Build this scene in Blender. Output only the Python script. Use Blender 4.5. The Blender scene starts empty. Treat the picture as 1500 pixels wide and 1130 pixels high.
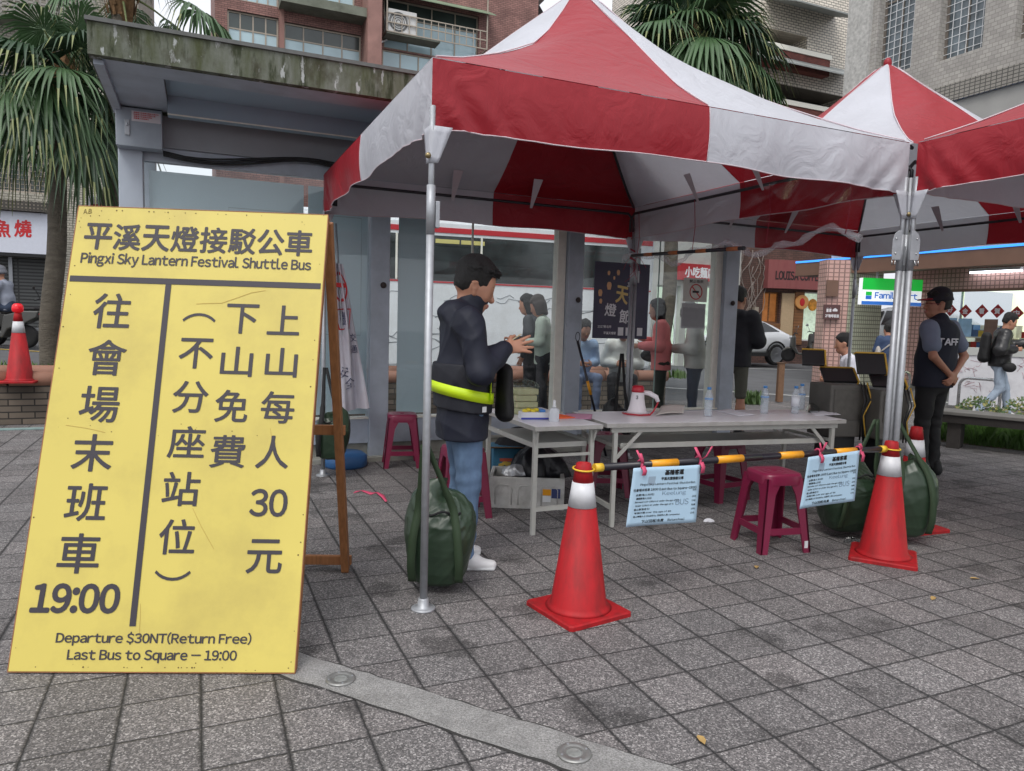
import bpy, math, random
import numpy as np
from mathutils import Vector, Matrix
R_ = math.radians
scene = bpy.context.scene
COL = scene.collection

# ---------------------------------------------------------------- camera
CAM_H, PITCH, ROLL, FPX = 1.394, R_(5.25), R_(1.69), 1054.2      # FPX: focal length for a 1500 px wide frame
cam = bpy.data.cameras.new("camera"); cam.sensor_width = 36.0; cam.lens = 36.0 * FPX / 1500.0
cam.clip_start = 0.05; cam.clip_end = 1500
cam_ob = bpy.data.objects.new("camera", cam); COL.objects.link(cam_ob)
_f = np.array([0, math.cos(PITCH), -math.sin(PITCH)]); _r = np.array([1.0, 0, 0]); _u = np.cross(_r, _f)
_r2 = math.cos(ROLL) * _r + math.sin(ROLL) * _u; _u2 = -math.sin(ROLL) * _r + math.cos(ROLL) * _u
cam_ob.matrix_world = Matrix(((_r2[0], _u2[0], -_f[0], 0), (_r2[1], _u2[1], -_f[1], 0), (_r2[2], _u2[2], -_f[2], CAM_H), (0, 0, 0, 1)))
scene.camera = cam_ob

# ---------------------------------------------------------------- sky, sun, exposure (overcast day)
w = bpy.data.worlds.new("World"); scene.world = w; w.use_nodes = True
nt = w.node_tree; nt.nodes.clear()
SUN_EL, SUN_AZ = R_(58), R_(200)
sky = nt.nodes.new('ShaderNodeTexSky'); sky.sky_type = 'NISHITA'; sky.sun_disc = False
sky.sun_elevation = SUN_EL; sky.sun_rotation = SUN_AZ
sky.air_density = 1.2; sky.dust_density = 6.0; sky.ozone_density = 1.0
hs = nt.nodes.new('ShaderNodeHueSaturation'); hs.inputs['Saturation'].default_value = 0.22
mixg = nt.nodes.new('ShaderNodeMix'); mixg.data_type = 'RGBA'; mixg.inputs['Factor'].default_value = 0.62
mixg.inputs[7].default_value = (7.6, 7.8, 8.3, 1)                  # even cloud layer under the sky
bg = nt.nodes.new('ShaderNodeBackground'); bg.inputs['Strength'].default_value = 0.10
wo = nt.nodes.new('ShaderNodeOutputWorld')
nt.links.new(sky.outputs[0], hs.inputs['Color']); nt.links.new(hs.outputs[0], mixg.inputs[6])
nt.links.new(mixg.outputs[2], bg.inputs['Color']); nt.links.new(bg.outputs[0], wo.inputs['Surface'])
sun = bpy.data.lights.new("sun", 'SUN'); sun.energy = 0.7; sun.angle = R_(25); sun.color = (1, 0.96, 0.9)
sun_ob = bpy.data.objects.new("sun", sun); COL.objects.link(sun_ob)
sun_ob.rotation_euler = (R_(90) - SUN_EL, 0, R_(180) - SUN_AZ)
scene.view_settings.view_transform = 'Standard'; scene.view_settings.look = 'None'
scene.view_settings.gamma = 1.0; scene.view_settings.use_curve_mapping = False
scene.view_settings.exposure = 0.78
scene.render.engine = 'CYCLES'
cy = scene.cycles
cy.use_denoising = True; cy.max_bounces = 8; cy.diffuse_bounces = 4; cy.glossy_bounces = 4
cy.transmission_bounces = 8; cy.transparent_max_bounces = 16; cy.caustics_reflective = False; cy.caustics_refractive = False
cy.sample_clamp_indirect = 6

# ---------------------------------------------------------------- picture <-> place (photo pixels, 1500 x 1130)
def ray(x, y):
    a, b = (x - 750) / FPX, (565 - y) / FPX
    return _r2 * a + _u2 * b + _f
CAMP = np.array([0, 0, CAM_H])
def gz(x, y, z=0.0):
    d = ray(x, y); return Vector(CAMP + d * (z - CAM_H) / d[2])
def gy(x, y, Y):
    d = ray(x, y); return Vector(CAMP + d * Y / d[1])
ANG = R_(23.6)                                                     # the plaza grid, tents and booth share this heading
U = Vector((math.cos(ANG), math.sin(ANG), 0)); V = Vector((-math.sin(ANG), math.cos(ANG), 0))
def online(x, y, p0, d=U):
    """point on the vertical plane through p0 along d that the photo pixel sees"""
    r = ray(x, y); M = np.array([[r[0], -d[0]], [r[1], -d[1]]])
    t, s = np.linalg.solve(M, np.array([p0[0], p0[1]])); return Vector(CAMP + t * r), s

# ---------------------------------------------------------------- mesh builder
class MB:
    def __init__(s): s.v = []; s.f = []; s.m = []; s.sm = []
    def add(s, vs, fs, mat=0, smooth=False):
        b = len(s.v); s.v.extend([tuple(p) for p in vs])
        for f in fs: s.f.append(tuple(b + i for i in f)); s.m.append(mat); s.sm.append(smooth)
        return s
    def box(s, a, b, mat=0, M=None):
        x0, y0, z0 = a; x1, y1, z1 = b
        vs = [(x0,y0,z0),(x1,y0,z0),(x1,y1,z0),(x0,y1,z0),(x0,y0,z1),(x1,y0,z1),(x1,y1,z1),(x0,y1,z1)]
        if M is not None: vs = [M @ Vector(p) for p in vs]
        return s.add(vs, [(0,3,2,1),(4,5,6,7),(0,1,5,4),(1,2,6,5),(2,3,7,6),(3,0,4,7)], mat)
    def cbox(s, c, d, mat=0, rz=0, rx=0, ry=0):
        M = Matrix.Translation(c) @ Matrix.Rotation(rz,4,'Z') @ Matrix.Rotation(ry,4,'Y') @ Matrix.Rotation(rx,4,'X')
        return s.box((-d[0]/2,-d[1]/2,-d[2]/2), (d[0]/2,d[1]/2,d[2]/2), mat, M)
    def bar(s, p, q, w, h, mat=0, up=(0,0,1)):
        """rectangular bar from p to q, w wide sideways, h high"""
        p, q = Vector(p), Vector(q); d = (q-p).normalized(); up = Vector(up)
        if abs(d.dot(up)) > .98: up = Vector((0,1,0))
        sd = d.cross(up).normalized(); u = sd.cross(d)
        vs = [c + sd*(a*w/2) + u*(b*h/2) for c in (p,q) for a,b in ((-1,-1),(1,-1),(1,1),(-1,1))]
        return s.add(vs, [(3,2,1,0),(4,5,6,7),(0,1,5,4),(1,2,6,5),(2,3,7,6),(3,0,4,7)], mat)
    def tube(s, pts, r, n=8, mat=0, closed=False, caps=True):
        pts = [Vector(p) for p in pts]; k = len(pts); rs = r if isinstance(r,(list,tuple)) else [r]*k
        vs = []; prev = None
        for i,p in enumerate(pts):
            if closed: d = (pts[(i+1)%k]-pts[i-1]).normalized()
            else: d = (pts[min(i+1,k-1)]-pts[max(i-1,0)]).normalized()
            if prev is None:
                a = Vector((0,0,1)) if abs(d.z)<.9 else Vector((1,0,0)); a = (a - d*a.dot(d)).normalized()
            else: a = (prev - d*prev.dot(d)).normalized()
            prev = a; b = d.cross(a)
            for j in range(n):
                t = 2*math.pi*j/n; vs.append(p + (a*math.cos(t)+b*math.sin(t))*rs[i])
        fs = []; m = k if closed else k-1
        for i in range(m):
            for j in range(n):
                i2 = (i+1)%k; fs.append((i*n+j, i*n+(j+1)%n, i2*n+(j+1)%n, i2*n+j))
        b = len(s.v); s.add(vs, fs, mat, True)
        if caps and not closed:
            s.f.append(tuple(b+j for j in reversed(range(n)))); s.m.append(mat); s.sm.append(False)
            s.f.append(tuple(b+(k-1)*n+j for j in range(n))); s.m.append(mat); s.sm.append(False)
        return s
    def lathe(s, prof, n=24, mat=0, c=(0,0,0), smooth=True, mats=None, sx=1, sy=1):
        """profile of (radius, z) turned about z"""
        vs = []; k = len(prof)
        for r,z in prof:
            for j in range(n):
                t = 2*math.pi*j/n; vs.append((c[0]+r*sx*math.cos(t), c[1]+r*sy*math.sin(t), c[2]+z))
        b = len(s.v); s.v.extend(vs)
        for i in range(k-1):
            for j in range(n):
                s.f.append((b+i*n+j, b+i*n+(j+1)%n, b+(i+1)*n+(j+1)%n, b+(i+1)*n+j)); s.m.append(mats[i] if mats else mat); s.sm.append(smooth)
        for i,rev in ((0,True),(k-1,False)):
            if prof[i][0] > 1e-6:
                ids = [b+i*n+j for j in range(n)]; s.f.append(tuple(reversed(ids)) if rev else tuple(ids)); s.m.append((mats[min(i,k-2)] if mats else mat)); s.sm.append(False)
        return s
    def ell(s, c, r, n=12, mat=0, M=None):
        vs=[]; fs=[]; k=n//2+1
        for i in range(k+1):
            a=math.pi*i/k
            for j in range(n):
                t=2*math.pi*j/n; p=Vector((r[0]*math.sin(a)*math.cos(t), r[1]*math.sin(a)*math.sin(t), r[2]*math.cos(a)))
                if M is not None: p = M @ p
                vs.append(Vector(c)+p)
        for i in range(k):
            for j in range(n): fs.append((i*n+j,(i+1)*n+j,(i+1)*n+(j+1)%n,i*n+(j+1)%n))
        return s.add(vs,fs,mat,True)
    def prism(s, poly, y0, y1, mat=0, M=None, side=None):
        """outline in (x, z), extruded along y"""
        n=len(poly); vs=[Vector((x,y0,z)) for x,z in poly]+[Vector((x,y1,z)) for x,z in poly]
        if M is not None: vs=[M@p for p in vs]
        b=len(s.v); s.v.extend([tuple(p) for p in vs])
        s.f.append(tuple(b+i for i in range(n))); s.m.append(mat); s.sm.append(False)
        s.f.append(tuple(b+n+i for i in reversed(range(n)))); s.m.append(mat); s.sm.append(False)
        for i in range(n):
            s.f.append((b+(i+1)%n, b+i, b+n+i, b+n+(i+1)%n)); s.m.append(mat if side is None else side); s.sm.append(False)
        return s
    def sheet(s, fn, nu, nv, mat=0, smooth=True, matfn=None):
        vs=[fn(i/nu,j/nv) for j in range(nv+1) for i in range(nu+1)]
        b=len(s.v); s.v.extend([tuple(p) for p in vs])
        for j in range(nv):
            for i in range(nu):
                a=b+j*(nu+1)+i; s.f.append((a,a+1,a+nu+2,a+nu+1)); s.m.append(matfn((i+.5)/nu,(j+.5)/nv) if matfn else mat); s.sm.append(smooth)
        return s
    def mesh(s, name, mats):
        me=bpy.data.meshes.new(name); me.from_pydata(s.v,[],s.f)
        for m in (mats if isinstance(mats,(list,tuple)) else [mats]): me.materials.append(m)
        me.polygons.foreach_set('material_index', s.m); me.polygons.foreach_set('use_smooth', s.sm); me.update()
        return me
    def build(s, name, mats, parent=None, label=None, bevel=0, solid=0, loc=None, rz=0):
        o=bpy.data.objects.new(name, s.mesh(name,mats)); COL.objects.link(o)
        if parent is not None: o.parent=parent
        if loc is not None: o.location=loc
        if rz: o.rotation_euler.z=rz
        if label: o['label']=label
        if solid:
            md=o.modifiers.new('thick','SOLIDIFY'); md.thickness=solid; md.offset=0
        if bevel:
            md=o.modifiers.new('bevel','BEVEL'); md.width=bevel; md.segments=2; md.limit_method='ANGLE'; md.angle_limit=R_(40)
        return o

def tag(o, label=None, cat=None, group=None, kind=None):
    if label: o['label']=label
    if cat: o['category']=cat
    if group: o['group']=group
    if kind: o['kind']=kind
    return o
def thing(name, label, cat, loc=(0,0,0), rz=0, group=None):
    o=bpy.data.objects.new(name,None); COL.objects.link(o); o.location=loc; o.rotation_euler=(0,0,rz); o.empty_display_size=.1
    return tag(o,label,cat,group)
def copy_tree(o, parent=None):
    c=o.copy(); COL.objects.link(c)
    if parent is not None: c.parent=parent
    for ch in list(o.children): copy_tree(ch,c)
    return c
def dup(root, loc, rz, label, group=None):
    c=copy_tree(root); c.location=loc; c.rotation_euler.z=rz; c['label']=label
    if group: c['group']=group
    return c

_tc={}
def glyphs(body):
    """outline triangles of a line of writing, one glyph after the other (wide CJK letterforms, set close)"""
    if body in _tc: return _tc[body]
    V_,F_=[],[]; x=0.0
    for ch in body:
        if ch==' ': x+=.27; continue
        wide=chr(ord(ch)+0xFEE0) if 33<=ord(ch)<=126 else ch
        if wide not in _tc:
            cu=bpy.data.curves.new('writing','FONT'); cu.body=wide; cu.size=1; cu.resolution_u=4
            ob=bpy.data.objects.new('writing',cu); COL.objects.link(ob)
            dg=bpy.context.evaluated_depsgraph_get(); me=bpy.data.meshes.new_from_object(ob.evaluated_get(dg))
            vs=np.array([v.co[:] for v in me.vertices]).reshape(-1,3)[:,:2]; fs=[tuple(p.vertices) for p in me.polygons]
            bpy.data.objects.remove(ob); bpy.data.curves.remove(cu); bpy.data.meshes.remove(me); _tc[wide]=(vs,fs)
        vs,fs=_tc[wide]
        if len(vs)==0: x+=.3; continue
        lo,hi=vs[:,0].min(),vs[:,0].max(); latin=wide!=ch
        q=vs.copy(); q[:,0]+=x-(lo if latin else 0)
        b=sum(len(a) for a in V_); V_.append(q); F_+=[tuple(b+i for i in f) for f in fs]
        x+=(hi-lo+.075) if latin else 1.0
    _tc[body]=(np.concatenate(V_) if V_ else np.zeros((0,2)),F_)
    return _tc[body]
def put_text(mb, body, c, wh, M=None, mat=0, bold=0.0, spacing=1.0, lift=0.002, slant=0.0, rot=0, curve=None):
    """writing centred on c=(x,z) in the local xz plane facing -y, fitted to wh=(w,h); bold thickens the strokes (in parts of the glyph height)"""
    vs,fs=glyphs(body)
    if len(vs)==0: return
    lo,hi=vs.min(0),vs.max(0); q=vs-(lo+hi)/2
    if rot:
        a=math.radians(rot); q=q@np.array([[math.cos(a),math.sin(a)],[-math.sin(a),math.cos(a)]])
    sz=q.max(0)-q.min(0)
    sx=wh[0]/sz[0] if wh[0] else wh[1]/sz[1]; sy=wh[1]/sz[1] if wh[1] else sx
    q=q*np.array([sx,sy]); q[:,0]+=slant*q[:,1]
    offs=[(0,0)]
    if bold: offs+=[(math.cos(k*math.pi/4)*bold*sy,math.sin(k*math.pi/4)*bold*sy) for k in range(8)]
    for k,(dx,dz) in enumerate(offs):
        pts=[Vector((c[0]+a+dx,-lift-k*.00004,c[1]+b+dz)) for a,b in q]
        if M is not None: pts=[M@p for p in pts]
        mb.add(pts,fs,mat)

# ---------------------------------------------------------------- materials
def srgb(r,g,b):
    f=lambda c:(c/255/12.92) if c/255<=.04045 else ((c/255+.055)/1.055)**2.4
    return (f(r),f(g),f(b),1)
def mat(name, col, rough=0.6, metal=0.0, noise=0.0, nscale=20, bump=0.0, bscale=60, spec=0.5, trans=0.0, alpha=1.0, emit=None, estr=0, coat=0.0, dirt=None, dirt_amt=0.0, dirt_scale=3, coords='Object', stretch=None, sheen=0, sss=0, transl=0.0, dirt_lo=.45):
    m=bpy.data.materials.new(name); m.use_nodes=True; n=m.node_tree; p=n.nodes['Principled BSDF']; L=n.links.new
    c=col if len(col)==4 else (*col,1)
    p.inputs['Base Color'].default_value=c; p.inputs['Roughness'].default_value=rough; p.inputs['Metallic'].default_value=metal
    p.inputs['Specular IOR Level'].default_value=spec; p.inputs['Transmission Weight'].default_value=trans; p.inputs['Alpha'].default_value=alpha
    p.inputs['Coat Weight'].default_value=coat
    if sss: p.inputs['Subsurface Weight'].default_value=sss; p.inputs['Subsurface Radius'].default_value=(.012,.005,.003)
    if emit: p.inputs['Emission Color'].default_value=emit if len(emit)==4 else (*emit,1); p.inputs['Emission Strength'].default_value=estr
    tc=n.nodes.new('ShaderNodeTexCoord'); vec=tc.outputs[coords]
    if stretch:
        mp=n.nodes.new('ShaderNodeMapping'); mp.inputs['Scale'].default_value=stretch; L(vec,mp.inputs[0]); vec=mp.outputs[0]
    last=None
    if noise:
        t=n.nodes.new('ShaderNodeTexNoise'); t.inputs['Scale'].default_value=nscale; t.inputs['Detail'].default_value=5; L(vec,t.inputs[0])
        r=n.nodes.new('ShaderNodeMapRange'); r.inputs[1].default_value=.25; r.inputs[2].default_value=.75; r.inputs[3].default_value=1-noise; r.inputs[4].default_value=1+noise; L(t.outputs[0],r.inputs[0])
        mx=n.nodes.new('ShaderNodeMix'); mx.data_type='RGBA'; mx.blend_type='MULTIPLY'; mx.inputs[0].default_value=1; mx.inputs[6].default_value=c; L(r.outputs[0],mx.inputs[7]); last=mx.outputs[2]
    if dirt:
        t=n.nodes.new('ShaderNodeTexNoise'); t.inputs['Scale'].default_value=dirt_scale; t.inputs['Detail'].default_value=8; t.inputs['Roughness'].default_value=.65; L(vec,t.inputs[0])
        r=n.nodes.new('ShaderNodeMapRange'); r.inputs[1].default_value=dirt_lo; r.inputs[2].default_value=dirt_lo+.3; r.inputs[3].default_value=0; r.inputs[4].default_value=dirt_amt; L(t.outputs[0],r.inputs[0])
        mx=n.nodes.new('ShaderNodeMix'); mx.data_type='RGBA'; L(r.outputs[0],mx.inputs[0]); mx.inputs[7].default_value=dirt if len(dirt)==4 else (*dirt,1)
        if last: L(last,mx.inputs[6])
        else: mx.inputs[6].default_value=c
        last=mx.outputs[2]
    if last: L(last,p.inputs['Base Color'])
    if bump:
        t=n.nodes.new('ShaderNodeTexNoise'); t.inputs['Scale'].default_value=bscale; t.inputs['Detail'].default_value=6; L(vec,t.inputs[0])
        b=n.nodes.new('ShaderNodeBump'); b.inputs['Strength'].default_value=min(1,bump*2); b.inputs['Distance'].default_value=bump*.02; L(t.outputs[0],b.inputs['Height']); L(b.outputs[0],p.inputs['Normal'])
    if transl:
        out=n.nodes['Material Output']; tr=n.nodes.new('ShaderNodeBsdfTranslucent'); ms=n.nodes.new('ShaderNodeMixShader'); ms.inputs[0].default_value=transl
        tr.inputs[0].default_value=c
        if last: L(last,tr.inputs[0])
        L(p.outputs[0],ms.inputs[1]); L(tr.outputs[0],ms.inputs[2]); L(ms.outputs[0],out.inputs[0])
    return m
def glass_mat(name, tint=(.93,.96,.97), see=.85, rough=.02, refl=1.0, ior=1.5):
    """thin clear sheet: mostly see-through, mirror-like at grazing angles"""
    m=bpy.data.materials.new(name); m.use_nodes=True; n=m.node_tree; n.nodes.clear(); L=n.links.new
    out=n.nodes.new('ShaderNodeOutputMaterial'); tr=n.nodes.new('ShaderNodeBsdfTransparent'); tr.inputs[0].default_value=(*[c*see for c in tint],1)
    gl=n.nodes.new('ShaderNodeBsdfGlossy'); gl.inputs['Roughness'].default_value=rough; gl.inputs[0].default_value=(refl,refl,refl,1)
    ms=n.nodes.new('ShaderNodeMixShader'); lw=n.nodes.new('ShaderNodeLayerWeight'); lw.inputs[0].default_value=.5
    pw=n.nodes.new('ShaderNodeMath'); pw.operation='POWER'; pw.inputs[1].default_value=4.5; L(lw.outputs['Facing'],pw.inputs[0])
    fr=n.nodes.new('ShaderNodeMath'); fr.operation='MULTIPLY_ADD'; f0=((ior-1)/(ior+1))**2; fr.inputs[1].default_value=.9-f0; fr.inputs[2].default_value=f0; L(pw.outputs[0],fr.inputs[0])
    L(fr.outputs[0],ms.inputs[0]); L(tr.outputs[0],ms.inputs[1]); L(gl.outputs[0],ms.inputs[2]); L(ms.outputs[0],out.inputs[0])
    return m
def grid_mat(name, tile, grout, sx, sz, gw=.06, rough=.5, var=.12, var_cols=None, axis='XZ', bump=.4, offset=False):
    """small tiles or bricks with grout on a vertical face (object coordinates, metres)"""
    m=bpy.data.materials.new(name); m.use_nodes=True; n=m.node_tree; p=n.nodes['Principled BSDF']; L=n.links.new
    tc=n.nodes.new('ShaderNodeTexCoord'); sp=n.nodes.new('ShaderNodeSeparateXYZ'); L(tc.outputs['Object'],sp.inputs[0])
    cb=n.nodes.new('ShaderNodeCombineXYZ')
    if axis=='XZ':
        ad=n.nodes.new('ShaderNodeMath'); L(sp.outputs[0],ad.inputs[0]); L(sp.outputs[1],ad.inputs[1]); L(ad.outputs[0],cb.inputs[0]); L(sp.outputs[2],cb.inputs[1])
    b=n.nodes.new('ShaderNodeTexBrick'); L(cb.outputs[0],b.inputs[0]); b.offset=.5 if offset else 0.0; b.squash=1
    b.inputs['Color1'].default_value=tile; b.inputs['Color2'].default_value=(var_cols or tuple(min(1,c*(1-var)) for c in tile[:3])+(1,)); b.inputs['Mortar'].default_value=grout
    b.inputs['Scale'].default_value=1; b.inputs['Mortar Size'].default_value=gw*min(sx,sz); b.inputs['Brick Width'].default_value=sx; b.inputs['Row Height'].default_value=sz; b.inputs['Mortar Smooth'].default_value=.1
    t=n.nodes.new('ShaderNodeTexNoise'); t.inputs['Scale'].default_value=1.7; t.inputs['Detail'].default_value=7; L(tc.outputs['Object'],t.inputs[0])
    r=n.nodes.new('ShaderNodeMapRange'); r.inputs[1].default_value=.3; r.inputs[2].default_value=.7; r.inputs[3].default_value=1-var; r.inputs[4].default_value=1+var*.6; L(t.outputs[0],r.inputs[0])
    mx=n.nodes.new('ShaderNodeMix'); mx.data_type='RGBA'; mx.blend_type='MULTIPLY'; mx.inputs[0].default_value=1; L(b.outputs[0],mx.inputs[6]); L(r.outputs[0],mx.inputs[7]); L(mx.outputs[2],p.inputs['Base Color'])
    p.inputs['Roughness'].default_value=rough
    if bump:
        bp=n.nodes.new('ShaderNodeBump'); bp.invert=True; bp.inputs['Strength'].default_value=bump; bp.inputs['Distance'].default_value=.004; L(b.outputs[1],bp.inputs['Height']); L(bp.outputs[0],p.inputs['Normal'])
    return m

random.seed(7); np.random.seed(7)
STEEL=mat('galvanised_steel',srgb(168,171,176),rough=.5,metal=.55,noise=.12,nscale=30)
CHROME=mat('bright_steel',srgb(205,207,208),rough=.22,metal=1)
BLACK=mat('black_plastic',srgb(24,24,27),rough=.45)
DARK=mat('dark_matt',srgb(30,31,33),rough=.8)
WHITE=mat('white_paint',srgb(226,228,230),rough=.45,noise=.04)
INK=mat('dark_ink',srgb(52,48,56),rough=.55)
BLACKINK=mat('black_ink',srgb(22,22,26),rough=.6)
REDINK=mat('red_ink',srgb(196,32,38),rough=.5)
WHITEINK=mat('white_ink',srgb(232,232,232),rough=.5)
BOOTHGREY=mat('booth_grey_paint',srgb(176,185,197),rough=.42,noise=.07,nscale=6,dirt=srgb(90,92,94),dirt_amt=.35,dirt_scale=2.5)
# ================================================================ the ground
def paver_material(name, base, joint=srgb(36,36,37), p0=None, sx=.2565, sy=.245):
    m=bpy.data.materials.new(name); m.use_nodes=True; n=m.node_tree; p=n.nodes['Principled BSDF']; L=n.links.new
    def math_(op,a,b=None,c=None):
        q=n.nodes.new('ShaderNodeMath'); q.operation=op
        for i,x in enumerate((a,b,c)):
            if x is None: continue
            if isinstance(x,(int,float)): q.inputs[i].default_value=x
            else: L(x,q.inputs[i])
        return q.outputs[0]
    g=n.nodes.new('ShaderNodeNewGeometry'); mp=n.nodes.new('ShaderNodeMapping'); mp.vector_type='TEXTURE'
    mp.inputs['Location'].default_value=(p0[0],p0[1],0); mp.inputs['Rotation'].default_value=(0,0,ANG); mp.inputs['Scale'].default_value=(sx,sy,1)
    L(g.outputs['Position'],mp.inputs[0])
    wn=n.nodes.new('ShaderNodeTexNoise'); wn.inputs['Scale'].default_value=9; wn.inputs['Detail'].default_value=6; L(mp.outputs[0],wn.inputs[0])
    wob=n.nodes.new('ShaderNodeVectorMath'); wob.operation='MULTIPLY_ADD'; L(wn.outputs['Color'],wob.inputs[0]); wob.inputs[1].default_value=(.035,.035,0); L(mp.outputs[0],wob.inputs[2])
    sub=n.nodes.new('ShaderNodeVectorMath'); sub.operation='SUBTRACT'; L(wob.outputs[0],sub.inputs[0]); sub.inputs[1].default_value=(.0175,.0175,0)
    s=n.nodes.new('ShaderNodeSeparateXYZ'); L(sub.outputs[0],s.inputs[0])
    fl=n.nodes.new('ShaderNodeVectorMath'); fl.operation='FLOOR'; L(sub.outputs[0],fl.inputs[0])
    wh=n.nodes.new('ShaderNodeTexWhiteNoise'); wh.noise_dimensions='2D'; L(fl.outputs[0],wh.inputs['Vector'])
    def edge(c):
        fr=math_('FRACT',c); return math_('MINIMUM',fr,math_('SUBTRACT',1.0,fr))
    ex,ey=edge(s.outputs[0]),edge(s.outputs[1])
    wl=n.nodes.new('ShaderNodeTexNoise'); wl.inputs['Scale'].default_value=.9; wl.inputs['Detail'].default_value=3; L(mp.outputs[0],wl.inputs[0])
    wid=math_('MULTIPLY_ADD',wl.outputs[0],.055,.011)
    def line(e,k):
        return math_('SMOOTH_MIN',1.0,math_('DIVIDE',e,math_('MULTIPLY',wid,k)),.3)
    tile=math_('MINIMUM',line(ex,1.15),line(ey,.8))        # 0 in the joint, 1 on the slab
    # exposed-aggregate speckle
    def noise(scale,detail=3,rough=.6,vec=None):
        t=n.nodes.new('ShaderNodeTexNoise'); t.inputs['Scale'].default_value=scale; t.inputs['Detail'].default_value=detail; t.inputs['Roughness'].default_value=rough; L(vec or g.outputs['Position'],t.inputs[0]); return t.outputs[0]
    vo=n.nodes.new('ShaderNodeTexVoronoi'); vo.inputs['Scale'].default_value=190; L(g.outputs['Position'],vo.inputs['Vector'])
    vsep=n.nodes.new('ShaderNodeSeparateColor'); L(vo.outputs['Color'],vsep.inputs[0])
    cr=n.nodes.new('ShaderNodeValToRGB'); e=cr.color_ramp.elements; e[0].position=0; e[0].color=(.42,.42,.43,1); e[1].position=1; e[1].color=(2.3,2.28,2.25,1)
    for pos,c in ((.35,(.62,.6,.61,1)),(.7,(1.0,.97,.97,1)),(.9,(1.5,1.45,1.45,1))):
        x=cr.color_ramp.elements.new(pos); x.color=c
    L(vsep.outputs[0],cr.inputs[0])
    tv=n.nodes.new('ShaderNodeMapRange'); tv.inputs[3].default_value=.84; tv.inputs[4].default_value=1.13; L(wh.outputs['Value'],tv.inputs[0])
    big=n.nodes.new('ShaderNodeMapRange'); big.inputs[1].default_value=.3; big.inputs[2].default_value=.7; big.inputs[3].default_value=.82; big.inputs[4].default_value=1.15; L(noise(.8,5),big.inputs[0])
    hue=n.nodes.new('ShaderNodeMix'); hue.data_type='RGBA'; L(wh.outputs['Color'],hue.inputs[0]); hue.inputs[6].default_value=base; hue.inputs[7].default_value=(base[0]*1.03,base[1]*1.0,base[2]*.99,1)
    def mul(a,b):
        q=n.nodes.new('ShaderNodeMix'); q.data_type='RGBA'; q.blend_type='MULTIPLY'; q.inputs[0].default_value=1; L(a,q.inputs[6]); L(b,q.inputs[7]); return q.outputs[2]
    col=mul(mul(mul(hue.outputs[2],tv.outputs[0]),big.outputs[0]),cr.outputs[0])
    # damp dark patches with an outline of their own
    st=n.nodes.new('ShaderNodeMapRange'); st.inputs[1].default_value=.57; st.inputs[2].default_value=.64; st.inputs[3].default_value=1; st.inputs[4].default_value=.55; L(noise(2.3,4,.55),st.inputs[0])
    col=mul(col,st.outputs[0])
    mx=n.nodes.new('ShaderNodeMix'); mx.data_type='RGBA'; L(tile,mx.inputs[0]); mx.inputs[6].default_value=joint; L(col,mx.inputs[7]); L(mx.outputs[2],p.inputs['Base Color'])
    p.inputs['Roughness'].default_value=.78; p.inputs['Specular IOR Level'].default_value=.35
    hgt=math_('MULTIPLY_ADD',vsep.outputs[0],.12,math_('MULTIPLY_ADD',tile,1.0,math_('MULTIPLY',wh.outputs['Value'],.25)))
    b=n.nodes.new('ShaderNodeBump'); b.inputs['Strength'].default_value=.7; b.inputs['Distance'].default_value=.006; L(hgt,b.inputs['Height']); L(b.outputs[0],p.inputs['Normal'])
    return m
P00=gz(655,917)
PAVER=paver_material('aggregate_pavers',srgb(119,118,118),p0=P00)
def smooth(a,b,x):
    t=max(0,min(1,(x-a)/(b-a))); return t*t*(3-2*t)
def street_z(x,y):
    """the street behind the booth climbs gently to the left"""
    k=smooth(10.3,13.5,y-.25*x); return k*max(-.12,min(.5,.13-.032*x))
mb=MB(); xs=[-400,-120,-60,-40]+list(np.arange(-30,46,1.5))+[60,140,400]; ys=[-40,-10,-3]+list(np.arange(0,46,1.2))+[60,140,900]
mb.add([(x,y,street_z(x,y)-.004) for y in ys for x in xs],[(j*len(xs)+i,j*len(xs)+i+1,(j+1)*len(xs)+i+1,(j+1)*len(xs)+i) for j in range(len(ys)-1) for i in range(len(xs)-1)],smooth=True)
ASPHALT=mat('asphalt',srgb(88,89,92),rough=.85,noise=.2,nscale=1.5,bump=.3,bscale=150,coords='Object')
road=mb.build('road',ASPHALT); tag(road,kind='structure')
# the plaza: its far edge follows the kerb of the street
def plaza_edge(x):                      # y of the kerb
    return 15.3+.42*(x-4.5) if x<4.5 else 15.3
pl=MB(); nx=60
def pfn(a,b):
    x=-16+a*50; y1=min(plaza_edge(x),11.2+.436*(x+1))
    y1=max(y1,2.0); y=-4+b*(y1+4)
    return (x,y,street_z(x,y))
pl.sheet(pfn,70,44)
plaza=pl.build('pavement',PAVER); tag(plaza,kind='structure')
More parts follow.
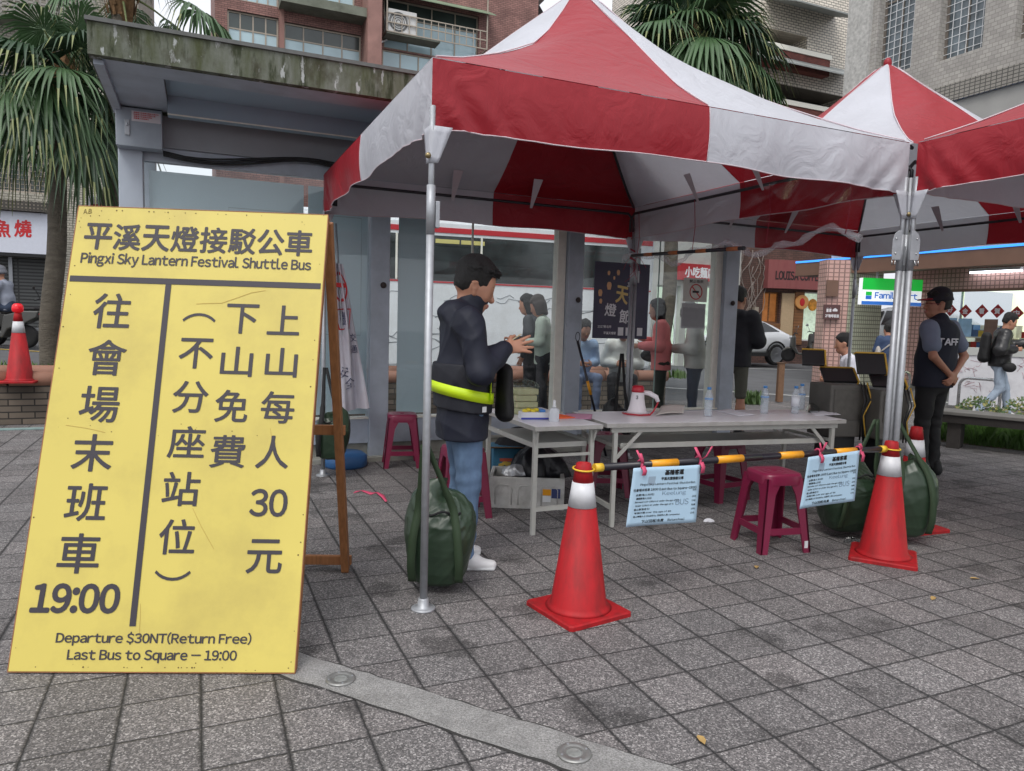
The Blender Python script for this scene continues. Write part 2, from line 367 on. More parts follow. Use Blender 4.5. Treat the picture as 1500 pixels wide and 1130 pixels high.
# pale granite strip set diagonally in the paving, with two recessed lights
a0,b0=Vector((-.837,2.843,0)),Vector((.53,2.159,0)); d=(b0-a0).normalized(); nrm=Vector((d.y,-d.x,0))
GRANITE=mat('pale_granite',srgb(142,141,140),rough=.75,noise=.55,nscale=170,bump=.35,bscale=220,dirt=srgb(84,83,82),dirt_amt=.5,dirt_scale=9,coords='Object')
st=MB(); Ls=np.linspace(-.9,2.6,60); wd=.172
rnd=[random.uniform(-.006,.006) for _ in range(200)]
vs=[]
for k,l in enumerate(Ls):
    vs.append(a0+d*l+nrm*(rnd[k])); vs.append(a0+d*l+nrm*(wd+rnd[k+80]))
st.add([(p.x,p.y,.004) for p in vs],[(2*i,2*i+1,2*i+3,2*i+2) for i in range(len(Ls)-1)])
tag(st.build('granite_strip',GRANITE),kind='structure')
jt=MB()
for off,w0 in ((-.002,.008),(wd+.004,.010)):
    vs=[]
    for k,l in enumerate(Ls):
        vs.append(a0+d*l+nrm*(off-w0/2+rnd[k]+random.uniform(-.004,.004))); vs.append(a0+d*l+nrm*(off+w0/2+rnd[k+80]+random.uniform(-.004,.004)))
    jt.add([(p.x,p.y,.0025) for p in vs],[(2*i,2*i+1,2*i+3,2*i+2) for i in range(len(Ls)-1)])
tag(jt.build('pavement_joint',mat('joint_grit',srgb(52,51,50),rough=.95)),kind='structure')
RING=mat('light_ring_steel',srgb(150,150,148),rough=.45,metal=.7,noise=.15,nscale=60)
LENS=mat('dusty_glass_lens',srgb(128,130,128),rough=.25,noise=.25,nscale=60)
def ground_light(px,label):
    c=gz(*px); t=thing('ground_light',label,'ground light',(c.x,c.y,.004),0,'lights sunk in the granite strip')
    MB().lathe([(.056,0),(.056,.005),(.050,.0075),(.036,.0075),(.033,.005)],32).build('ring',RING,t)
    MB().lathe([(.033,.0045),(.02,.0055),(0,.006)],24).build('lens',LENS,t)
    sc=MB()
    for k in range(4):
        a=k*math.pi/2+.4; sc.lathe([(.004,.0072),(.004,.0088)],8,c=(.044*math.cos(a),.044*math.sin(a),0))
    sc.build('screw',STEEL,t)
ground_light((499,997),'round recessed light in the pale strip, close by the yellow board')
ground_light((841,1106),'round recessed light in the pale strip, near the bottom edge of the picture')
# ================================================================ three pop-up tents sharing the post by the right cone
def tent_fabric(name,col,transl):
    m=mat(name,col,rough=.42,spec=.45,noise=.05,nscale=3,transl=transl)
    n=m.node_tree; L=n.links.new; p=n.nodes['Principled BSDF']
    tc=n.nodes.new('ShaderNodeTexCoord'); t=n.nodes.new('ShaderNodeTexNoise'); t.inputs['Scale'].default_value=5; t.inputs['Detail'].default_value=4; t.inputs['Distortion'].default_value=1.2; L(tc.outputs['Object'],t.inputs[0])
    b=n.nodes.new('ShaderNodeBump'); b.inputs['Strength'].default_value=.55; b.inputs['Distance'].default_value=.03; L(t.outputs[0],b.inputs['Height']); L(b.outputs[0],p.inputs['Normal'])
    return m
TRED=tent_fabric('tent_red_fabric',srgb(160,32,44),.18); TWHITE=tent_fabric('tent_white_fabric',srgb(206,208,216),.24)
TSEAM=mat('tent_seam',srgb(205,190,196),rough=.6)
FRAME=mat('tent_frame_dark',srgb(60,62,66),rough=.45,metal=.5)
STRAP=mat('tent_strap',srgb(196,190,196),rough=.7)
HW=1.53; ZV,ZE=2.24,2.55
HIP_S=[0,.06,.155,.291,.405,.53,.645,.78,.868,1.0]; HIP_Z=[3.74,3.66,3.47,3.225,3.062,2.937,2.826,2.71,2.638,2.55]
MID_S=[0,.06,.33,.5,.655,.8,.9,1.0]; MID_Z=[3.74,3.67,3.34,3.125,2.925,2.745,2.645,2.55]
def roof_z(r,a):
    h=np.interp(r,HIP_S,HIP_Z); m=np.interp(r,MID_S,MID_Z); k=a**1.5
    return h*k+m*(1-k)
def rotz(k,p):
    x,y,z=p
    for _ in range(k): x,y=-y,x
    return (x,y,z)
def make_tent(label,c,legs,seed,sides=(0,1,2,3),caps=(0,1,2,3)):
    rn=random.Random(seed)
    T=thing('canopy_tent',label,'tent',(c.x,c.y,0),ANG,'red and white pop-up tents')
    top=MB()
    for k in range(4):                                              # side k: local y=-HW turned k times
        def fn(a,b):
            r=max(b,.004); x=(2*a-1)*HW*r; y=-HW*r; al=abs(2*a-1)
            z=roof_z(r,al)+.006*math.sin(17*a+5*k+9*b)*b*(1-b)*4
            return rotz(k,(x,y,z))
        top.sheet(fn,28,36,matfn=lambda a,b:0 if a<.5 else 1)
    o=top.build('roof_fabric',[TRED,TWHITE],T)
    o.modifiers.new('weld','WELD').merge_threshold=.0005
    pk=MB().ell((0,0,3.735),(.035,.035,.05),10); pk.build('peak_cap',TRED,T)
    for k in sides:
        ph=[rn.uniform(0,6) for _ in range(6)]
        def fn(a,b):
            x=(2*a-1)*HW; e=min(a,1-a)
            cr=math.exp(-e*13)*min(1,e*22); q_=min(1,e*14)                                       # gathers near the corner posts
            y=-HW-.012*q_*math.sin(b*math.pi)+q_*b*(.012*math.sin(9*a*math.pi+ph[0])+.008*math.sin(23*a+ph[1]))-cr*.03*b*math.sin(110*e-9*b+ph[2])
            sag=.018*math.sin(math.pi*a)*b+.006*math.sin(14*a+ph[3])*b
            # the cloth falls a little lower towards the posts
            z=ZE-(ZE-ZV)*b+sag*1.2-.004
            return rotz(k,(x,y,z))
        mbv=MB(); mbv.sheet(fn,150,10,matfn=lambda a,b:0 if a<.5 else 1)
        ob=mbv.build('valance',[TRED,TWHITE],T); 
        hem=MB(); hem.tube([Vector(fn(i/60,1.0)) for i in range(61)],.0035,5); hem.build('hem',TSEAM,ob)
        seam=MB(); seam.tube([Vector(fn(.5,i/8))+Vector(rotz(k,(0,-.002,0))) for i in range(9)],.0022,5)
        seam.build('seam',TSEAM,ob)
    sm=MB()
    for k in range(4):
        sm.tube([rotz(k,(-HW*s,-HW*s,roof_z(s,1)+.004)) for s in np.linspace(.04,.985,24)],.004,5)
        sm.tube([rotz(k,(0,-HW*s,roof_z(s,0)+.004)) for s in np.linspace(.04,.99,24)],.003,5)
    sm.build('roof_piping',TSEAM,T)
    fr=MB()                                                          # eave tubes, bent down into the posts
    for k in range(4):
        i=.05; zz=ZE-.085
        fr.tube([rotz(k,q) for q in [(-HW+.07,-HW+.09,ZV+.05),(-HW+.07,-HW+.09,zz-.06),(-HW+.13,-HW+.085,zz),(0,-HW+.06,zz+.005),(HW-.13,-HW+.085,zz),(HW-.07,-HW+.09,zz-.06),(HW-.07,-HW+.09,ZV+.05)]],.013,8)
    fr.build('eave_frame',FRAME,T)
    for k in range(4):
        rf=MB(); rf.tube([rotz(k,(-HW*s,-HW*s,roof_z(s,1)-.035)) for s in (.03,.155,.291,.405,.53,.645,.78,.868,.97)],.012,7); rf.build('rafter',FRAME,T)
    for k in range(4):
        for x in (-.35,.42):                                         # cloth straps tying the roof to the eave tube
            ms=MB(); ms.add([rotz(k,q) for q in [(x-.045,-HW*.86,roof_z(.86,abs(x)/HW)-.012),(x+.045,-HW*.86,roof_z(.86,abs(x)/HW)-.012),(x+.012,-HW+.07,ZE-.12),(x-.012,-HW+.07,ZE-.12)]],[(0,1,2,3)])
            ms.build('tie_strap',STRAP,T)
    for k in legs:
        lg=MB(); x,y=-HW+.006,-HW+.006
        lg.tube([rotz(k,(x,y,.01)),rotz(k,(x,y,1.80))],.0185,14); lg.tube([rotz(k,(x,y,1.79)),rotz(k,(x,y,2.34))],.0138,14)
        lg.tube([rotz(k,(x,y,1.77)),rotz(k,(x,y,1.99))],.0205,14)
        L=lg.build('leg',STEEL,T)
        cl=MB(); q=rotz(k,(x,y,1.86)); cl.cbox((q[0]+.03,q[1],q[2]),(.02,.03,.12)); cl.cbox((q[0]+.036,q[1]+.004,q[2]+.04),(.014,.02,.03)); cl.build('latch',STEEL,L,bevel=.003)
        ft=MB(); q=rotz(k,(x,y,0)); ft.lathe([(.058,0),(.058,.006),(.05,.010),(.028,.014),(.026,.05),(.022,.055)],28,c=q); ft.build('foot_plate',STEEL,L)
    for k in caps:                                                   # white cloth socks over the post heads
        q0=(-HW-.006,-HW-.006); cp=MB()
        def fn(a,b):
            ang=math.pi*.5*a
            # from along side k (a=0) round the corner to side k-1 (a=1)
            w0=.105*(1-b)+.042*b
            if a<.5: x=q0[0]+w0*(1-2*a); y=q0[1]
            else: x=q0[0]; y=q0[1]+w0*(2*a-1)
            return rotz(k,(x-.004*b,y-.004*b,ZV+.012-.165*b))
        cp.sheet(fn,8,6); cp.build('corner_sock',TWHITE,T,solid=.002)
        st=MB(); st.ell(rotz(k,(q0[0]-.012,q0[1]-.012,ZV-.125)),(.014,.014,.014),10); st.build('screw_knob',mat('brass_knob',srgb(150,135,100),rough=.35,metal=.9) if k==0 else STEEL,T)
    return T
TA=Vector((-.397,3.33,0)); TC1=TA+U*HW+V*HW
make_tent('red and white tent over the tables, nearest of the three, its front fully in view',TC1,(0,1,2,3),1)
make_tent('farther red and white tent, only its peak showing behind the roof over the tables',TC1+U*(2*HW+.03),(0,2,3),2,sides=(1,2))
make_tent('red tent cut off by the right edge, its flap rising towards the viewer',TC1+U*(2*HW+.03)-V*(2*HW+.03),(3,),3)

# steel clamp holding the grouped posts together
_pb=TA+U*(2*HW+.0)+V*.0; cl=thing('post_clamp','pair of rounded steel plates clamping the grouped tent posts','clamp',(_pb.x,_pb.y,0),ANG-R_(25))
for s_ in (-1,1):
    m_=MB(); x0=s_*.028; pl=[(x0,1.83),(x0+s_*.052,1.83),(x0+s_*.056,1.86),(x0+s_*.056,1.95),(x0+s_*.045,1.99),(x0+s_*.022,2.01),(x0,2.01)]
    m_.prism(pl if s_>0 else pl[::-1],-.048,-.042); o_=m_.build('clamp_plate',STEEL,cl,bevel=.002)
    b_=MB()
    for z in (1.87,1.96): b_.ell((x0+s_*.035,-.05,z),(.006,.005,.006),8)
    b_.build('bolt',CHROME,o_)
    h_=MB(); h_.tube([(x0+s_*.03,-.045,1.83),(x0+s_*.036,-.05,1.80),(x0+s_*.05,-.05,1.795),(x0+s_*.054,-.046,1.83)],.004,6); h_.build('hook',YELLOWISH if 'YELLOWISH' in globals() else CHROME,o_)
# ================================================================ the yellow A-board
SB_YAW,SB_TILT,SBW,SBL=.0511,.3054,1.0697,1.9069
YEL=mat('yellow_board_paint',srgb(206,189,95),rough=.45,noise=.05,nscale=1.6,dirt=srgb(160,142,78),dirt_amt=.5,dirt_scale=2.6,bump=.06,bscale=8)
WOOD=mat('board_wood',srgb(150,100,62),rough=.6,noise=.25,nscale=5,stretch=(14,14,1.2))
sign=thing('sign_board','big yellow A-board with dark Chinese and English shuttle bus fares','sign board',(-1.8772,2.6127,.01),SB_YAW)
MT=Matrix.Rotation(-SB_TILT,4,'X')                                 # board plane: x across, z up the board, -y towards the viewer
bd=MB(); bd.box((0,0,0),(SBW,.012,SBL),0,MT); face=bd.build('board_panel',YEL,sign)
for x0,x1 in ((0.0,.045),(SBW-.045,SBW)): MB().box((x0+.001,.0125,.002),(x1+.001,.047,SBL+.004),0,MT).build('front_frame',WOOD,sign,bevel=.003)
for z in (.12,1.0,SBL-.05):
    MB().box((.047,.0125,z-.03),(SBW-.047,.042,z+.03),0,MT).build('cross_rail',WOOD,sign,bevel=.003)
ed=MB(); ed.box((-.003,-.001,-.004),(SBW+.003,.0125,-.001),0,MT); ed.box((SBW+.0005,-.0005,0),(SBW+.004,.0122,SBL),0,MT); ed.box((-.004,-.0005,0),(-.0005,.0122,SBL),0,MT); ed.box((-.003,-.001,SBL+.001),(SBW+.003,.0125,SBL+.004),0,MT)
ed.build('raw_edge',WOOD,sign)
# rear legs, hinged at the top, with rails
top=MT@Vector((0,.06,SBL-.03)); tz=top.z
foot_y=(Matrix.Rotation(-SB_YAW,4,'Z')@(gz(497,838)-sign.location)).y
for x in (.05,SBW+.012):
    lg=MB(); lg.bar((x-.02,top.y+.0,tz+.02),(x-.02,foot_y,0.0),.04,.05); lg.build('rear_leg',WOOD,sign,bevel=.004)
def leg_y(z): return top.y+(foot_y-top.y)*(1-z/tz)
for z in (.05,.80):
    MB().bar((.02,leg_y(z)+.035,z),(SBW+.02,leg_y(z)+.035,z),.028,.05).build('rear_rail',WOOD,sign,bevel=.003)
def board_y(z): return (MT@Vector((0,.06,z/math.cos(SB_TILT)))).y
def lettering(name,items,bold=.012,mt=INK):
    m=MB()
    for s,c,wh,kw in items: put_text(m,s,c,wh,MT,bold=kw.get('bold',bold),spacing=kw.get('spacing',1),rot=kw.get('rot',0),slant=kw.get('slant',0))
    m.build(name,mt,face)
K=.0
lettering('headline_lettering',[(ch,(.100+i*.1222,1.770),(.112,.116),{'bold':.021}) for i,ch in enumerate('平溪天燈接駁公車')]+[('Pingxi Sky Lantern Festival Shuttle Bus',(.528,1.664),(.972,.062),{'bold':.022})])
lettering('fare_lettering',[(s,c,(wd,h),{'bold':.013}) for s,c,wd,h in [('往',(.201,1.436),.150,.152),('會',(.205,1.233),.152,.150),('場',(.202,1.035),.155,.148),('末',(.201,.835),.156,.148),('班',(.202,.637),.156,.146),('車',(.202,.438),.156,.150),
   ('上',(.918,1.417),.132,.128),('山',(.923,1.231),.130,.124),('每',(.923,1.039),.134,.132),('人',(.917,.852),.129,.132),('元',(.92,.435),.136,.130),('下',(.743,1.418),.131,.128),('山',(.738,1.23),.129,.126),('免',(.734,1.04),.131,.133),('費',(.737,.851),.137,.131),
   ('不',(.567,1.261),.137,.128),('分',(.564,1.074),.141,.132),('座',(.568,.886),.144,.129),('站',(.567,.696),.143,.134),('位',(.572,.507),.138,.135)]]
  +[('(',(.564,1.418),(.136,.038),{'rot':-90,'bold':.004}),(')',(.57,.357),(.137,.038),{'rot':-90,'bold':.004})])
lettering('figure_lettering',[('19:00',(.213,.268),(.325,.104),{'bold':.034,'slant':.03}),('30',(.919,.646),(.145,.106),{'bold':.02})])
lettering('footer_lettering',[('Departure $30NT(Return Free)',(.528,.120),(.735,.050),{'bold':.022,'slant':.0}),('Last Bus to Square - 19:00',(.528,.056),(.635,.046),{'bold':.022,'slant':.0})])
ln=MB(); ln.box((.008,-.0022,1.562),(1.062,-.0006,1.588),0,MT)
vl=[(.408,1.5615),(.432,1.5615),(.452,.166),(.428,.166)]
ln.add([MT@Vector((x,-.0022,z)) for x,z in vl],[(0,3,2,1)])
ln.build('ruled_line',INK,face)
mk=MB(); put_text(mk,'A.B',(.04,1.884),(.034,.024),MT,bold=0,rot=4); 
rs=random.Random(3)
for i in range(46):                                                # nail heads and chips
    e=rs.choice('lrtb'); t=rs.random()
    x,z={'l':(.014,t*SBL),'r':(SBW-.014,t*SBL),'t':(t*SBW,SBL-.014),'b':(t*SBW,.016)}[e]
    x+=rs.uniform(-.006,.006); r=rs.uniform(.0015,.0036)
    mk.add([MT@Vector((x+r*math.cos(a),-.0012,z+r*math.sin(a))) for a in [j*math.pi/3 for j in range(6)]],[tuple(range(6))])
for i in range(30):
    x,z=rs.uniform(.05,1.02),rs.choice([.92,.95,.03,1.86])+rs.uniform(-.03,.03); r=rs.uniform(.001,.0026)
    mk.add([MT@Vector((x+r*math.cos(a),-.0012,z+r*math.sin(a))) for a in [j*math.pi/3 for j in range(6)]],[tuple(range(6))])
mk.build('nail_mark',mat('rust_mark',srgb(96,78,44),rough=.8),face)
ck=MB()
def crack(pts,w=.0016):
    for (x0,z0),(x1,z1) in zip(pts,pts[1:]):
        d=Vector((x1-x0,z1-z0)).normalized()*w*.6; 
        ck.add([MT@Vector(p) for p in ((x0-d.y,-.0014,z0+d.x),(x0+d.y,-.0014,z0-d.x),(x1+d.y,-.0014,z1-d.x),(x1-d.y,-.0014,z1+d.x))],[(0,1,2,3)])
crack([(.83,1.548),(.77,1.535),(.70,1.505),(.65,1.485),(.60,1.482),(.545,1.478)],.0018); crack([(.08,.945),(.16,.935),(.21,.925),(.24,.918)],.0014); crack([(.62,.62),(.66,.55),(.72,.46)],.0010); crack([(.9,.95),(.91,.90),(.905,.86)],.0010); crack([(.46,.25),(.465,.2),(.47,.12)],.0010)
ck.build('paint_crack',mat('crack_brown',srgb(176,146,74),rough=.8),face)
# ================================================================ the glass shelter behind the tents
G0=Vector((-1.378,6.928,0))
def G(s,t,z=0): return G0+U*s+V*t+Vector((0,0,z))
booth=thing('glass_shelter','grey steel and glass shelter with a mossy concrete roof edge','shelter',G0,ANG)
SOFFIT=mat('soffit_panel',srgb(160,178,192),rough=.5,noise=.05,nscale=2)
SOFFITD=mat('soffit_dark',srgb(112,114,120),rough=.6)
STONE=mat('pale_stone_step',srgb(150,150,142),rough=.8,noise=.2,nscale=8,bump=.1,bscale=60)
CREAM=mat('cream_frame',srgb(236,233,221),rough=.5,noise=.06)
# mossy fascia: concrete with green algae and pale drips
def fascia_mat():
    m=bpy.data.materials.new('mossy_concrete'); m.use_nodes=True; n=m.node_tree; p=n.nodes['Principled BSDF']; L=n.links.new
    tc=n.nodes.new('ShaderNodeTexCoord')
    def nz(sc,st,det=7,rgh=.62):
        mp=n.nodes.new('ShaderNodeMapping'); mp.inputs['Scale'].default_value=st; L(tc.outputs['Object'],mp.inputs[0]); t=n.nodes.new('ShaderNodeTexNoise'); t.inputs['Scale'].default_value=sc; t.inputs['Detail'].default_value=det; t.inputs['Roughness'].default_value=rgh; L(mp.outputs[0],t.inputs[0]); return t.outputs[0]
    def rng(x,a,b):
        r=n.nodes.new('ShaderNodeMapRange'); r.inputs[1].default_value=a; r.inputs[2].default_value=b; L(x,r.inputs[0]); return r.outputs[0]
    def mix(f,a,b):
        q=n.nodes.new('ShaderNodeMix'); q.data_type='RGBA'; L(f,q.inputs[0])
        for i,x in ((6,a),(7,b)):
            if isinstance(x,tuple): q.inputs[i].default_value=x
            else: L(x,q.inputs[i])
        return q.outputs[2]
    c=mix(rng(nz(9,(1,1,.22)),.35,.65),srgb(112,116,108),srgb(70,76,48))
    c=mix(rng(nz(16,(1,1,.2)),.5,.62),c,srgb(50,56,36))
    c=mix(rng(nz(13,(1,1,.35)),.60,.64),c,srgb(166,170,168))
    c=mix(rng(nz(5,(1,1,.7)),.55,.72),c,srgb(58,56,40))
    L(c,p.inputs['Base Color']); p.inputs['Roughness'].default_value=.9
    b=n.nodes.new('ShaderNodeBump'); b.inputs['Strength'].default_value=.4; b.inputs['Distance'].default_value=.01; L(nz(40,(1,1,1)),b.inputs['Height']); L(b.outputs[0],p.inputs['Normal'])
    return m
S0,S1,T0,T1=-2.14,4.75,-1.47,.75
rf=MB(); rf.box((S0,T0,2.993),(S1,T0+.07,3.195)); rf.box((S0,T0+.071,2.993),(S0+.07,T1,3.195)); rf.box((S1-.07,T0+.071,2.993),(S1,T1,3.195)); rf.box((S0+.071,T1-.07,2.993),(S1-.071,T1,3.195))
roof=rf.build('roof_fascia',fascia_mat(),booth)
cp=MB(); cp.box((S0-.012,T0-.014,3.196),(S1+.012,T1,3.222)); cp.build('roof_coping',mat('coping_metal',srgb(92,94,92),rough=.6,noise=.2),booth)
sf=MB()                                                            # soffit border and stepped recesses
sf.box((S0+.07,T0+.07,3.0),(S1-.07,T0+.36,3.03)); sf.box((S0+.07,T0+.361,3.0),(S0+.42,-.19,3.03)); sf.box((S1-.4,T0+.361,3.0),(S1-.07,-.19,3.03))
sf.build('soffit_border',BOOTHGREY,booth)
MB().box((S0+.421,T0+.361,3.075),(S1-.401,-.42,3.09)).build('soffit_panel',SOFFIT,booth)
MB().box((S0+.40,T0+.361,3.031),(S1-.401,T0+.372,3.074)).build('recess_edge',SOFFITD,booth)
MB().box((S0+.421,-.419,2.93),(S1-.401,-.30,3.09)).build('soffit_beam',SOFFIT,booth,bevel=.004)
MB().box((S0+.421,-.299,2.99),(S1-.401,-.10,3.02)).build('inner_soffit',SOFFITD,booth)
MB().box((S0+.421,-.43,2.925),(S1-.401,-.4195,2.935)).build('beam_lip',CREAM,booth)
hd=MB(); hd.box((-1.93,-.055,2.74),(4.36,.05,3.0)); hd.build('header_beam',mat('header_grey',srgb(160,164,170),rough=.5,noise=.06,nscale=5),booth,bevel=.004)
MB().box((-1.93,-.03,2.62),(4.36,.045,2.739)).build('window_head',BOOTHGREY,booth,bevel=.003)
ed=MB(); ed.bar((S0+.05,T0+.1,2.978),(S0+.05,-.12,2.978),.06,.03); ed.build('verge_trim',BOOTHGREY,booth)
for a,b,nm in ((-2.10,-1.92,'corner_column'),(-.02,.165,'post'),(2.08,2.26,'post'),(4.15,4.35,'post')):
    p=MB(); p.box((a,-.09,0 if nm=='post' else 0),(b,.09,2.99 if nm!='post' else 2.739)); p.build(nm,BOOTHGREY,booth,bevel=.006)
for a in (1.98,4.06):
    MB().box((a,-.03,.41),(a+.095,.085,2.619)).build('window_jamb',CREAM,booth,bevel=.003)
for a,b in ((-1.919,-.021),(.166,2.079),(2.261,4.149)):
    MB().box((a,-.06,.165),(b,.06,.40)).build('base_rail',BOOTHGREY,booth,bevel=.004)
    MB().box((a,-.075,.4005),(b,.03,.418)).build('window_sill',CREAM,booth,bevel=.002)
MB().box((-2.2,-.16,-.02),(4.5,.35,.045)).build('stone_step',STONE,booth,bevel=.006)
MB().box((-1.919,-.02,.046),(4.14,.03,.164)).build('plinth',STONE,booth)
PANE=glass_mat('clear_pane',tint=(.96,.985,.99),see=.985,refl=.6)
FROST=mat('frosted_film',srgb(204,220,226),rough=.3,noise=.05,nscale=1.5,spec=.6)
for a,b in ((-1.919,-.021),(.166,1.979),(2.261,4.059)):
    MB().box((a,-.006,.419),(b,.006,2.619)).build('window_pane',PANE,booth)
for a,b in ((-1.88,-.62),(-.58,-.03),(.27,.62)):
    f=MB(); f.box((a,.012,.44),(b,.016,2.555)).build('frosted_panel',FROST,booth)
    if b<0:
        l=MB(); x0,x1,z0,z1=a+.62,b-.06,1.2,2.3
        if x1-x0<.3: x0=a+.06
        for q in (((x0,z0),(x1,z0)),((x1,z0),(x1,z1)),((x1,z1),(x0,z1)),((x0,z1),(x0,z0))): l.bar((q[0][0],.010,q[0][1]),(q[1][0],.010,q[1][1]),.002,.006)
        l.build('panel_line',mat('panel_line_pale',srgb(170,186,190),rough=.5) if 'PL' not in globals() else PL,booth)
mu=MB(); mu.box((1.02,-.004,.42),(1.035,.02,2.618)); mu.build('mullion',CREAM,booth)
mu=MB(); mu.box((3.28,-.004,.42),(3.288,.012,2.618)); mu.build('mullion',mat('glass_edge_green',srgb(150,172,164),rough=.2),booth)
for s in (-1.95,): MB().box((s,.45,.05),(s+.10,.55,2.99)).build('rear_post',BOOTHGREY,booth,bevel=.005)
# switch box on the corner column, its label, and the black cables
bx=MB(); bx.box((-2.10,-.24,2.685),(-1.765,-.091,2.988)); box=bx.build('switch_box',mat('switch_box_paint',srgb(150,158,168),rough=.4,noise=.05),booth,bevel=.005)
lb=MB(); lb.box((-1.985,-.2425,2.885),(-1.775,-.2412,2.965)); lab=lb.build('warning_label',mat('label_paper',srgb(212,206,210),rough=.6),box)
lt=MB()
for i,z in enumerate((2.953,2.938,2.923,2.908)): put_text(lt,'高壓電力危險請勿開啟注意安全'[:14-2*i],(-1.88-.012*i,z),(.18-.024*i,.011),Matrix.Translation((0,-.2425,0)),bold=.02,lift=.0006)
lt.build('label_lettering',REDINK,lab)
lk=MB(); lk.box((-2.035,-.25,2.77),(-2.0,-.241,2.89)); lk.ell((-2.017,-.25,2.85),(.011,.008,.014),8); lk.build('lock_handle',STEEL,box,bevel=.002)
cbm=mat('cable_black',srgb(26,27,30),rough=.5)
for k in range(3):
    pts=[(-1.765,-.12-.01*k,2.665+.012*k)]+[(s,-.10-.014*k,2.66+.014*k+.085*math.exp(-((s+.58)/.42)**2)-.02*math.exp(-((s+1.45)/.3)**2)+.006*math.sin(6*s+k)) for s in np.linspace(-1.6,1.9,36)]
    c=MB(); c.tube(pts,.010,7); tag(c.build('black_cable',cbm,loc=G0,rz=ANG),['lowest black cable sagging along the shelter header','middle black cable sagging along the shelter header','uppermost black cable sagging along the shelter header'][k],'cable','cables along the shelter header')
# dark stains left by old handles on the posts
for s,z in ((.10,1.68),(2.20,1.62),(4.27,1.66)):
    h=MB(); h.lathe([(.026,0),(.03,.012),(.016,.03),(0,.034)],14); o=h.build('door_stop',mat('rusty_stop',srgb(70,60,58),rough=.8,noise=.3),booth); o.location=(s,-.091,z); o.rotation_euler=(R_(90),0,0)
# ---- notices on the glass
NAVY=mat('poster_navy',srgb(36,32,62),rough=.35,noise=.25,nscale=2,dirt=srgb(70,44,84),dirt_amt=.6,dirt_scale=1.6)
GOLD=mat('poster_gold',srgb(214,184,110),rough=.4); LANT=mat('lantern_glow_print',srgb(222,170,120),rough=.4); PWHITE=mat('poster_white_print',srgb(225,222,226),rough=.4)
def flat(name,label,cat,s0,s1,z0,z1,m,y=-.0075,shear=0):
    o=MB().add([(s0+shear,y,z0),(s1+shear,y,z0),(s1,y,z1),(s0,y,z1),(s0+shear,y+.0012,z0),(s1+shear,y+.0012,z0),(s1,y+.0012,z1),(s0,y+.0012,z1)],[(0,1,2,3),(7,6,5,4),(4,5,1,0),(5,6,2,1),(6,7,3,2),(7,4,0,3)]).build(name,m,loc=G0,rz=ANG)
    return tag(o,label,cat)
ps=flat('poster','dark blue lantern festival poster stuck on the shelter glass','poster',2.44,3.15,1.215,2.05,NAVY)
MY=Matrix.Translation((0,-.0078,0))
t=MB(); put_text(t,'天',(2.80,1.70),(.15,.20),MY,bold=.03,rot=-6,lift=.0006); t.build('title_lettering',GOLD,ps)
t=MB()
for ch,c,sz in (('平',(2.90,1.80),.075),('溪',(2.93,1.71),.085),('燈',(2.66,1.53),.14),('節',(2.85,1.46),.15),('2027新北市',(2.59,1.345),.03),('平溪天燈節',(2.66,1.275),.03)):
    put_text(t,ch,c,(None,sz),MY,bold=.02,rot=-4 if len(ch)==1 else 0,lift=.0006)
t.build('small_lettering',PWHITE,ps)
rs=random.Random(5)
for x,z,k in ((2.62,1.93,.018),(2.74,1.94,.022),(2.69,1.88,.014),(2.63,1.79,.032),(2.52,1.71,.028),(2.53,1.62,.02)):
    l=MB(); l.add([(x+a*k,-.0084,z+b*k*1.25) for a,b in ((-.6,-1),(.6,-1),(.95,.1),(.8,.8),(.4,1.1),(-.4,1.1),(-.8,.8),(-.95,.1))],[tuple(range(8))]); l.build('lantern_print',LANT,ps)
for x in (2.80,2.90,3.05):
    MB().box((x-.035,-.0086,1.25),(x+.035,-.0079,1.34)).build('blank_square',PWHITE,ps)
ns=flat('no_smoking_notice','white no smoking notice taped to the shelter glass','notice',3.62,3.96,1.66,1.93,mat('notice_paper',srgb(206,204,196),rough=.6,noise=.06))
t=MB(); M2=Matrix.Translation((0,-.0078,0)); cx,cz=3.80,1.775
pts=[(cx+.085*math.cos(a),-.0006,cz+.085*math.sin(a)) for a in np.linspace(0,2*math.pi,33)[:-1]]
t.tube([M2@Vector(p) for p in pts],.006,6,closed=True); t.bar(M2@Vector((cx-.06,-.0006,cz+.06)),M2@Vector((cx+.06,-.0006,cz-.06)),.002,.013); t.build('ban_ring',REDINK,ns)
t=MB(); t.box((cx-.05,-.0095,cz-.012),(cx+.04,-.0088,cz+.012)); put_text(t,'禁止吸菸',(cx,1.895),(.2,.035),M2,bold=.02,lift=.0008); t.build('notice_print',BLACKINK,ns)
nl=flat('text_notice','grey printed sheet taped below the no smoking notice','notice',3.61,3.95,1.35,1.64,mat('grey_sheet',srgb(176,178,180),rough=.6,noise=.05))
t=MB()
for i in range(26): t.box((3.63+i*.012,-.0092,1.37),(3.632+i*.012,-.0082,1.58+.02*rs.random()))
t.build('fine_print',mat('faint_ink',srgb(110,112,116),rough=.7),nl)
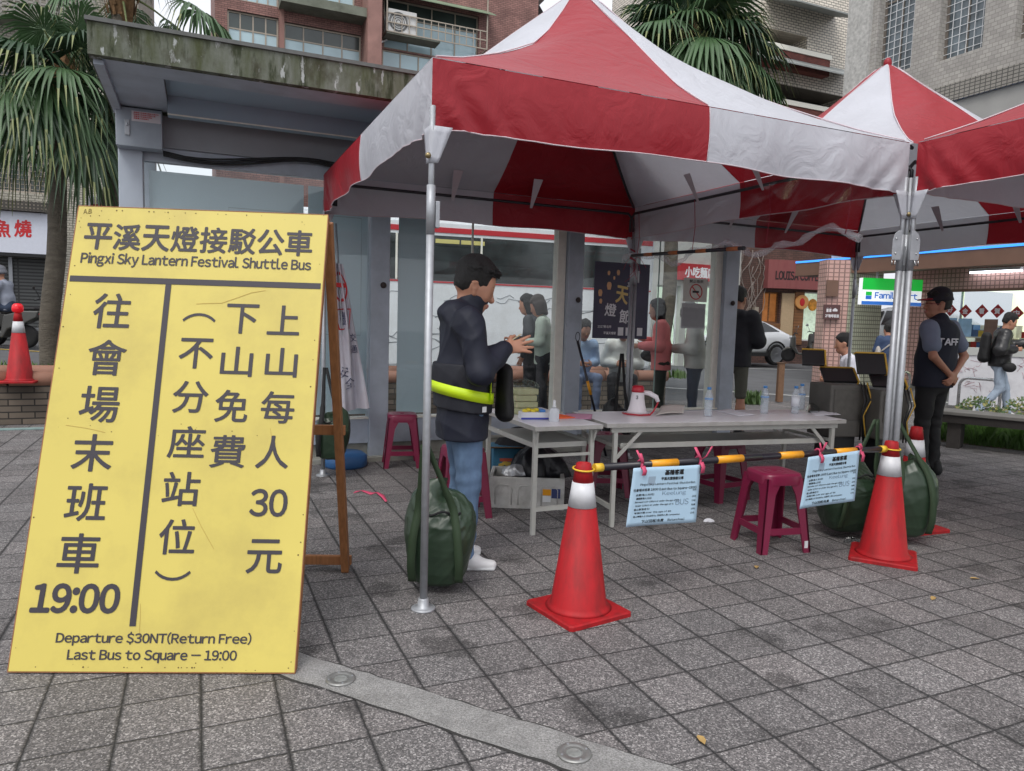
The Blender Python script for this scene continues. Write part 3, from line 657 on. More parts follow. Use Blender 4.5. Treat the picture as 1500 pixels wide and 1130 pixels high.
# ================================================================ cones, barrier pole, notices
CONERED=mat('cone_orange_red',srgb(172,28,35),rough=.58,noise=.07,nscale=4,dirt=srgb(96,32,32),dirt_amt=.7,dirt_scale=5,stretch=(2.4,2.4,.7),spec=.3,dirt_lo=.40)
CONEWHITE=mat('reflective_white_band',srgb(205,206,210),rough=.4,noise=.06,nscale=9,dirt=srgb(150,150,152),dirt_amt=.4,dirt_scale=7)
YELLOWP=mat('yellow_plastic',srgb(226,184,52),rough=.45)
ORANGE=mat('orange_band',srgb(234,160,32),rough=.35)
def cone(label,x,y,rz,h=.725,hb=.185,rb=.142,rt=.037,z0=0,dirty=False,name='traffic_cone'):
    t=thing(name,label,'traffic cone',(x,y,z0),rz,'red traffic cones')
    b=MB(); c=hb*.93; ch=[(hb,-c),(hb,c),(c,hb),(-c,hb),(-hb,c),(-hb,-c),(-c,-hb),(c,-hb)]
    ring=lambda s,z:[(px*s,py*s,z) for px,py in ch]
    b.add(ring(1,0)+ring(1,.018)+ring(.965,.024),[tuple(range(7,-1,-1))]+[(i,(i+1)%8,8+(i+1)%8,8+i) for i in range(8)]+[(8+i,8+(i+1)%8,16+(i+1)%8,16+i) for i in range(8)]+[tuple(range(16,24))])
    b.build('base',CONERED,t)
    f=lambda z:rb+(rt-rb)*(z/h)
    bo=MB(); z1,z2=h*.715,h*.875
    bo.lathe([(rb+.018,.0245),(rb+.004,.034),(f(.05),.05),(f(z1),z1)],40); bo.lathe([(f(z2),z2),(f(h),h-.004),(f(h)-.004,h),(f(h)-.010,h-.002),(f(h)-.012,h-.05)],40)
    bo.build('body',CONERED,t)
    MB().lathe([(f(z1)+.0015,z1-.001),(f(z2)+.0015,z2+.001)],40).build('reflective_band',CONEWHITE,t)
    return t
c1=cone('red traffic cone in front, its neck in the left end of the striped pole',.352,3.375,R_(33))
c2=cone('red traffic cone in front of the grouped tent posts',2.317,4.33,R_(62))
c3=cone('red traffic cone half hidden behind a green bag and the tent posts',2.86,5.03,R_(20))
pole_a=gz(866,679,.655); n1=Vector((.352,3.375,0)); n2=Vector((2.317,4.33,0)); dv=(n2-n1).normalized()
A1=Vector((n1.x,n1.y,.697))+dv*.06; A2=Vector((n2.x,n2.y,.681))-dv*.058
bp=thing('barrier_pole','black and orange striped pole bridging the two front cones','barrier pole',A1,math.atan2(dv.y,dv.x))
Lp=(A2-A1).length; Mi=Matrix.Rotation(-math.atan2(dv.y,dv.x),4,'Z')
def ppar(px):                                                      # distance along the pole of a photo column
    r=ray(px,670); q=np.linalg.solve(np.array([[r[0],-dv.x],[r[1],-dv.y]]),np.array([A1.x,A1.y])); return q[1]
POLEB=mat('pole_black',srgb(34,32,40),rough=.3)
dz=(A2.z-A1.z)/Lp
def seg(name,a,b,r,m): MB().tube([(a,0,dz*a),(b,0,dz*b)],r,16).build(name,m,bp)
seg('pole_tube',.02,Lp-.02,.0185,POLEB); seg('pole_sleeve',ppar(1049),ppar(1114),.0198,POLEB)
for a,b in ((953,992),(1049.5,1087),(1141,1174),(1222,1252)): seg('orange_band',ppar(a),ppar(b),.0205,ORANGE)
for e,c in ((0,-1),(Lp,1)):
    k=MB(); k.tube([(e-.035*(-c)*-1 if False else e+(.0 if c<0 else 0),0,dz*e),(e+c*-.045,0,dz*e)],[.021,.021],14); cc=k.build('end_cap',YELLOWP,bp)
    rg=MB(); R0=.050; rg.tube([(e+c*.06+R0*math.cos(a),R0*math.sin(a),dz*e+.004*math.sin(a)) for a in np.linspace(0,2*math.pi,29)[:-1]],.0045,6,closed=True); rg.build('neck_ring',YELLOWP,cc)
PAPERBLUE=mat('pale_blue_paper',srgb(176,205,226),rough=.6,noise=.05,nscale=3,bump=.12,bscale=6)
TAPE=mat('parcel_tape',srgb(150,170,188),rough=.3)
PINK=mat('pink_ribbon',srgb(206,78,112),rough=.55)
HANDINK=mat('outline_ink',srgb(120,140,160),rough=.6)
def notice(label,corners):
    P=[online(x,y,A1+Vector((-.0,-.028,0)),dv)[0] for x,y in corners]   # hangs just in front of the pole
    o=P[0]; ex=P[1]-P[0]; ez=P[0]-P[3]; nrm=ex.cross(ez).normalized()
    fn=lambda a,b: o+ex*a-ez*b+nrm*-(.012*math.sin(a*3.3+1)*b+.006*math.sin(a*7)*(1-b)*.6+.004*b*b)
    m=MB(); m.sheet(lambda a,b: fn(a,b)-o,16,14)
    t=thing('paper_notice',label,'notice',o,0,'pale blue bus notices on the striped pole'); sh=m.build('paper_sheet',PAPERBLUE,t,solid=.0008)
    ink=MB()
    W_,H_=ex.length,ez.length
    def line(s,cx,cz,w,h,bold=.02,mbb=None):
        tmp=MB(); put_text(tmp,s,(cx*W_,-cz*H_),(w*W_ if w else None,h*H_),bold=bold,lift=0)
        (mbb or ink).add([fn(v[0]/W_,-v[2]/H_)-o-nrm*(-.0016+v[1]*1.0)*-1*-1 for v in tmp.v],tmp.f)
    line('基隆客運',.60,.10,.27,.085,.05); line('平溪天燈接駁公車',.58,.205,.32,.05,.04); line('Pingxi Sky Lantern Festival Shuttle Bus',.53,.295,.80,.05,.008)
    line('往會場末班車 19:00 (Last Bus to Square-19:00)',.50,.385,.92,.055,.02)
    for i,(s,w_) in enumerate((('全票(每人30元)',.26),('優惠票(每人15元)',.22),('Between 115-150cm or under the age of 12',.62),('Under 115cm or under the age of 6',.54),('愛心票(敬老卡)',.22),('年滿65歲 over the age of 65',.52),('身心障礙人士 Disability 及陪同人員 companion',.66))):
        line(s,.085+w_/2+.01*(i%2),.465+i*.062,w_,.036,.02)
    for i in range(6): line(('30元','15元','15元','免費','15元','15元')[i],.93,.425+i*.072+(.04 if i else 0),.06,.03,.02)
    line('下山(回程)免費',.37,.925,.31,.055,.02); line('(Return Free)',.70,.925,.24,.05,.012)
    ink.build('notice_lettering',BLACKINK,sh)
    hk=MB(); line('Keelung',.63,.465,.34,.085,.0,hk); line('BUS',.76,.62,.19,.10,.0,hk); hk.build('outline_lettering',HANDINK,sh)
    tp=MB(); tp.add([fn(a,b)-o-nrm*-.0014 for a,b in ((.24,.16),(.34,.16),(.335,.30),(.235,.30))],[(0,3,2,1)]); tp.build('tape',TAPE,sh)
    return t
notice('pale blue bus fare notice hanging from the pole beside the front cone',[(928,686),(1027,681),(1016,764),(919,774)])
notice('pale blue bus fare notice hanging from the pole beside the green bags',[(1184,670),(1260,660),(1253,735),(1174,747)])
def ribbon(label,px,seed,curl=1):
    rs=random.Random(seed); a=ppar(px); t=thing('ribbon',label,'ribbon',A1+dv*a+Vector((0,0,dz*a)),bp.rotation_euler.z,'pink ribbons tied round the striped pole')
    k=MB(); k.tube([(.006*math.sin(i*.7),.0235*math.cos(i*math.pi/6),.0235*math.sin(i*math.pi/6)) for i in range(12)],.0065,6,closed=True); k.build('knot_loop',PINK,t)
    for s in range(3):
        e=MB(); x0=rs.uniform(-.05,.05); z1=rs.uniform(.045,.085); pts=[(0,-.024,.012),(x0*.5,-.035,.03),(x0,-.03+rs.uniform(-.02,.02),z1)] if s<2 else [(0,-.026,.0),(.006,-.036,-.025),(.002,-.034,-.045-.02*rs.random())]
        e.add([Vector(p)+Vector((d,0,0)) for p in pts for d in (-.006-.003*s,.006+.003*s)],[(0,1,3,2),(2,3,5,4)],smooth=True); e.build('ribbon_tail',PINK,t,solid=.0015)
ribbon('pink ribbon tied left of the first orange band of the pole',938,1); ribbon('pink ribbon tied over the right corner of the notice by the front cone',1023,2)
ribbon('red pink ribbon over the left corner of the notice by the green bags',1197,3); ribbon('red pink ribbon nearest the right cone on the striped pole',1256,4)
# ================================================================ folding tables
TTOP=mat('table_top_laminate',srgb(236,235,240),rough=.28,noise=.04,nscale=3,spec=.55,dirt=srgb(178,172,172),dirt_amt=.3,dirt_scale=6)
TEDGE=mat('table_edge_trim',srgb(176,174,170),rough=.5,dirt=srgb(120,116,110),dirt_amt=.5,dirt_scale=9)
TLEG=mat('table_leg_paint',srgb(190,190,184),rough=.42,metal=.2,noise=.06)
def table(label,p,rz,L,D,h=.72):
    t=thing('folding_table',label,'table',(p.x,p.y,0),rz,'white folding tables under the tent')
    MB().box((.004,.004,h-.024),(L-.004,D-.004,h)).build('table_top',TTOP,t)
    e=MB()
    for a,b in (((0,0),(L,.004)),((0,D-.004),(L,D)),((0,.0041),(.004,D-.0041)),((L-.004,.0041),(L,D-.0041))): e.box((a[0],a[1],h-.028),(b[0],b[1],h-.001))
    e.build('edge_trim',TEDGE,t)
    ap=MB(); ap.box((.05,.03,h-.066),(L-.05,.05,h-.03)); ap.build('apron',TLEG,t); MB().box((.05,D-.05,h-.066),(L-.05,D-.03,h-.03)).build('apron',TLEG,t)
    for x in (.085,L-.085):
        for y in (.045,D-.045):
            MB().cbox((x,y,(h-.067)/2),(.03,.03,h-.067)).build('leg',TLEG,t,bevel=.003)
        MB().bar((x,.062,.13),(x,D-.062,.13),.022,.03).build('leg_rail',TLEG,t)
        MB().bar((x,.062,h-.16),(x,D-.062,h-.16),.018,.022).build('leg_rail',TLEG,t)
        s=1 if x<L/2 else -1
        for y in (.04,D-.04): MB().bar((x+s*.012,y,h-.24),(x+s*.19,y,h-.06),.012,.024).build('brace',TLEG,t)
    MB().box((.16,.08,h-.185),(L-.16,D-.08,h-.17)).build('shelf',TLEG,t); 
    MB().bar((.14,.075,h-.165),(L-.14,.075,h-.165),.012,.036).build('shelf_rail',TLEG,t)
    return t
t2p=Vector((.641,4.752,0)); table('long white folding table with the megaphone and four water bottles',t2p,R_(17.6),1.96,.62)
t1p=Vector((.154,4.507,0)); T1R=R_(24)
t1=thing('folding_table','short white folding table at the man\'s side, tissue box on it','table',(t1p.x,t1p.y,0),T1R,'white folding tables under the tent')
W1,D1,h=.50,.92,.72
MB().box((.004,.004,h-.024),(W1-.004,D1-.004,h)).build('table_top',TTOP,t1)
e=MB()
for a,b in (((0,0),(W1,.004)),((0,D1-.004),(W1,D1)),((0,.0041),(.004,D1-.0041)),((W1-.004,.0041),(W1,D1-.0041))): e.box((a[0],a[1],h-.028),(b[0],b[1],h-.001))
e.build('edge_trim',TEDGE,t1)
for y in (.06,D1-.06):
    for x in (.035,W1-.05): MB().cbox((x,y,(h-.03)/2),(.03,.03,h-.031)).build('leg',TLEG,t1,bevel=.003)
    MB().bar((.05,y,.17),(W1-.065,y,.17),.022,.028).build('leg_rail',TLEG,t1); MB().bar((.05,y,h-.2),(W1-.065,y,h-.2),.016,.018).build('leg_rail',TLEG,t1)
MB().box((.03,.12,h-.15),(W1-.05,D1-.12,h-.135)).build('shelf',TLEG,t1)
MB().bar((.04,.11,h-.14),(W1-.06,.11,h-.14),.012,.034).build('shelf_rail',TLEG,t1)
for x in (.03,W1-.045):
    MB().bar((x,.075,h-.03-.10),(x,D1-.07,h-.13),.012,.03).build('side_rail',TLEG,t1); MB().bar((x,.07,h-.16),(x,.02,h-.035),.012,.022).build('brace',TLEG,t1)
def T1(x,y,z=0): return t1p+Matrix.Rotation(T1R,3,'Z')@Vector((x,y,h+z))
# ================================================================ plastic stools
MAROON=mat('maroon_plastic',srgb(122,28,62),rough=.33,noise=.05,nscale=5,spec=.5)
def stool_model(label,x,y,rz):
    t=thing('plastic_stool',label,'stool',(x,y,0),rz,'maroon plastic stools'); H=.49; a,b=.125,.172
    top=MB(); N=40
    def sq(r,z,p=5):
        out=[]
        for k in range(N):
            th=2*math.pi*k/N; c,s=math.cos(th),math.sin(th); q=r/((abs(c)**p+abs(s)**p)**(1/p)); out.append((q*c,q*s,z))
        return out
    rings=[sq(.138,H-.07),sq(.138,H-.018),sq(.132,H-.005),sq(.122,H),sq(.10,H-.001),sq(.086,H-.006,2),sq(.08,H-.002,2),sq(.058,H-.002,2),sq(.052,H-.007,2),sq(.046,H-.002,2),sq(.022,H-.002,2),sq(.016,H-.012,2)]
    vs=sum(rings,[]); fs=[(i*N+j,i*N+(j+1)%N,(i+1)*N+(j+1)%N,(i+1)*N+j) for i in range(len(rings)-1) for j in range(N)]+[tuple((len(rings)-1)*N+j for j in range(N))]
    top.add(vs,fs,smooth=True); top.build('seat',MAROON,t)
    for sx in (-1,1):
        for sy in (-1,1):
            l=MB()
            for ax in (0,1):                                        # L-section, splayed and tapering
                w0,w1=.075,.048; th=.012
                def P(z,u,v):
                    k=1-z/(H-.02); r=a+.004+(b-a)*k; ww=w1+(w0-w1)*(1-k)
                    p=(r-u*ww,r-v*th) if ax==0 else (r-v*th,r-u*ww)
                    return (sx*p[0],sy*p[1],z)
                zs=[0,.03,.2,.36,.43,H-.03]; vs=[]
                for z in zs:
                    ex=0 if z<.37 else (.35 if z<.44 else .9)
                    vs+=[P(z,0,0),P(z,1+ex,0),P(z,1+ex,1),P(z,0,1)]
                fs=[]
                for i in range(len(zs)-1):
                    for j in range(4):
                        q=(i*4+j,i*4+(j+1)%4,(i+1)*4+(j+1)%4,(i+1)*4+j); fs.append(q)
                fs+= [(3,2,1,0),tuple(len(zs)*4-4+j for j in range(4))]
                l.add(vs,fs,smooth=False)
            l.build('leg',MAROON,t)
    for k in range(4):
        z=.135; r=a+.004+(b-a)*(1-z/(H-.02))-.008; s=MB(); q=[rotz(k,(-r+.04,-r,z)),rotz(k,(r-.04,-r,z))]; s.bar(q[0],q[1],.011,.04); s.build('stretcher',MAROON,t)
    return t
st0=stool_model('maroon plastic stool right under the striped pole, sticker on its leg',1.68,4.51,R_(14))
sticker=MB(); sticker.box((.118,-.1755,.03),(.142,-.1735,.075)); sticker.build('sticker',WHITE,st0).location=(.012,.001,0)
def stool(label,x,y,rz):
    c=dup(st0,(x,y,0),rz,label)
    for ch in list(c.children):
        if ch.name.startswith('sticker'): bpy.data.objects.remove(ch)
q=gz(1052,728); stool('maroon stool under the long table, behind the notice near the front cone',q.x,q.y,R_(30))
q=gz(886,722); stool('maroon stool seen behind the neck of the front cone',q.x,q.y,R_(5))
q=gz(588,681); stool('maroon stool standing alone in front of the glass shelter',q.x,q.y,R_(12))
q=gz(676,752); stool('maroon stool mostly hidden behind the jeans of the man with the phone',q.x,q.y,R_(20))
# ================================================================ weight bags
BAGG=mat('green_vinyl',srgb(44,62,46),rough=.36,noise=.12,nscale=4,spec=.55,bump=.25,bscale=9)
STRAPG=mat('green_webbing',srgb(44,62,40),rough=.7)
def bag(label,loc,rz,w,hgt,hook,seed,d=None,m=BAGG,sm=STRAPG,name='weight_bag'):
    rs=random.Random(seed); d=d or w*.85; t=thing(name,label,'weight bag',loc,rz,'dark weight bags hung on the tent posts')
    ph=[rs.uniform(0,6.28) for _ in range(8)]
    zs=[0,.015,.06,.16,.36,.55,.70,.82,.91,.97,1.0]; rr=[.0,.50,.68,.80,.93,1.0,1.0,.90,.72,.52,.0]
    dirs=[(rs.uniform(-1,1),rs.uniform(-1,1),rs.uniform(-1,1)) for _ in range(7)]
    def crease(x,y,z):                                              # soft sharp-bottomed wrinkles
        v=0
        for i,(a_,b_,c_) in enumerate(dirs):
            q=(a_*x+b_*y+c_*z)*(14+5*i)+ph[i%8]; v+=(1-abs(math.sin(q)))**3*(.5 if i<4 else .3)-.25
        return v
    def fn(a,b):
        th=2*math.pi*a; s=b*b*(3-2*b)*.35+b*.65
        r=np.interp(s,zs,rr); f=smooth(.45,.95,s); px_,py_=math.cos(th),math.sin(th)
        # rounded-square plan that leans and sags
        q=1/((abs(px_)**3+abs(py_)**3)**(1/3)); r*=(1-f)*q*.97+f
        r+=crease(px_*w/2,py_*d/2,s*hgt)*(.022+.055*f)
        z=s*hgt+f*(.035*math.sin(th+ph[1])+.02*math.sin(2*th+ph[3]))
        return (w/2*r*px_+.02*s*math.sin(ph[0]),d/2*r*py_,max(z,0))
    b=MB(); b.sheet(fn,120,70); b.build('bag_body',m,t); tp=MB()
    zz=MB(); zz.tube([(w*.30*x,-d*.5*.80*math.sqrt(max(0,1-x*x*.5)),hgt*.80+.01*math.sin(6*x)) for x in np.linspace(-1,1,14)],.006,6); zz.build('zip_fold',DARK,t)
    for s in (-1,1):
        y=-d*.5; pts=[(s*w*.30,y*.72,hgt*.10),(s*w*.31,y*.97,hgt*.30),(s*w*.28,y*1.03,hgt*.62),(s*w*.22,y*.86,hgt*.86),(s*w*.14+hook[0]*.4,hook[1]*.5+y*.45,hgt+.25*(hook[2]-hgt)),(hook[0]+s*.008,hook[1],hook[2])]
        pts=[Vector(p) for p in pts]; sp=MB(); vs=[]
        fine=[]
        for i in range(len(pts)-1):
            for k in range(5): fine.append(pts[i].lerp(pts[i+1],k/5))
        fine.append(pts[-1])
        for _ in range(3): fine=[fine[0]]+[(fine[i-1]+fine[i]*2+fine[i+1])/4 for i in range(1,len(fine)-1)]+[fine[-1]]
        for i,p in enumerate(fine):
            wd=.020 if i<len(fine)*.7 else .014; vs+=[p+Vector((-wd,-.004,0)),p+Vector((wd,-.004,0))]
        sp.add(vs,[(2*i,2*i+1,2*i+3,2*i+2) for i in range(len(fine)-1)],smooth=True); sp.build('strap',sm,t,solid=.004)
    return t
pA=TA+U*.018+V*.018
q=gz(640,850); bag('green weight bag with two straps hanging on the bare front post',(pA.x+.035,pA.y+.26,.03),R_(0),.385,.50,(-.05,-.24,.76),1,d=.36)
pB=TA+U*(2*HW)
bag('dark green weight bag behind the notice, left of the grouped posts',(pB.x-.13,pB.y+.22,.04),R_(10),.42,.50,(.06,-.16,.78),2)
bag('dark green weight bag right of the grouped posts, one strap showing',(pB.x+.20,pB.y+.10,.05),R_(-8),.37,.50,(-.13,-.05,.80),3)
pD=TA+V*(2*HW)
bag('dark green weight bag seen between the board and its wooden rear leg',(pD.x+.1,pD.y-.08,.16),R_(8),.31,.42,(-.06,.06,.78),4,sm=DARK)
pC=TA+U*(2*HW)+V*(2*HW)
bag('black weight bag hung on the far post behind the megaphone',(pC.x-.12,pC.y-.12,.20),R_(20),.30,.40,(.08,.08,.88),5,m=mat('black_vinyl',srgb(30,31,33),rough=.45,bump=.25,bscale=9),sm=DARK)
for p in (pA,pB,pD):                                                # white hooks for the straps
    pass
# ================================================================ things on the tables
def T2(x,y,z=0): return t2p+Matrix.Rotation(R_(17.6),3,'Z')@Vector((x,y,.72+z))
def t2px(px,py,z=0): return gz(px,py,.72+z)
PET=mat('clear_bottle_plastic',srgb(214,224,232),rough=.12,spec=.6,alpha=.30); WATER=mat('water_in_bottle',srgb(206,218,228),rough=.08,alpha=.22)
CAPB=mat('blue_cap',srgb(78,140,204),rough=.4); LABW=mat('bottle_label',srgb(222,226,232),rough=.45); LABB=mat('bottle_label_blue',srgb(132,168,214),rough=.45)
def bottle(label,p,tall=.215,lab='blue'):
    t=thing('water_bottle',label,'bottle',(p.x,p.y,.7205),random.uniform(0,6),'plastic water bottles on the long table'); r=.031
    prof=[(.026,0),(r,.006),(r,.02)]
    for i in range(5): z=.03+i*.016; prof+=[(r,z),(r-.0025,z+.008)]
    prof+=[(r,.115),(r,tall-.075),(r*.86,tall-.055),(.017,tall-.028),(.0135,tall-.02),(.0135,tall-.004)]
    MB().lathe(prof,20).build('bottle_body',PET,t)
    MB().lathe([(.0,.003),(r-.004,.004),(r-.0045,tall-.082),(.0,tall-.081)],18).build('water',WATER,t)
    MB().lathe([(.0155,tall-.016),(.0155,tall),(.013,tall+.002),(0,tall+.002)],16).build('cap',CAPB,t)
    if lab=='blue': MB().lathe([(r+.0008,.125),(r+.0008,tall-.078)],20).build('label_wrap',LABB,t)
    else: MB().lathe([(r+.0008,.06),(r+.0008,.135)],20).build('label_wrap',LABW,t)
bottle('blue labelled water bottle beside the megaphone end of the long table',t2px(1037,610)); bottle('blue labelled water bottle in the middle of the long table',t2px(1119,606))
bottle('water bottle with a white label at the right end of the table',t2px(1164,606),lab='white'); bottle('water bottle with its blue cap behind the white labelled bottle',t2px(1173,601),lab='blue')
# megaphone, bell down
MW=mat('megaphone_white',srgb(226,220,224),rough=.4); MR=mat('megaphone_red',srgb(178,30,48),rough=.4)
p=t2px(933,607); mg=thing('megaphone','white and red megaphone standing on its bell on the long table','megaphone',(p.x,p.y,.7205),R_(-15))
MB().lathe([(.088,0),(.09,.004),(.086,.008)],32).build('bell_rim',MR,mg)
MB().lathe([(.084,.008),(.068,.03),(.057,.07),(.049,.12),(.046,.165)],32).build('bell',MW,mg)
MB().lathe([(.047,.166),(.047,.178),(.043,.205),(.03,.214),(0,.215)],28).build('end_cap',MR,mg)
hd=MB(); hd.tube([(.04,0,.165),(.085,0,.160),(.135,0,.135),(.15,0,.10)],[.017,.019,.018,.014],12); hd.build('handle',MW,mg)
sp=MB(); sp.tube([(.15,0,.10),(.14,-.01,.07),(.12,-.03,.03),(.10,-.06,.008),(.03,-.1,.006),(-.06,-.085,.006),(-.1,-.05,.008)],.006,7); sp.build('strap',MR,mg)
mk=MB(); put_text(mk,'3',(0,.13),(.014,.026),Matrix.Translation((0,-.0495,0)),bold=.03); mk.build('hand_mark',BLACKINK,mg)
# boxes, papers
def paper(name,label,pts,z,m,cat='paper',curl=.004):
    P=[gz(x,y,.72) for x,y in pts]; o=P[0]
    def fn(a,b):
        q=(P[0].lerp(P[1],a)).lerp(P[3].lerp(P[2],a),b)-o; return (q.x,q.y,z+curl*(a*(1-a)+b*b*.5)*2)
    s=MB(); s.sheet(fn,8,6); ob=s.build(name,m,loc=(o.x,o.y,.7205),solid=.0006); return tag(ob,label,cat)
PAP=mat('white_paper',srgb(224,225,232),rough=.6); PAPP=mat('pink_paper',srgb(206,150,178),rough=.6)
paper('paper_sheet','white sheet lying flat near the blue labelled bottle on the table',[(1044,602),(1083,610),(1106,609),(1068,600)],.001,PAP)
paper('paper_sheet','white sheet at the right end of the long table',[(1196,610),(1232,608),(1218,603),(1186,604)],.001,PAP)
paper('paper_sheet','pink printed sheet on the seam of the two tables',[(818,613),(866,615),(868,608),(830,607)],.001,PAPP)
paper('paper_stack','creased white wrapper beside the megaphone',[(960,611),(1001,608),(1003,600),(968,601)],.012,mat('wrapper',srgb(220,214,206),rough=.5,bump=.3,bscale=30),'wrapper',.02)
paper('plastic_wrap','crumpled clear wrap at the right end of the long table',[(1180,606),(1200,606),(1200,600),(1183,600)],.012,glass_mat('clear_wrap',see=.9,rough=.15),'wrapper',.03)
q=T1(.20,.62); bg=thing('food_bag','green tinted clear bag of stacked lunch boxes behind the tissue box','food bag',(q.x,q.y,q.z+.0005),T1R)
BOXP=mat('lunch_box_paper',srgb(206,190,160),rough=.7,noise=.08)
for k in range(4): MB().cbox((random.uniform(-.006,.006),random.uniform(-.006,.006),.024+.046*k),(.17,.14,.043)).build('lunch_box',BOXP,bg,bevel=.008)
bb=MB()
def bfn(a,b):
    th=2*math.pi*a; k=1-.35*smooth(.82,1,b)-.6*smooth(.93,1,b); n=.006*math.sin(13*th+5*b)+.004*math.sin(22*th-9*b)
    c,s=math.cos(th),math.sin(th); r=1/((abs(c)**4+abs(s)**4)**.25); return ((.10*r*c+n)*k,(.085*r*s+n)*k,b*.25)
bb.sheet(bfn,64,20); bb.build('clear_bag',glass_mat('green_tinted_bag',tint=(.88,.98,.90),see=.97,rough=.12),bg)
q=T1(.16,.33); tb=thing('tissue_box','white and blue tissue pack with yellow flowers on the short table','tissue box',(q.x,q.y,q.z+.0005),T1R+R_(-12))
MB().box((-.11,-.05,0),(.10,.05,.052)).build('pack_body',mat('tissue_white',srgb(224,226,232),rough=.4),tb,bevel=.006)
MB().box((-.1105,-.0515,.004),(.1005,-.0502,.017)).build('blue_stripe',mat('tissue_blue',srgb(60,70,170),rough=.4),tb)
yb=MB(); [yb.ell((-.075+.028*i,-.01+.02*(i%2),.058+.004*(i%2)),(.022,.026,.014),8) for i in range(4)]; yb.build('yellow_wrap',mat('tissue_yellow',srgb(226,204,50),rough=.4,bump=.3,bscale=40),tb)
MB().box((.02,-.045,.0525),(.06,.04,.07)).build('blue_patch',mat('tissue_blue2',srgb(70,130,200),rough=.4),tb,bevel=.005)
q=T1(.235,.20); hb=thing('sanitiser_bottle','clear hand sanitiser bottle with a white pump beside the tissue pack','bottle',(q.x,q.y,q.z+.0005),0)
MB().lathe([(.028,0),(.030,.004),(.030,.075),(.022,.088),(.012,.093)],20,sx=1.15,sy=.8).build('bottle_body',mat('milky_plastic',srgb(206,210,216),rough=.2,spec=.6),hb)
MB().lathe([(.013,.0935),(.013,.108),(.009,.109),(.0105,.14),(.004,.146),(0,.147)],14).build('pump',WHITE,hb)
q=T1(.35,.36); of=thing('orange_pouch','orange folded pouch on the short table','pouch',(q.x,q.y,q.z+.0005),T1R+R_(-5))
f=MB(); f.add([(-.07,-.06,0),(.11,-.05,0),(.10,.06,0),(-.07,.06,0),(-.07,-.06,.012),(.11,-.05,.008),(.10,.06,.006),(-.07,.06,.04)],[(0,3,2,1),(4,5,6,7),(0,1,5,4),(1,2,6,5),(2,3,7,6),(3,0,4,7)]); f.build('pouch_body',mat('orange_cloth',srgb(238,104,52),rough=.6),of,bevel=.004)
# ================================================================ under the tables
FOAM=mat('foam_box_white',srgb(196,195,192),rough=.7,noise=.08,nscale=9,bump=.3,bscale=50,dirt=srgb(120,116,110),dirt_amt=.55,dirt_scale=6)
a=gz(715,744); b=gz(775,762); dd=(b-a); ang=math.atan2(dd.y,dd.x)
fb=thing('foam_box','grimy white foam box on the ground under the short table','box',(a.x,a.y,0),R_(-2))
bx=MB(); Lx,Ly,Hh=.56,.40,.235
for q0,q1 in (((0,0,0),(Lx,.03,Hh)),((0,Ly-.03,0),(Lx,Ly,Hh)),((0,.0301,0),(.03,Ly-.0301,Hh)),((Lx-.03,.0301,0),(Lx,Ly-.0301,Hh)),((.0301,.0301,0),(Lx-.0301,Ly-.0301,.02))): bx.box(q0,q1)
bx.build('box_body',FOAM,fb,bevel=.006)
for i in range(3):
    r=MB(); x0=.05+i*.17; r.tube([(x0,-.002,.03),(x0,-.002,.15),(x0+.02,-.002,.175),(x0+.10,-.002,.175),(x0+.12,-.002,.15),(x0+.12,-.002,.03)],.004,6); r.build('moulded_rib',FOAM,fb)
MB().box((.40,-.004,.11),(.46,-.0005,.155)).build('box_label',ORANGE,fb); MB().box((.465,-.004,.09),(.53,-.0005,.16)).build('box_label',mat('label_navy',srgb(52,62,110),rough=.5),fb)
MB().box((.40,-.004,.06),(.46,-.0005,.105)).build('box_label',WHITE,fb)
cl=thing('blue_carton','torn blue cardboard carton behind the foam box','carton',(a.x+.02,a.y+.40,0.0),R_(6))
CARD=mat('carton_blue',srgb(52,110,140),rough=.7,noise=.1); KR=mat('kraft_card',srgb(128,100,72),rough=.85,noise=.1)
MB().box((0,0,0),(.36,.30,.37)).build('carton_body',CARD,cl)
MB().cbox((.12,-.03,.385),(.30,.12,.005),rx=R_(-14)).build('carton_flap',KR,cl); MB().cbox((.27,.12,.40),(.24,.12,.005),ry=R_(22)).build('carton_flap',KR,cl)
cm=MB(); cm.box((.05,-.002,.27),(.2,-.0005,.295)); cm.build('carton_print',mat('carton_red',srgb(196,92,70),rough=.7),cl)
cm=MB()
rs=random.Random(8)
for i in range(16): x,z=.03+.20*rs.random(),.20+.05*rs.random(); cm.box((x,-.0025-.0002*i,z),(x+.03,-.0006,z+.02))
cm.build('carton_picture',mat('carton_yellow',srgb(206,176,80),rough=.7),cl)
bbm=mat('black_bin_bag',srgb(24,25,32),rough=.35,bump=.6,bscale=14)
def heap(name,label,c,r,seed,m,cat):
    rs=random.Random(seed); ph=[rs.uniform(0,6) for _ in range(6)]
    def fn(a,b):
        th=2*math.pi*a; f=math.pi*.5*b; k=1+.16*math.sin(3*th+ph[0])+.10*math.sin(5*th+ph[1]+4*b)+.05*math.sin(11*th+7*b+ph[2])
        return (r[0]*k*math.cos(f)*math.cos(th),r[1]*k*math.cos(f)*math.sin(th),r[2]*(math.sin(f)+.08*math.sin(7*th+ph[3])*math.cos(f)*b))
    return tag(MB().sheet(fn,48,16).build(name,m,loc=c),label,cat)
heap('bin_bag','black bag slumped over the back of the foam box',(a.x+.36,a.y+.26,.20),(.22,.16,.24),3,bbm,'bag')
heap('foil_wrap','crumpled silver foil lying on the foam box',(a.x+.20,a.y+.12,.232),(.11,.06,.075),4,mat('silver_foil',srgb(190,192,196),rough=.35,metal=.6,bump=.8,bscale=20),'foil')
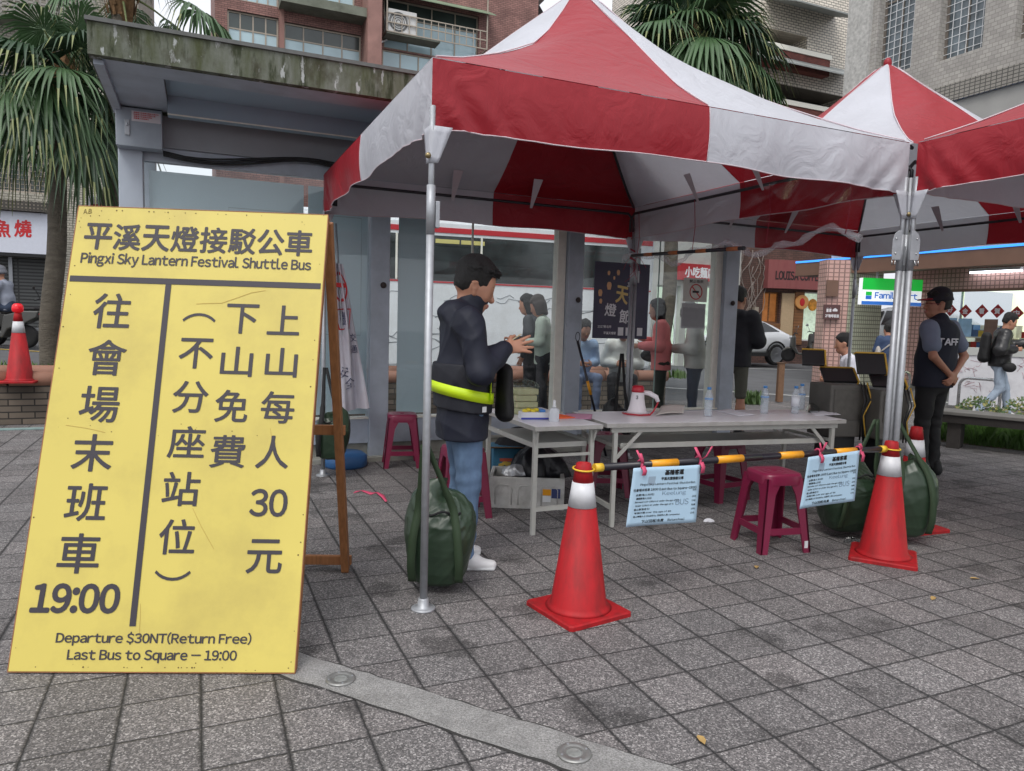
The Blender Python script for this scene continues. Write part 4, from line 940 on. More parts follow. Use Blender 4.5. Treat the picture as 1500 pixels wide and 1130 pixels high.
heap('dark_bundle','dark cloth bundle behind the left leg of the short table',(a.x+.24,a.y+.62,0),(.27,.14,.52),6,mat('dark_cloth',srgb(36,36,40),rough=.9,noise=.2),'bundle')
heap('tissue','crumpled white tissue dropped on the paving under the table',gz(1038,764),(.035,.022,.022),9,PAP,'litter')
heap('plastic_cup','crushed clear plastic cup on the paving left of the right cone',gz(1246,795),(.045,.03,.045),10,glass_mat('cup_clear',see=.8,rough=.1),'litter')
rb=MB(); pts=[gz(x,y,.006) for x,y in ((518,722),(530,719),(543,724),(552,722),(560,728),(565,735))]
vs=[]
for i,p in enumerate(pts): vs+=[p+Vector((0,-.02,.004*(i%2))),p+Vector((.01,.02,.008*((i+1)%2)))]
rb.add(vs,[(2*i,2*i+1,2*i+3,2*i+2) for i in range(len(pts)-1)],smooth=True)
tag(rb.build('ribbon',PINK,solid=.002),'pink ribbon dropped on the paving behind the board','ribbon')
LEAF=mat('dry_leaf',srgb(176,146,92),rough=.8,noise=.2)
for (x,y,lb) in ((1108,831,'dry yellow leaf on the paving below the maroon stool'),(1027,1084,'dry brown leaf near the bottom edge of the paving'),(1367,877,'dry leaf on the paving to the right of the right cone'),(1428,848,'pale dry leaf farthest right on the paving')):
    c=gz(x,y,.005); lf=MB(); lf.add([(-.03,0,0),(-.01,.013,.006),(.015,.011,.008),(.03,0,.002),(.012,-.012,.006),(-.012,-.011,.004),(0,0,0)],[(0,6,1),(1,6,2),(2,6,3),(3,6,4),(4,6,5),(5,6,0)]); tag(lf.build('dry_leaf',LEAF,loc=c,rz=random.uniform(0,6)),lb,'leaf','dry leaves on the paving')
# ================================================================ fare machines
MGREY=mat('machine_grey',srgb(102,100,95),rough=.5,metal=.3,noise=.12,nscale=5,dirt=srgb(60,58,54),dirt_amt=.5,dirt_scale=4)
MBLK=mat('machine_black',srgb(30,30,32),rough=.4); MYEL=mat('machine_yellow',srgb(206,164,62),rough=.5)
SCR=mat('dark_screen',srgb(16,17,20),rough=.15,spec=.6)
def screen(par,c,w_,h_,tilt,yaw,edge=MYEL):
    M=Matrix.Translation(c)@Matrix.Rotation(yaw,4,'Z')@Matrix.Rotation(tilt,4,'X')
    s=MB(); s.box((-w_/2,-.012,-h_/2),(w_/2,.012,h_/2),0,M); o=s.build('screen_case',MBLK,par,bevel=.004)
    e=MB(); e.box((w_/2+.0005,-.016,-h_/2-.004),(w_/2+.014,.018,h_/2+.004),0,M); e.box((-w_/2,-.016,h_/2+.0005),(w_/2,.018,h_/2+.012),0,M); e.build('case_edge',edge,o)
    g=MB(); g.box((-w_/2+.015,.0125,-h_/2+.015),(w_/2-.015,.0135,h_/2-.015),0,M); g.build('screen_glass',SCR,o)
    return o
def machine(label,p,rz,w_,d_,h_,scr):
    t=thing('fare_machine',label,'fare machine',(p.x,p.y,0),rz,'fare machines behind the long table')
    MB().box((-w_/2,-d_/2,.52),(w_/2,d_/2,h_)).build('cabinet',MGREY,t,bevel=.012)
    MB().box((-w_/2+.03,-d_/2-.006,.66),(w_/2-.03,-d_/2-.0005,h_-.04)).build('front_panel',mat('panel_dark',srgb(98,95,90),rough=.35,metal=.5,noise=.15),t,bevel=.003)
    MB().box((-w_/2+.05,-d_/2+.05,.04),(w_/2-.05,d_/2-.05,.519)).build('pedestal',MBLK,t); MB().box((-w_/2,-d_/2,0),(w_/2,d_/2,.04)).build('base_plate',MGREY,t,bevel=.004)
    for k in range(3):
        cb=MB(); x0=w_/2-.02-.03*k; cb.tube([(x0,-d_/2-.01,h_+.02),(x0+.03,-d_/2-.04,h_-.12),(x0-.03+.02*k,-d_/2-.03,h_-.25),(x0+.02,-d_/2-.02,.5)],.006,6); cb.build('wire',MBLK if k else MYEL,t)
    for a in scr: screen(t,*a)
    return t
q=gz(1234,700); machine('left fare machine, grey cabinet with two tilted black screens',Vector((2.69,5.92,0)),R_(14),.34,.28,.95,[((-.02,-.02,1.015),.26,.16,R_(-52),R_(-18)),((-.21,.06,1.15),.17,.15,R_(-40),R_(-30))])
machine('right fare machine beside the tent posts, grey cabinet under a raised screen',Vector((3.03,5.85,0)),R_(14),.28,.28,.92,[((-.16,-.02,1.12),.24,.17,R_(-20),R_(-8)),((-.03,-.06,1.0),.25,.17,R_(-50),R_(-20))])
# ================================================================ clear curtain rolled up along the shared edge of the tents
CLEAR=glass_mat('clear_curtain_plastic',tint=(1,1,1),see=.99,rough=.18,refl=.8,ior=1.4)
cur=thing('rolled_curtain','wrinkled clear plastic curtain bundled under the inner tent edge','curtain',(0,0,0))
cpt=lambda s:(pC-V*.0)+(pB-pC)*s-U*.16
rs=random.Random(12)
def cf(a,b):
    p=cpt(.02+a*.96); z=2.40-.38*b+.04*math.sin(5*a*math.pi)*b+.008*math.sin(31*a+6*b)*b; off=.022*math.sin(13*a+4*b)*b+.010*math.sin(37*a+8*b)+.05*math.sin(math.pi*b)
    q=p-U*off; return (q.x,q.y,z)
MB().sheet(cf,140,24).build('plastic_sheet',CLEAR,cur)
def cf2(a,b):
    p=TA+U*(2*HW*(.62+.37*a))+V*.10; z=2.36-.2*b+.02*math.sin(20*a)*b; q=p+V*(.03*math.sin(15*a+3*b)); return (q.x,q.y,z)
MB().sheet(cf2,60,10).build('plastic_sheet',CLEAR,cur)
roll=MB(); roll.tube([cpt(.05+.9*k/40)-U*(.05+.02*math.sin(k*1.7))+Vector((0,0,1.99+.025*math.sin(k*.9)+.05*math.sin(5*math.pi*k/40))) for k in range(41)],[.022+.008*math.sin(k*2.1) for k in range(41)],10); roll.build('rolled_hem',mat('film_highlight',srgb(226,226,232),rough=.18,alpha=.30,bump=.5,bscale=25),cur)  # whitish hem colour paints in the highlights of the crinkled plastic
rp=thing('barrier_pole','black and orange pole tied under the clear curtain, high beneath the tent','barrier pole',cpt(.12)-U*.09+Vector((0,0,2.03)),math.atan2((pB-pC).y,(pB-pC).x))
Lr=1.55; MB().tube([(0,0,0),(Lr,0,-.05)],.015,12).build('pole_tube',POLEB,rp)
for a in (.22,.6,.98,1.36): MB().tube([(a,0,-.05*a/Lr),(a+.13,0,-.05*(a+.13)/Lr)],.0165,12).build('orange_band',mat('faded_orange',srgb(176,104,60),rough=.5),rp)
for i,s in enumerate((.15,.42,.7,.93)):
    ti=MB(); c0=cpt(s)-U*.09; ti.tube([Vector((c0.x,c0.y,2.42)),Vector((c0.x+.01,c0.y-.02,2.2)),Vector((c0.x,c0.y,2.0))],.003,5); ti.build('tie_cord',mat('red_tie_cord',srgb(150,40,60),rough=.7) if i==0 else bpy.data.materials['red_tie_cord'],cur)
# red cord wound round the far post
tw=MB(); rs=random.Random(2)
for k in range(9): tw.tube([pC+Vector((.03*math.cos(i*.8+k),.03*math.sin(i*.8+k),2.18-.012*i-.012*k)) for i in range(12)],.003,5)
for k in range(6): tw.tube([pC+Vector((0,-.03,2.1-.03*k)),pC+Vector((rs.uniform(-.08,.08),-.05,2.03-.03*k)),pC+Vector((rs.uniform(-.12,.14),-.06,1.95-.03*k))],.0025,5)
tag(tw.build('tie_cord',bpy.data.materials['red_tie_cord']),'red cord wound round the far tent post under the flaps','cord')
# leaning pole, flag
lp=thing('walking_pole','thin black pole with an orange band leaning behind the tables','pole',(0,0,0))
a_=online(846,500,G(0,-.5))[0]; b_=online(877,625,G(0,-.5))[0]; d_=(b_-a_).normalized(); e_=b_+d_*((b_.z-.0)/-d_.z)
MB().tube([a_,e_],.013,10).build('pole_tube',POLEB,lp); MB().tube([a_+(b_-a_)*.46,a_+(b_-a_)*.62],.0148,10).build('orange_band',ORANGE,lp)
lo=MB(); lo.tube([a_+Vector((.035*math.sin(k*math.pi/8)*.6,0,.045-.045*math.cos(k*math.pi/8))) for k in range(16)],.004,6,closed=True); lo.build('hand_loop',BLACK,lp)
fl=thing('flag_banner','white banner with red emblems drooping from a pole on a blue base','banner',G(-.28,-.28,0),ANG)
MB().lathe([(.19,0),(.2,.02),(.2,.10),(.16,.13),(.03,.14),(0,.14)],32).build('water_base',mat('base_blue',srgb(52,98,150),rough=.45),fl)
MB().tube([(0,0,.13),(-.03,0,1.2),(-.10,0,2.2)],.010,8).build('banner_pole',STEEL,fl)
def ff(a,b):
    z=1.86-1.40*b; x=-.14+.02*b+a*(.10+.27*b-.04*b*b)
    return (x,-.02-.05*math.sin(9*a+5*b)*(.3+b*.7)-.02*math.sin(21*a+2*b),z+.10*a*(b-.2)-.25*(1-a)*max(0,b-.86)*-1)
cloth=MB().sheet(ff,40,50).build('banner_cloth',mat('banner_white',srgb(208,206,216),rough=.6,transl=.15,dirt=srgb(196,170,172),dirt_amt=.5,dirt_scale=2),fl)
def onflag(mb,pts2,fs): mb.add([Vector(ff(a,b))+Vector((0,-.004,0)) for a,b in pts2],fs)
t=MB(); ring=[(.52+.42*math.cos(k*math.pi/12)*1.0,.155+.10*math.sin(k*math.pi/12)) for k in range(24)]; ri=[(.52+.36*math.cos(k*math.pi/12),.155+.080*math.sin(k*math.pi/12)) for k in range(24)]
onflag(t,ring+ri,[(k,(k+1)%24,24+(k+1)%24,24+k) for k in range(24)]); onflag(t,[(.16,.13),(.88,.13),(.88,.16),(.16,.16)],[(0,1,2,3)])
P4=[(.1,.30),(.95,.30),(.72,.44),(.3,.44)]; P5=[(.17,.308),(.88,.308),(.69,.432),(.34,.432)]; onflag(t,P4+P5,[(0,1,5,4),(1,2,6,5),(2,3,7,6),(3,0,4,7)]); t.build('banner_emblem',REDINK,cloth)
t=MB()
for ch,a,b,s in (('讓',.5,.345,.05),('撞',.5,.385,.05),('交',.85,.5,.06),('通',.82,.58,.06),('安',.35,.72,.08),('全',.55,.80,.08)):
    vs,fs=glyphs(ch); c=(vs.min(0)+vs.max(0))/2; onflag(t,[(a+(x-c[0])*s*4.5,b-(y-c[1])*s) for x,y in vs],fs)
t.build('banner_lettering',mat('banner_navy',srgb(48,52,92),rough=.6),cloth)
# ================================================================ the street behind: planter, palms, bus, car, scooters, buildings
BRICKP=grid_mat('rough_planter_brick',srgb(120,108,96),srgb(52,48,44),.26,.075,gw=.10,rough=.9,var=.4,var_cols=srgb(86,78,70),offset=True,bump=1)
TERRA=mat('terracotta_coping',srgb(146,104,86),rough=.7,noise=.14,nscale=4,dirt=srgb(110,86,72),dirt_amt=.5,dirt_scale=4)
SOIL=mat('planter_soil',srgb(74,64,52),rough=1,noise=.4,nscale=20,bump=.6,bscale=30)
pt=thing('brick_planter','long low brick planter with a rounded terracotta coping behind the shelter','planter',G(-9,3.0),ANG)
PL=14.6
MB().box((0,0,0),(PL,.16,.46)).build('brick_wall',BRICKP,pt); MB().box((0,.94,0),(PL,1.1,.46)).build('brick_wall',BRICKP,pt); MB().box((PL-.16,.161,0),(PL,.939,.46)).build('brick_wall',BRICKP,pt)
def coping(p0,p1,nseg,d):
    p0,p1=Vector(p0),Vector(p1)
    for i in range(nseg):
        a=p0.lerp(p1,i/nseg+.0008); b=p0.lerp(p1,(i+1)/nseg-.0008); c=MB(); c.tube([a,b],.095,14); c.build('coping_tile',TERRA,pt)
coping((-.05,.06,.53),(PL+.05,.06,.53),24,0); coping((-.05,1.04,.53),(PL+.05,1.04,.53),24,0)
MB().box((0,.161,.40),(PL-.161,.939,.50)).build('soil',SOIL,pt)
kb=MB(); kb.bar(G(-9,2.62,.008),G(-1.5,2.62,.008),.10,.012); tag(kb.build('drain_line',mat('drain_paint',srgb(128,150,148),rough=.7,noise=.2)),kind='structure')
# small weeds
WEED=mat('weed_green',srgb(84,112,54),rough=.6,noise=.3,nscale=20,transl=.2)
def tuft(label,x,y,z,n,sp,hh,seed,name='weed_clump',m=None,wd=.010):
    rs=random.Random(seed); b=MB()
    for i in range(n):
        a=rs.uniform(0,6.28); r=sp*math.sqrt(rs.random()); px,py=r*math.cos(a),r*math.sin(a); l=hh*rs.uniform(.5,1); t=rs.uniform(0,6.28); o=l*rs.uniform(.2,.7); w2=wd*rs.uniform(.6,1.3)
        dx,dy=math.cos(t),math.sin(t); b.add([(px-dy*w2,py+dx*w2,0),(px+dy*w2,py-dx*w2,0),(px+dx*o*.5+dy*w2,py+dy*o*.5-dx*w2,l*.7),(px+dx*o*.5-dy*w2,py+dy*o*.5+dx*w2,l*.7),(px+dx*o,py+dy*o,l)],[(0,1,2,3),(3,2,4)])
    return tag(b.build(name,m or WEED,loc=(x,y,z)),label,'plant')
for i,(px,lb) in enumerate(((12,'green weeds in the planter left of the cone with the lamp'),(58,'green weeds between the cone and the palm trunk'),(1000,'green weeds in the planter seen through the shelter glass'))):
    p=gy(px,545,9.6 if px<200 else 12.0); tuft(lb,p.x,p.y,.50,90,.25,.16,20+i)
# cone with a red lamp on the planter
p=gz(29,545,.62); cl_=cone('weathered red traffic cone with a red warning lamp standing on the planter',p.x,p.y,R_(20),h=.80,z0=.502)
wl=MB(); wl.lathe([(.02,.80),(.04,.805),(.056,.82),(.060,.85),(.053,.885),(.035,.905),(0,.91)],20); wl.build('warning_lamp',mat('red_lamp_lens',srgb(214,20,36),rough=.2,emit=srgb(214,20,36),estr=.15),cl_)
# ---- palms
TRUNK=mat('palm_trunk_bark',srgb(98,92,82),rough=.95,noise=.3,nscale=6,bump=.8,bscale=25,stretch=(1,1,3))
LEAFG=mat('palm_leaf_green',srgb(70,98,62),rough=.42,noise=.25,nscale=2.5,spec=.5,transl=.12); LEAFD=mat('palm_leaf_dark',srgb(48,72,48),rough=.45,noise=.25,nscale=2.5,transl=.1); LEAFY=mat('palm_leaf_tip',srgb(128,136,88),rough=.5,noise=.2,nscale=3,transl=.15)
FIBRE=mat('palm_fibre',srgb(122,94,66),rough=1,noise=.4,nscale=12,bump=.8,bscale=20); STALK=mat('palm_stalk',srgb(106,116,72),rough=.6)
def fan_leaf(leaf,stalk,c,az,el,ln,R,rs,droop,mi):
    """petiole then a pleated fan whose split tips hang down"""
    d=Vector((math.cos(az)*math.cos(el),math.sin(az)*math.cos(el),math.sin(el))); side=Vector((-math.sin(az),math.cos(az),0)); pts=[]
    for i in range(6):
        f=i/5; pts.append(c+d*(ln*f)+Vector((0,0,-droop*.35*ln*f*f)))
    stalk.tube(pts,[.022-.012*i/5 for i in range(6)],5)
    tipd=(pts[-1]-pts[-2]).normalized(); hub=pts[-1]; up=side.cross(tipd).normalized()
    if up.z<0: up=-up
    n=44; sp=R_(150); segs=[]
    for k in range(n+1):
        a=-sp+2*sp*k/n; dirv=(tipd*math.cos(a)+side*math.sin(a)); r=R*(.62+.38*math.cos(a*.5))*rs.uniform(.92,1.06)
        segs.append((dirv,r))
    fr=(.03,.28,.52,.76,1.0)
    for k in range(n):
        d0,r0=segs[k]; d1,r1=segs[k+1]; mid=(d0+d1).normalized(); r=(r0+r1)/2; vs=[]; tw=rs.uniform(-.02,.02); dr=droop*rs.uniform(.85,1.25)
        for j,f in enumerate(fr):
            g=max(0,f-.35); dz=-dr*r*(g*g*1.45+.25*f*f); fold=Vector((0,0,0))
            if f<=.53: a_,b_=d0*r*f,d1*r*f; m_=mid*r*f-up*.012*r*f*4
            else:
                wv=max(.0,(1-f)/.47)*.5; c0=(d0+d1)*.5*r*f; h_=(d1-d0)*r*.53*wv; a_,b_=c0-h_,c0+h_; m_=c0-up*.008
            s=mid*(-(g**2)*r*.25*dr)
            for q in (a_,m_,b_): vs.append(hub+q+s+Vector((tw*f,tw*f,dz+tw*f)))
        leaf.add(vs,[(j*3+i,j*3+i+1,j*3+i+4,j*3+i+3) for j in range(len(fr)-1) for i in range(2)],mi,smooth=True)
        if rs.random()<.35: leaf.m[-1]=leaf.m[-2]=2
def palm(label,base,top,leaves,R,ln,seed,tr=.15,aim=None):
    rs=random.Random(seed); base,top=Vector(base),Vector(top); t=thing('fan_palm',label,'palm tree',base,0,'fan palms along the planter')
    ax=top-base; tk=MB(); N=24; tk.tube([ax*(i/N)+Vector((.03*math.sin(i*.5+seed),.03*math.cos(i*.4),0)) for i in range(N+1)],[tr*(1.12-.25*i/N+.025*(i%2)) for i in range(N+1)],14); tk.build('trunk',TRUNK,t)
    fb=MB(); c=ax
    for i in range(60):
        a=rs.uniform(0,6.28); z=rs.uniform(-.55,.15); r=tr*rs.uniform(.9,1.7); fb.add([c+Vector((r*math.cos(a),r*math.sin(a),z)),c+Vector((r*math.cos(a+.35),r*math.sin(a+.35),z)),c+Vector((r*1.35*math.cos(a+.15),r*1.35*math.sin(a+.15),z+rs.uniform(.15,.4)))],[(0,1,2)])
    fb.lathe([(tr*.9,-.6),(tr*1.35,-.3),(tr*1.2,.1),(0,.35)],12,c=tuple(c)); fb.build('crown_fibre',FIBRE,t)
    lf,stk=MB(),MB()
    for i in range(leaves):
        u=(i+.5)/leaves; el=R_(78)-u*R_(112)+rs.uniform(-.12,.12); az=i*2.39996+rs.uniform(-.2,.2)
        fan_leaf(lf,stk,c+Vector((0,0,.05-.25*u)),az,el,ln*rs.uniform(.8,1.15),R*rs.uniform(.85,1.1),rs,.50+.55*u,rs.choice((0,0,1)))
    for (az,el,l2,r2) in (aim or []): fan_leaf(lf,stk,c,az,el,l2,r2,rs,.85,0)
    lf.build('crown',[LEAFG,LEAFD,LEAFY],t); stk.build('leaf_stalk',STALK,t)
b=gy(72,545,9.75); tp=gy(93,112,9.75)
palm('fan palm at the left edge, its trunk rising behind the yellow board',(b.x,b.y,.45),tp,20,.82,.68,3,tr=.112,aim=[(R_(-82),R_(-5),.42,1.0),(R_(-120),R_(-12),.7,.95),(R_(-60),R_(-25),.6,.9)])
b=gy(966,545,12.1); tp=gy(1012,62,12.1)
palm('fan palm with its crown showing behind the tent roof',(b.x,b.y,.45),tp,40,.95,.85,5,tr=.11,aim=[(R_(-5),R_(-8),1.0,1.0),(R_(-70),R_(-10),.5,1.0)])
b=gy(150,545,10.9); tp=gy(178,-25,10.9)
palm('fan palm behind the mossy roof, only a few leaf tips showing above it',(b.x,b.y,.45),tp,11,.6,.7,9,tr=.13,aim=[(R_(14),R_(2),1.05,.95)])
# ---- the white bus
bus_p=Vector((-6.45,10.95,0)); bus_a=math.atan2(2.75,8.9); BL=9.5
bus=thing('coach_bus','white coach bus with red stripes parked behind the glass shelter','bus',bus_p,bus_a)
BW=mat('bus_white_paint',srgb(228,231,234),rough=.25,noise=.04,spec=.6,dirt=srgb(190,190,188),dirt_amt=.4); BR=mat('bus_red_stripe',srgb(190,40,50),rough=.3)
BG=mat('bus_window_glass',srgb(52,58,58),rough=.12,noise=.5,nscale=3,spec=.7); BD=mat('bus_dark_skirt',srgb(50,51,54),rough=.7)
zb,zt=.52,3.06
MB().box((0,0,zb),(BL,2.4,zt)).build('bus_body',BW,bus,bevel=.06)
MB().box((.06,-.012,2.84),(BL-.06,-.0005,2.93)).build('stripe',BR,bus); MB().box((.06,-.012,1.985),(BL-.06,-.0005,2.01)).build('stripe',BR,bus)
MB().box((-.012,.06,2.84),(-.0005,2.34,2.93)).build('stripe',BR,bus); MB().box((-.012,.06,1.3),(-.0005,.3,2.83)).build('stripe',BR,bus)
MB().box((.25,-.010,2.02),(BL-.3,-.0008,2.79)).build('window_band',BG,bus)
MB().box((-.010,.2,1.9),(-.0008,2.2,2.76)).build('end_window',BG,bus)
for x in (1.6,3.1,4.62,6.1,7.6): MB().box((x,-.018,2.02),(x+.035,-.0105,2.79)).build('window_bar',CREAM,bus)
for x in (3.9,5.3,5.75): MB().box((x,-.016,2.66),(x+.42,-.0105,2.73)).build('yellow_curtain',mat('curtain_yellow',srgb(206,196,120),rough=.7),bus,bevel=.004)
MB().box((.1,.05,.36),(BL-.1,2.35,zb-.001)).build('skirt',BD,bus); 
for x in (1.9,7.2):
    for y in (.02,2.1):
        wh=MB(); M=Matrix.Translation((x,y,.62))@Matrix.Rotation(R_(90),4,'X'); k=MB().lathe([(.22,-.26),(.46,-.26),(.48,-.22),(.48,-.04),(.46,0),(.28,0),(.26,-.05),(.1,-.04),(0,-.03)],28); wh.add([M@Vector(v) for v in k.v],k.f,smooth=True); wh.build('wheel',BD,bus)
ln=MB(); rs=random.Random(4)
for k in range(34):                                                 # faint line drawings on the white side
    x=rs.uniform(.4,8.6); z=rs.uniform(.75,1.85); pts=[(x+i*.09*rs.uniform(.6,1.4),-.003,z+.06*math.sin(i*rs.uniform(.5,1.4)+k)) for i in range(rs.randint(4,12))]; ln.tube(pts,.0055,4)
ln.build('line_drawing',mat('drawing_grey',srgb(140,146,152),rough=.7),bus)
for z in (3.09,): MB().box((2.5,.6,3.061),(5.5,1.8,3.2)).build('roof_unit',BW,bus,bevel=.04)
# ---- car
CARW=mat('car_white_paint',srgb(226,229,234),rough=.22,spec=.6,coat=.6); CARG=mat('car_glass',srgb(30,34,38),rough=.08,spec=.7); TYRE=mat('tyre_rubber',srgb(26,26,28),rough=.85); RIM=mat('alloy_rim',srgb(150,152,156),rough=.35,metal=.7); LAMPR=mat('tail_lamp_red',srgb(190,24,30),rough=.25,emit=srgb(190,24,30),estr=.25)
def car_model(label,p,rz):
    t=thing('car',label,'car',p,rz); n=15
    # stations along x (front +): x, underside, waist, roof, half width at waist, half width at roof
    ST=[(-2.28,.55,.80,.86,.74,.70),(-2.20,.36,.92,1.00,.86,.76),(-1.9,.34,1.02,1.14,.93,.74),(-1.45,.33,1.05,1.36,.95,.66),(-.9,.33,1.03,1.54,.96,.62),(-.2,.33,1.0,1.62,.96,.62),(.35,.33,.98,1.57,.96,.61),(.85,.33,.97,1.28,.95,.62),(1.2,.33,.96,1.02,.94,.72),(1.8,.34,.90,.93,.92,.76),(2.2,.38,.76,.80,.84,.70),(2.34,.50,.62,.66,.70,.62)]
    vs=[]; fs=[]; m=10
    for x,zu,zw,zr,hw,hr in ST:
        half=[(hw*.86,zu),(hw*.97,zu+.10),(hw,zu+(zw-zu)*.55),(hw*.985,zw),(hr+(hw-hr)*.45,zw+(zr-zw)*.52),(hr,zr-.05),(hr*.86,zr-.005),(0,zr+.015)]
        ring=[(x,y,z) for y,z in half]+[(x,-y,z) for y,z in reversed(half[:-1])]; vs+=ring
    k=15
    fs=[(i*k+j,i*k+j+1,(i+1)*k+j+1,(i+1)*k+j) for i in range(len(ST)-1) for j in range(k-1)]+[(i*k+k-1,i*k,(i+1)*k,(i+1)*k+k-1) for i in range(len(ST)-1)]+[tuple(reversed(range(k))),tuple((len(ST)-1)*k+j for j in range(k))]
    o=MB().add(vs,fs,0,True).build('body',CARW,t); sd=o.modifiers.new('s','SUBSURF'); sd.levels=sd.render_levels=1
    def sidepane(name,pts,s):
        vs=[]
        for x,zf in pts:
            st=[np.interp(x,[q[0] for q in ST],[q[c] for q in ST]) for c in range(6)]
            _,zu,zw,zr,hw,hr=st; z=zw+(zr-zw)*zf; y=hw*.985+(hr-hw*.985)*zf*.98; vs.append((x,s*(y+.006),z))
        MB().add(vs,[tuple(range(len(vs)))]).build(name,CARG,t)
    for s in (-1,1):
        sidepane('side_window',[(-.62,.14),(.02,.12),(.02,.78),(-.55,.80),(-.62,.6)],s); sidepane('side_window',[(-1.55,.30),(-.70,.14),(-.63,.78),(-1.0,.80)],s); sidepane('side_window',[(.08,.12),(.95,.12),(.42,.78),(.08,.78)],s)
        MB().ell((-2.08,s*.74,.93),(.14,.13,.07),10).build('tail_lamp',LAMPR,t); MB().ell((2.08,s*.68,.70),(.16,.12,.07),10).build('headlight',PANE,t)
        b_=MB(); b_.bar((-2.0,s*.93,.36),(2.0,s*.93,.36),.06,.12); b_.build('sill_trim',DARK,t)
        for x in (-1.38,1.42):
            M=Matrix.Translation((x,s*.955,.35))@Matrix.Rotation(R_(90)*(-s),4,'X')@Matrix.Scale(-1,4,Vector((0,0,1))) if False else Matrix.Translation((x,s*.955,.35))@Matrix.Rotation(R_(90)*s,4,'X')
            ar=MB(); ar.tube([(x+.42*math.cos(a),s*.952,.36+.42*math.sin(a)) for a in np.linspace(-.25,math.pi+.25,20)],.03,6); ar.build('wheel_arch',DARK,t)
            kk=MB().lathe([(.22,.20),(.34,.20),(.355,.16),(.355,.02),(.34,-.012),(.265,-.014),(.26,.03),(.0,.03)],32); w_=MB(); w_.add([M@Vector(v) for v in kk.v],kk.f,smooth=True); wo_=w_.build('wheel',TYRE,t)
            rm=MB(); kk=MB().lathe([(.262,-.016),(.25,-.020),(.24,.0)],28)
            for q in range(10):
                a=q*math.pi/5; kk.bar((.05*math.cos(a),.05*math.sin(a),-.012),(.245*math.cos(a+.12),.245*math.sin(a+.12),-.016),.03,.012)
            kk.lathe([(.06,-.02),(.05,-.028),(0,-.03)],14); rm.add([M@Vector(v) for v in kk.v],kk.f); rm.build('rim',RIM,wo_)
    MB().ell((.62,.0,1.0),(.02,.02,.02),6).build('dash_knob',DARK,t)
    return t
p=gy(1125,533,28.0); car0=car_model('white hatchback SUV on the road in front of the coffee shop',(p.x-1.9,p.y-.7,p.z),ANG+math.pi)
p=gy(1316,532,23.0); car0.scale=(1.12,1.08,1.12); car1=dup(car0,(p.x,p.y,p.z),R_(118),'white car seen beside the woman in the blue jacket'); 
for o_,nm in ((car0,0),(car1,1)): o_['group']='white cars on the street'
# ---- scooters
SCG=mat('scooter_grey_paint',srgb(84,84,82),rough=.3,metal=.3); SCB=mat('scooter_black',srgb(30,31,34),rough=.45); SEAT=mat('scooter_seat',srgb(26,26,28),rough=.7)
def scooter_model(label,p,rz,col=SCG):
    t=thing('scooter',label,'scooter',p,rz,'scooters by the road')                 # front towards +x
    for x,r in ((.62,.25),(-.58,.25)):
        M=Matrix.Translation((x,0,r))@Matrix.Rotation(R_(90),4,'X'); kk=MB().lathe([(.13,-.05),(.22,-.06),(r,-.03),(r,.03),(.22,.06),(.13,.05)],24); w_=MB(); w_.add([M@Vector(v) for v in kk.v],kk.f,smooth=True); wo_=w_.build('wheel',TYRE,t)
        kk=MB().lathe([(.135,-.04),(.1,-.03),(.03,-.045),(.03,.045),(.1,.03),(.135,.04)],16); w_=MB(); w_.add([M@Vector(v) for v in kk.v],kk.f,smooth=True); w_.build('rim',RIM,wo_)
    bd=MB(); bd.prism([(-.88,.66),(-.92,.80),(-.60,.80),(-.22,.70),(-.16,.36),(.26,.34),(.36,.46),(.30,.28),(-.20,.22),(-.30,.40),(-.62,.52)],-.15,.15); bd.build('rear_body',col,t,bevel=.05)
    fs=MB(); fs.prism([(.26,.30),(.36,.30),(.58,.56),(.56,.92),(.44,1.0),(.40,.90),(.38,.55)],-.19,.19); fs.build('front_shield',col,t,bevel=.05)
    fm=MB(); fm.prism([(.40,.42),(.50,.55),(.72,.54),(.86,.40),(.80,.38),(.62,.46)],-.085,.085); fm.build('mudguard',col,t,bevel=.03)
    st=MB(); st.prism([(-.86,.81),(-.84,.88),(-.5,.87),(-.2,.80),(-.14,.72),(-.24,.71),(-.6,.805)],-.15,.15); st.build('seat',SEAT,t,bevel=.035)
    hb=MB(); hb.tube([(.36,-.33,1.03),(.42,-.22,1.06),(.46,0,1.02),(.42,.22,1.06),(.36,.33,1.03)],.018,8); hb.tube([(.62,0,.26),(.46,0,1.02)],.03,8); hb.build('handlebar',SCB,t)
    hl=MB(); hl.ell((.55,0,.90),(.07,.13,.07),12); hl.build('headlight',mat('scooter_lamp',srgb(200,204,206),rough=.15) if 'scooter_lamp' not in bpy.data.materials else bpy.data.materials['scooter_lamp'],t)
    for s in (-1,1):
        mr=MB(); mr.tube([(.42,s*.20,1.06),(.40,s*.28,1.2),(.38,s*.34,1.27)],.007,6); mr.ell((.37,s*.36,1.30),(.015,.065,.045),10); mr.build('mirror',SCB if s<0 else RIM,t)
    tl=MB(); tl.ell((-.90,0,.74),(.03,.10,.04),8); tl.build('tail_lamp',LAMPR,t)
    ex=MB(); ex.tube([(-.2,-.17,.26),(-.5,-.2,.32),(-.85,-.21,.42)],[.03,.06,.055],10); ex.build('exhaust',RIM,t)
    return t
def on_street(px,py,Y):
    p=gy(px,py,Y); return p
p=on_street(42,508,16.0); sc0=scooter_model('grey scooter parked in front of the closed shutter',(p.x-.1,p.y,p.z),R_(12))
p=on_street(6,510,15.2); sc1=dup(sc0,(p.x-.15,p.y,p.z),R_(10),'scooter ridden by the person in the grey shirt'); SCZ=p
p=on_street(1180,531,26.5); dup(sc0,(p.x,p.y,p.z),R_(165),'black scooter parked behind the tail of the white SUV')
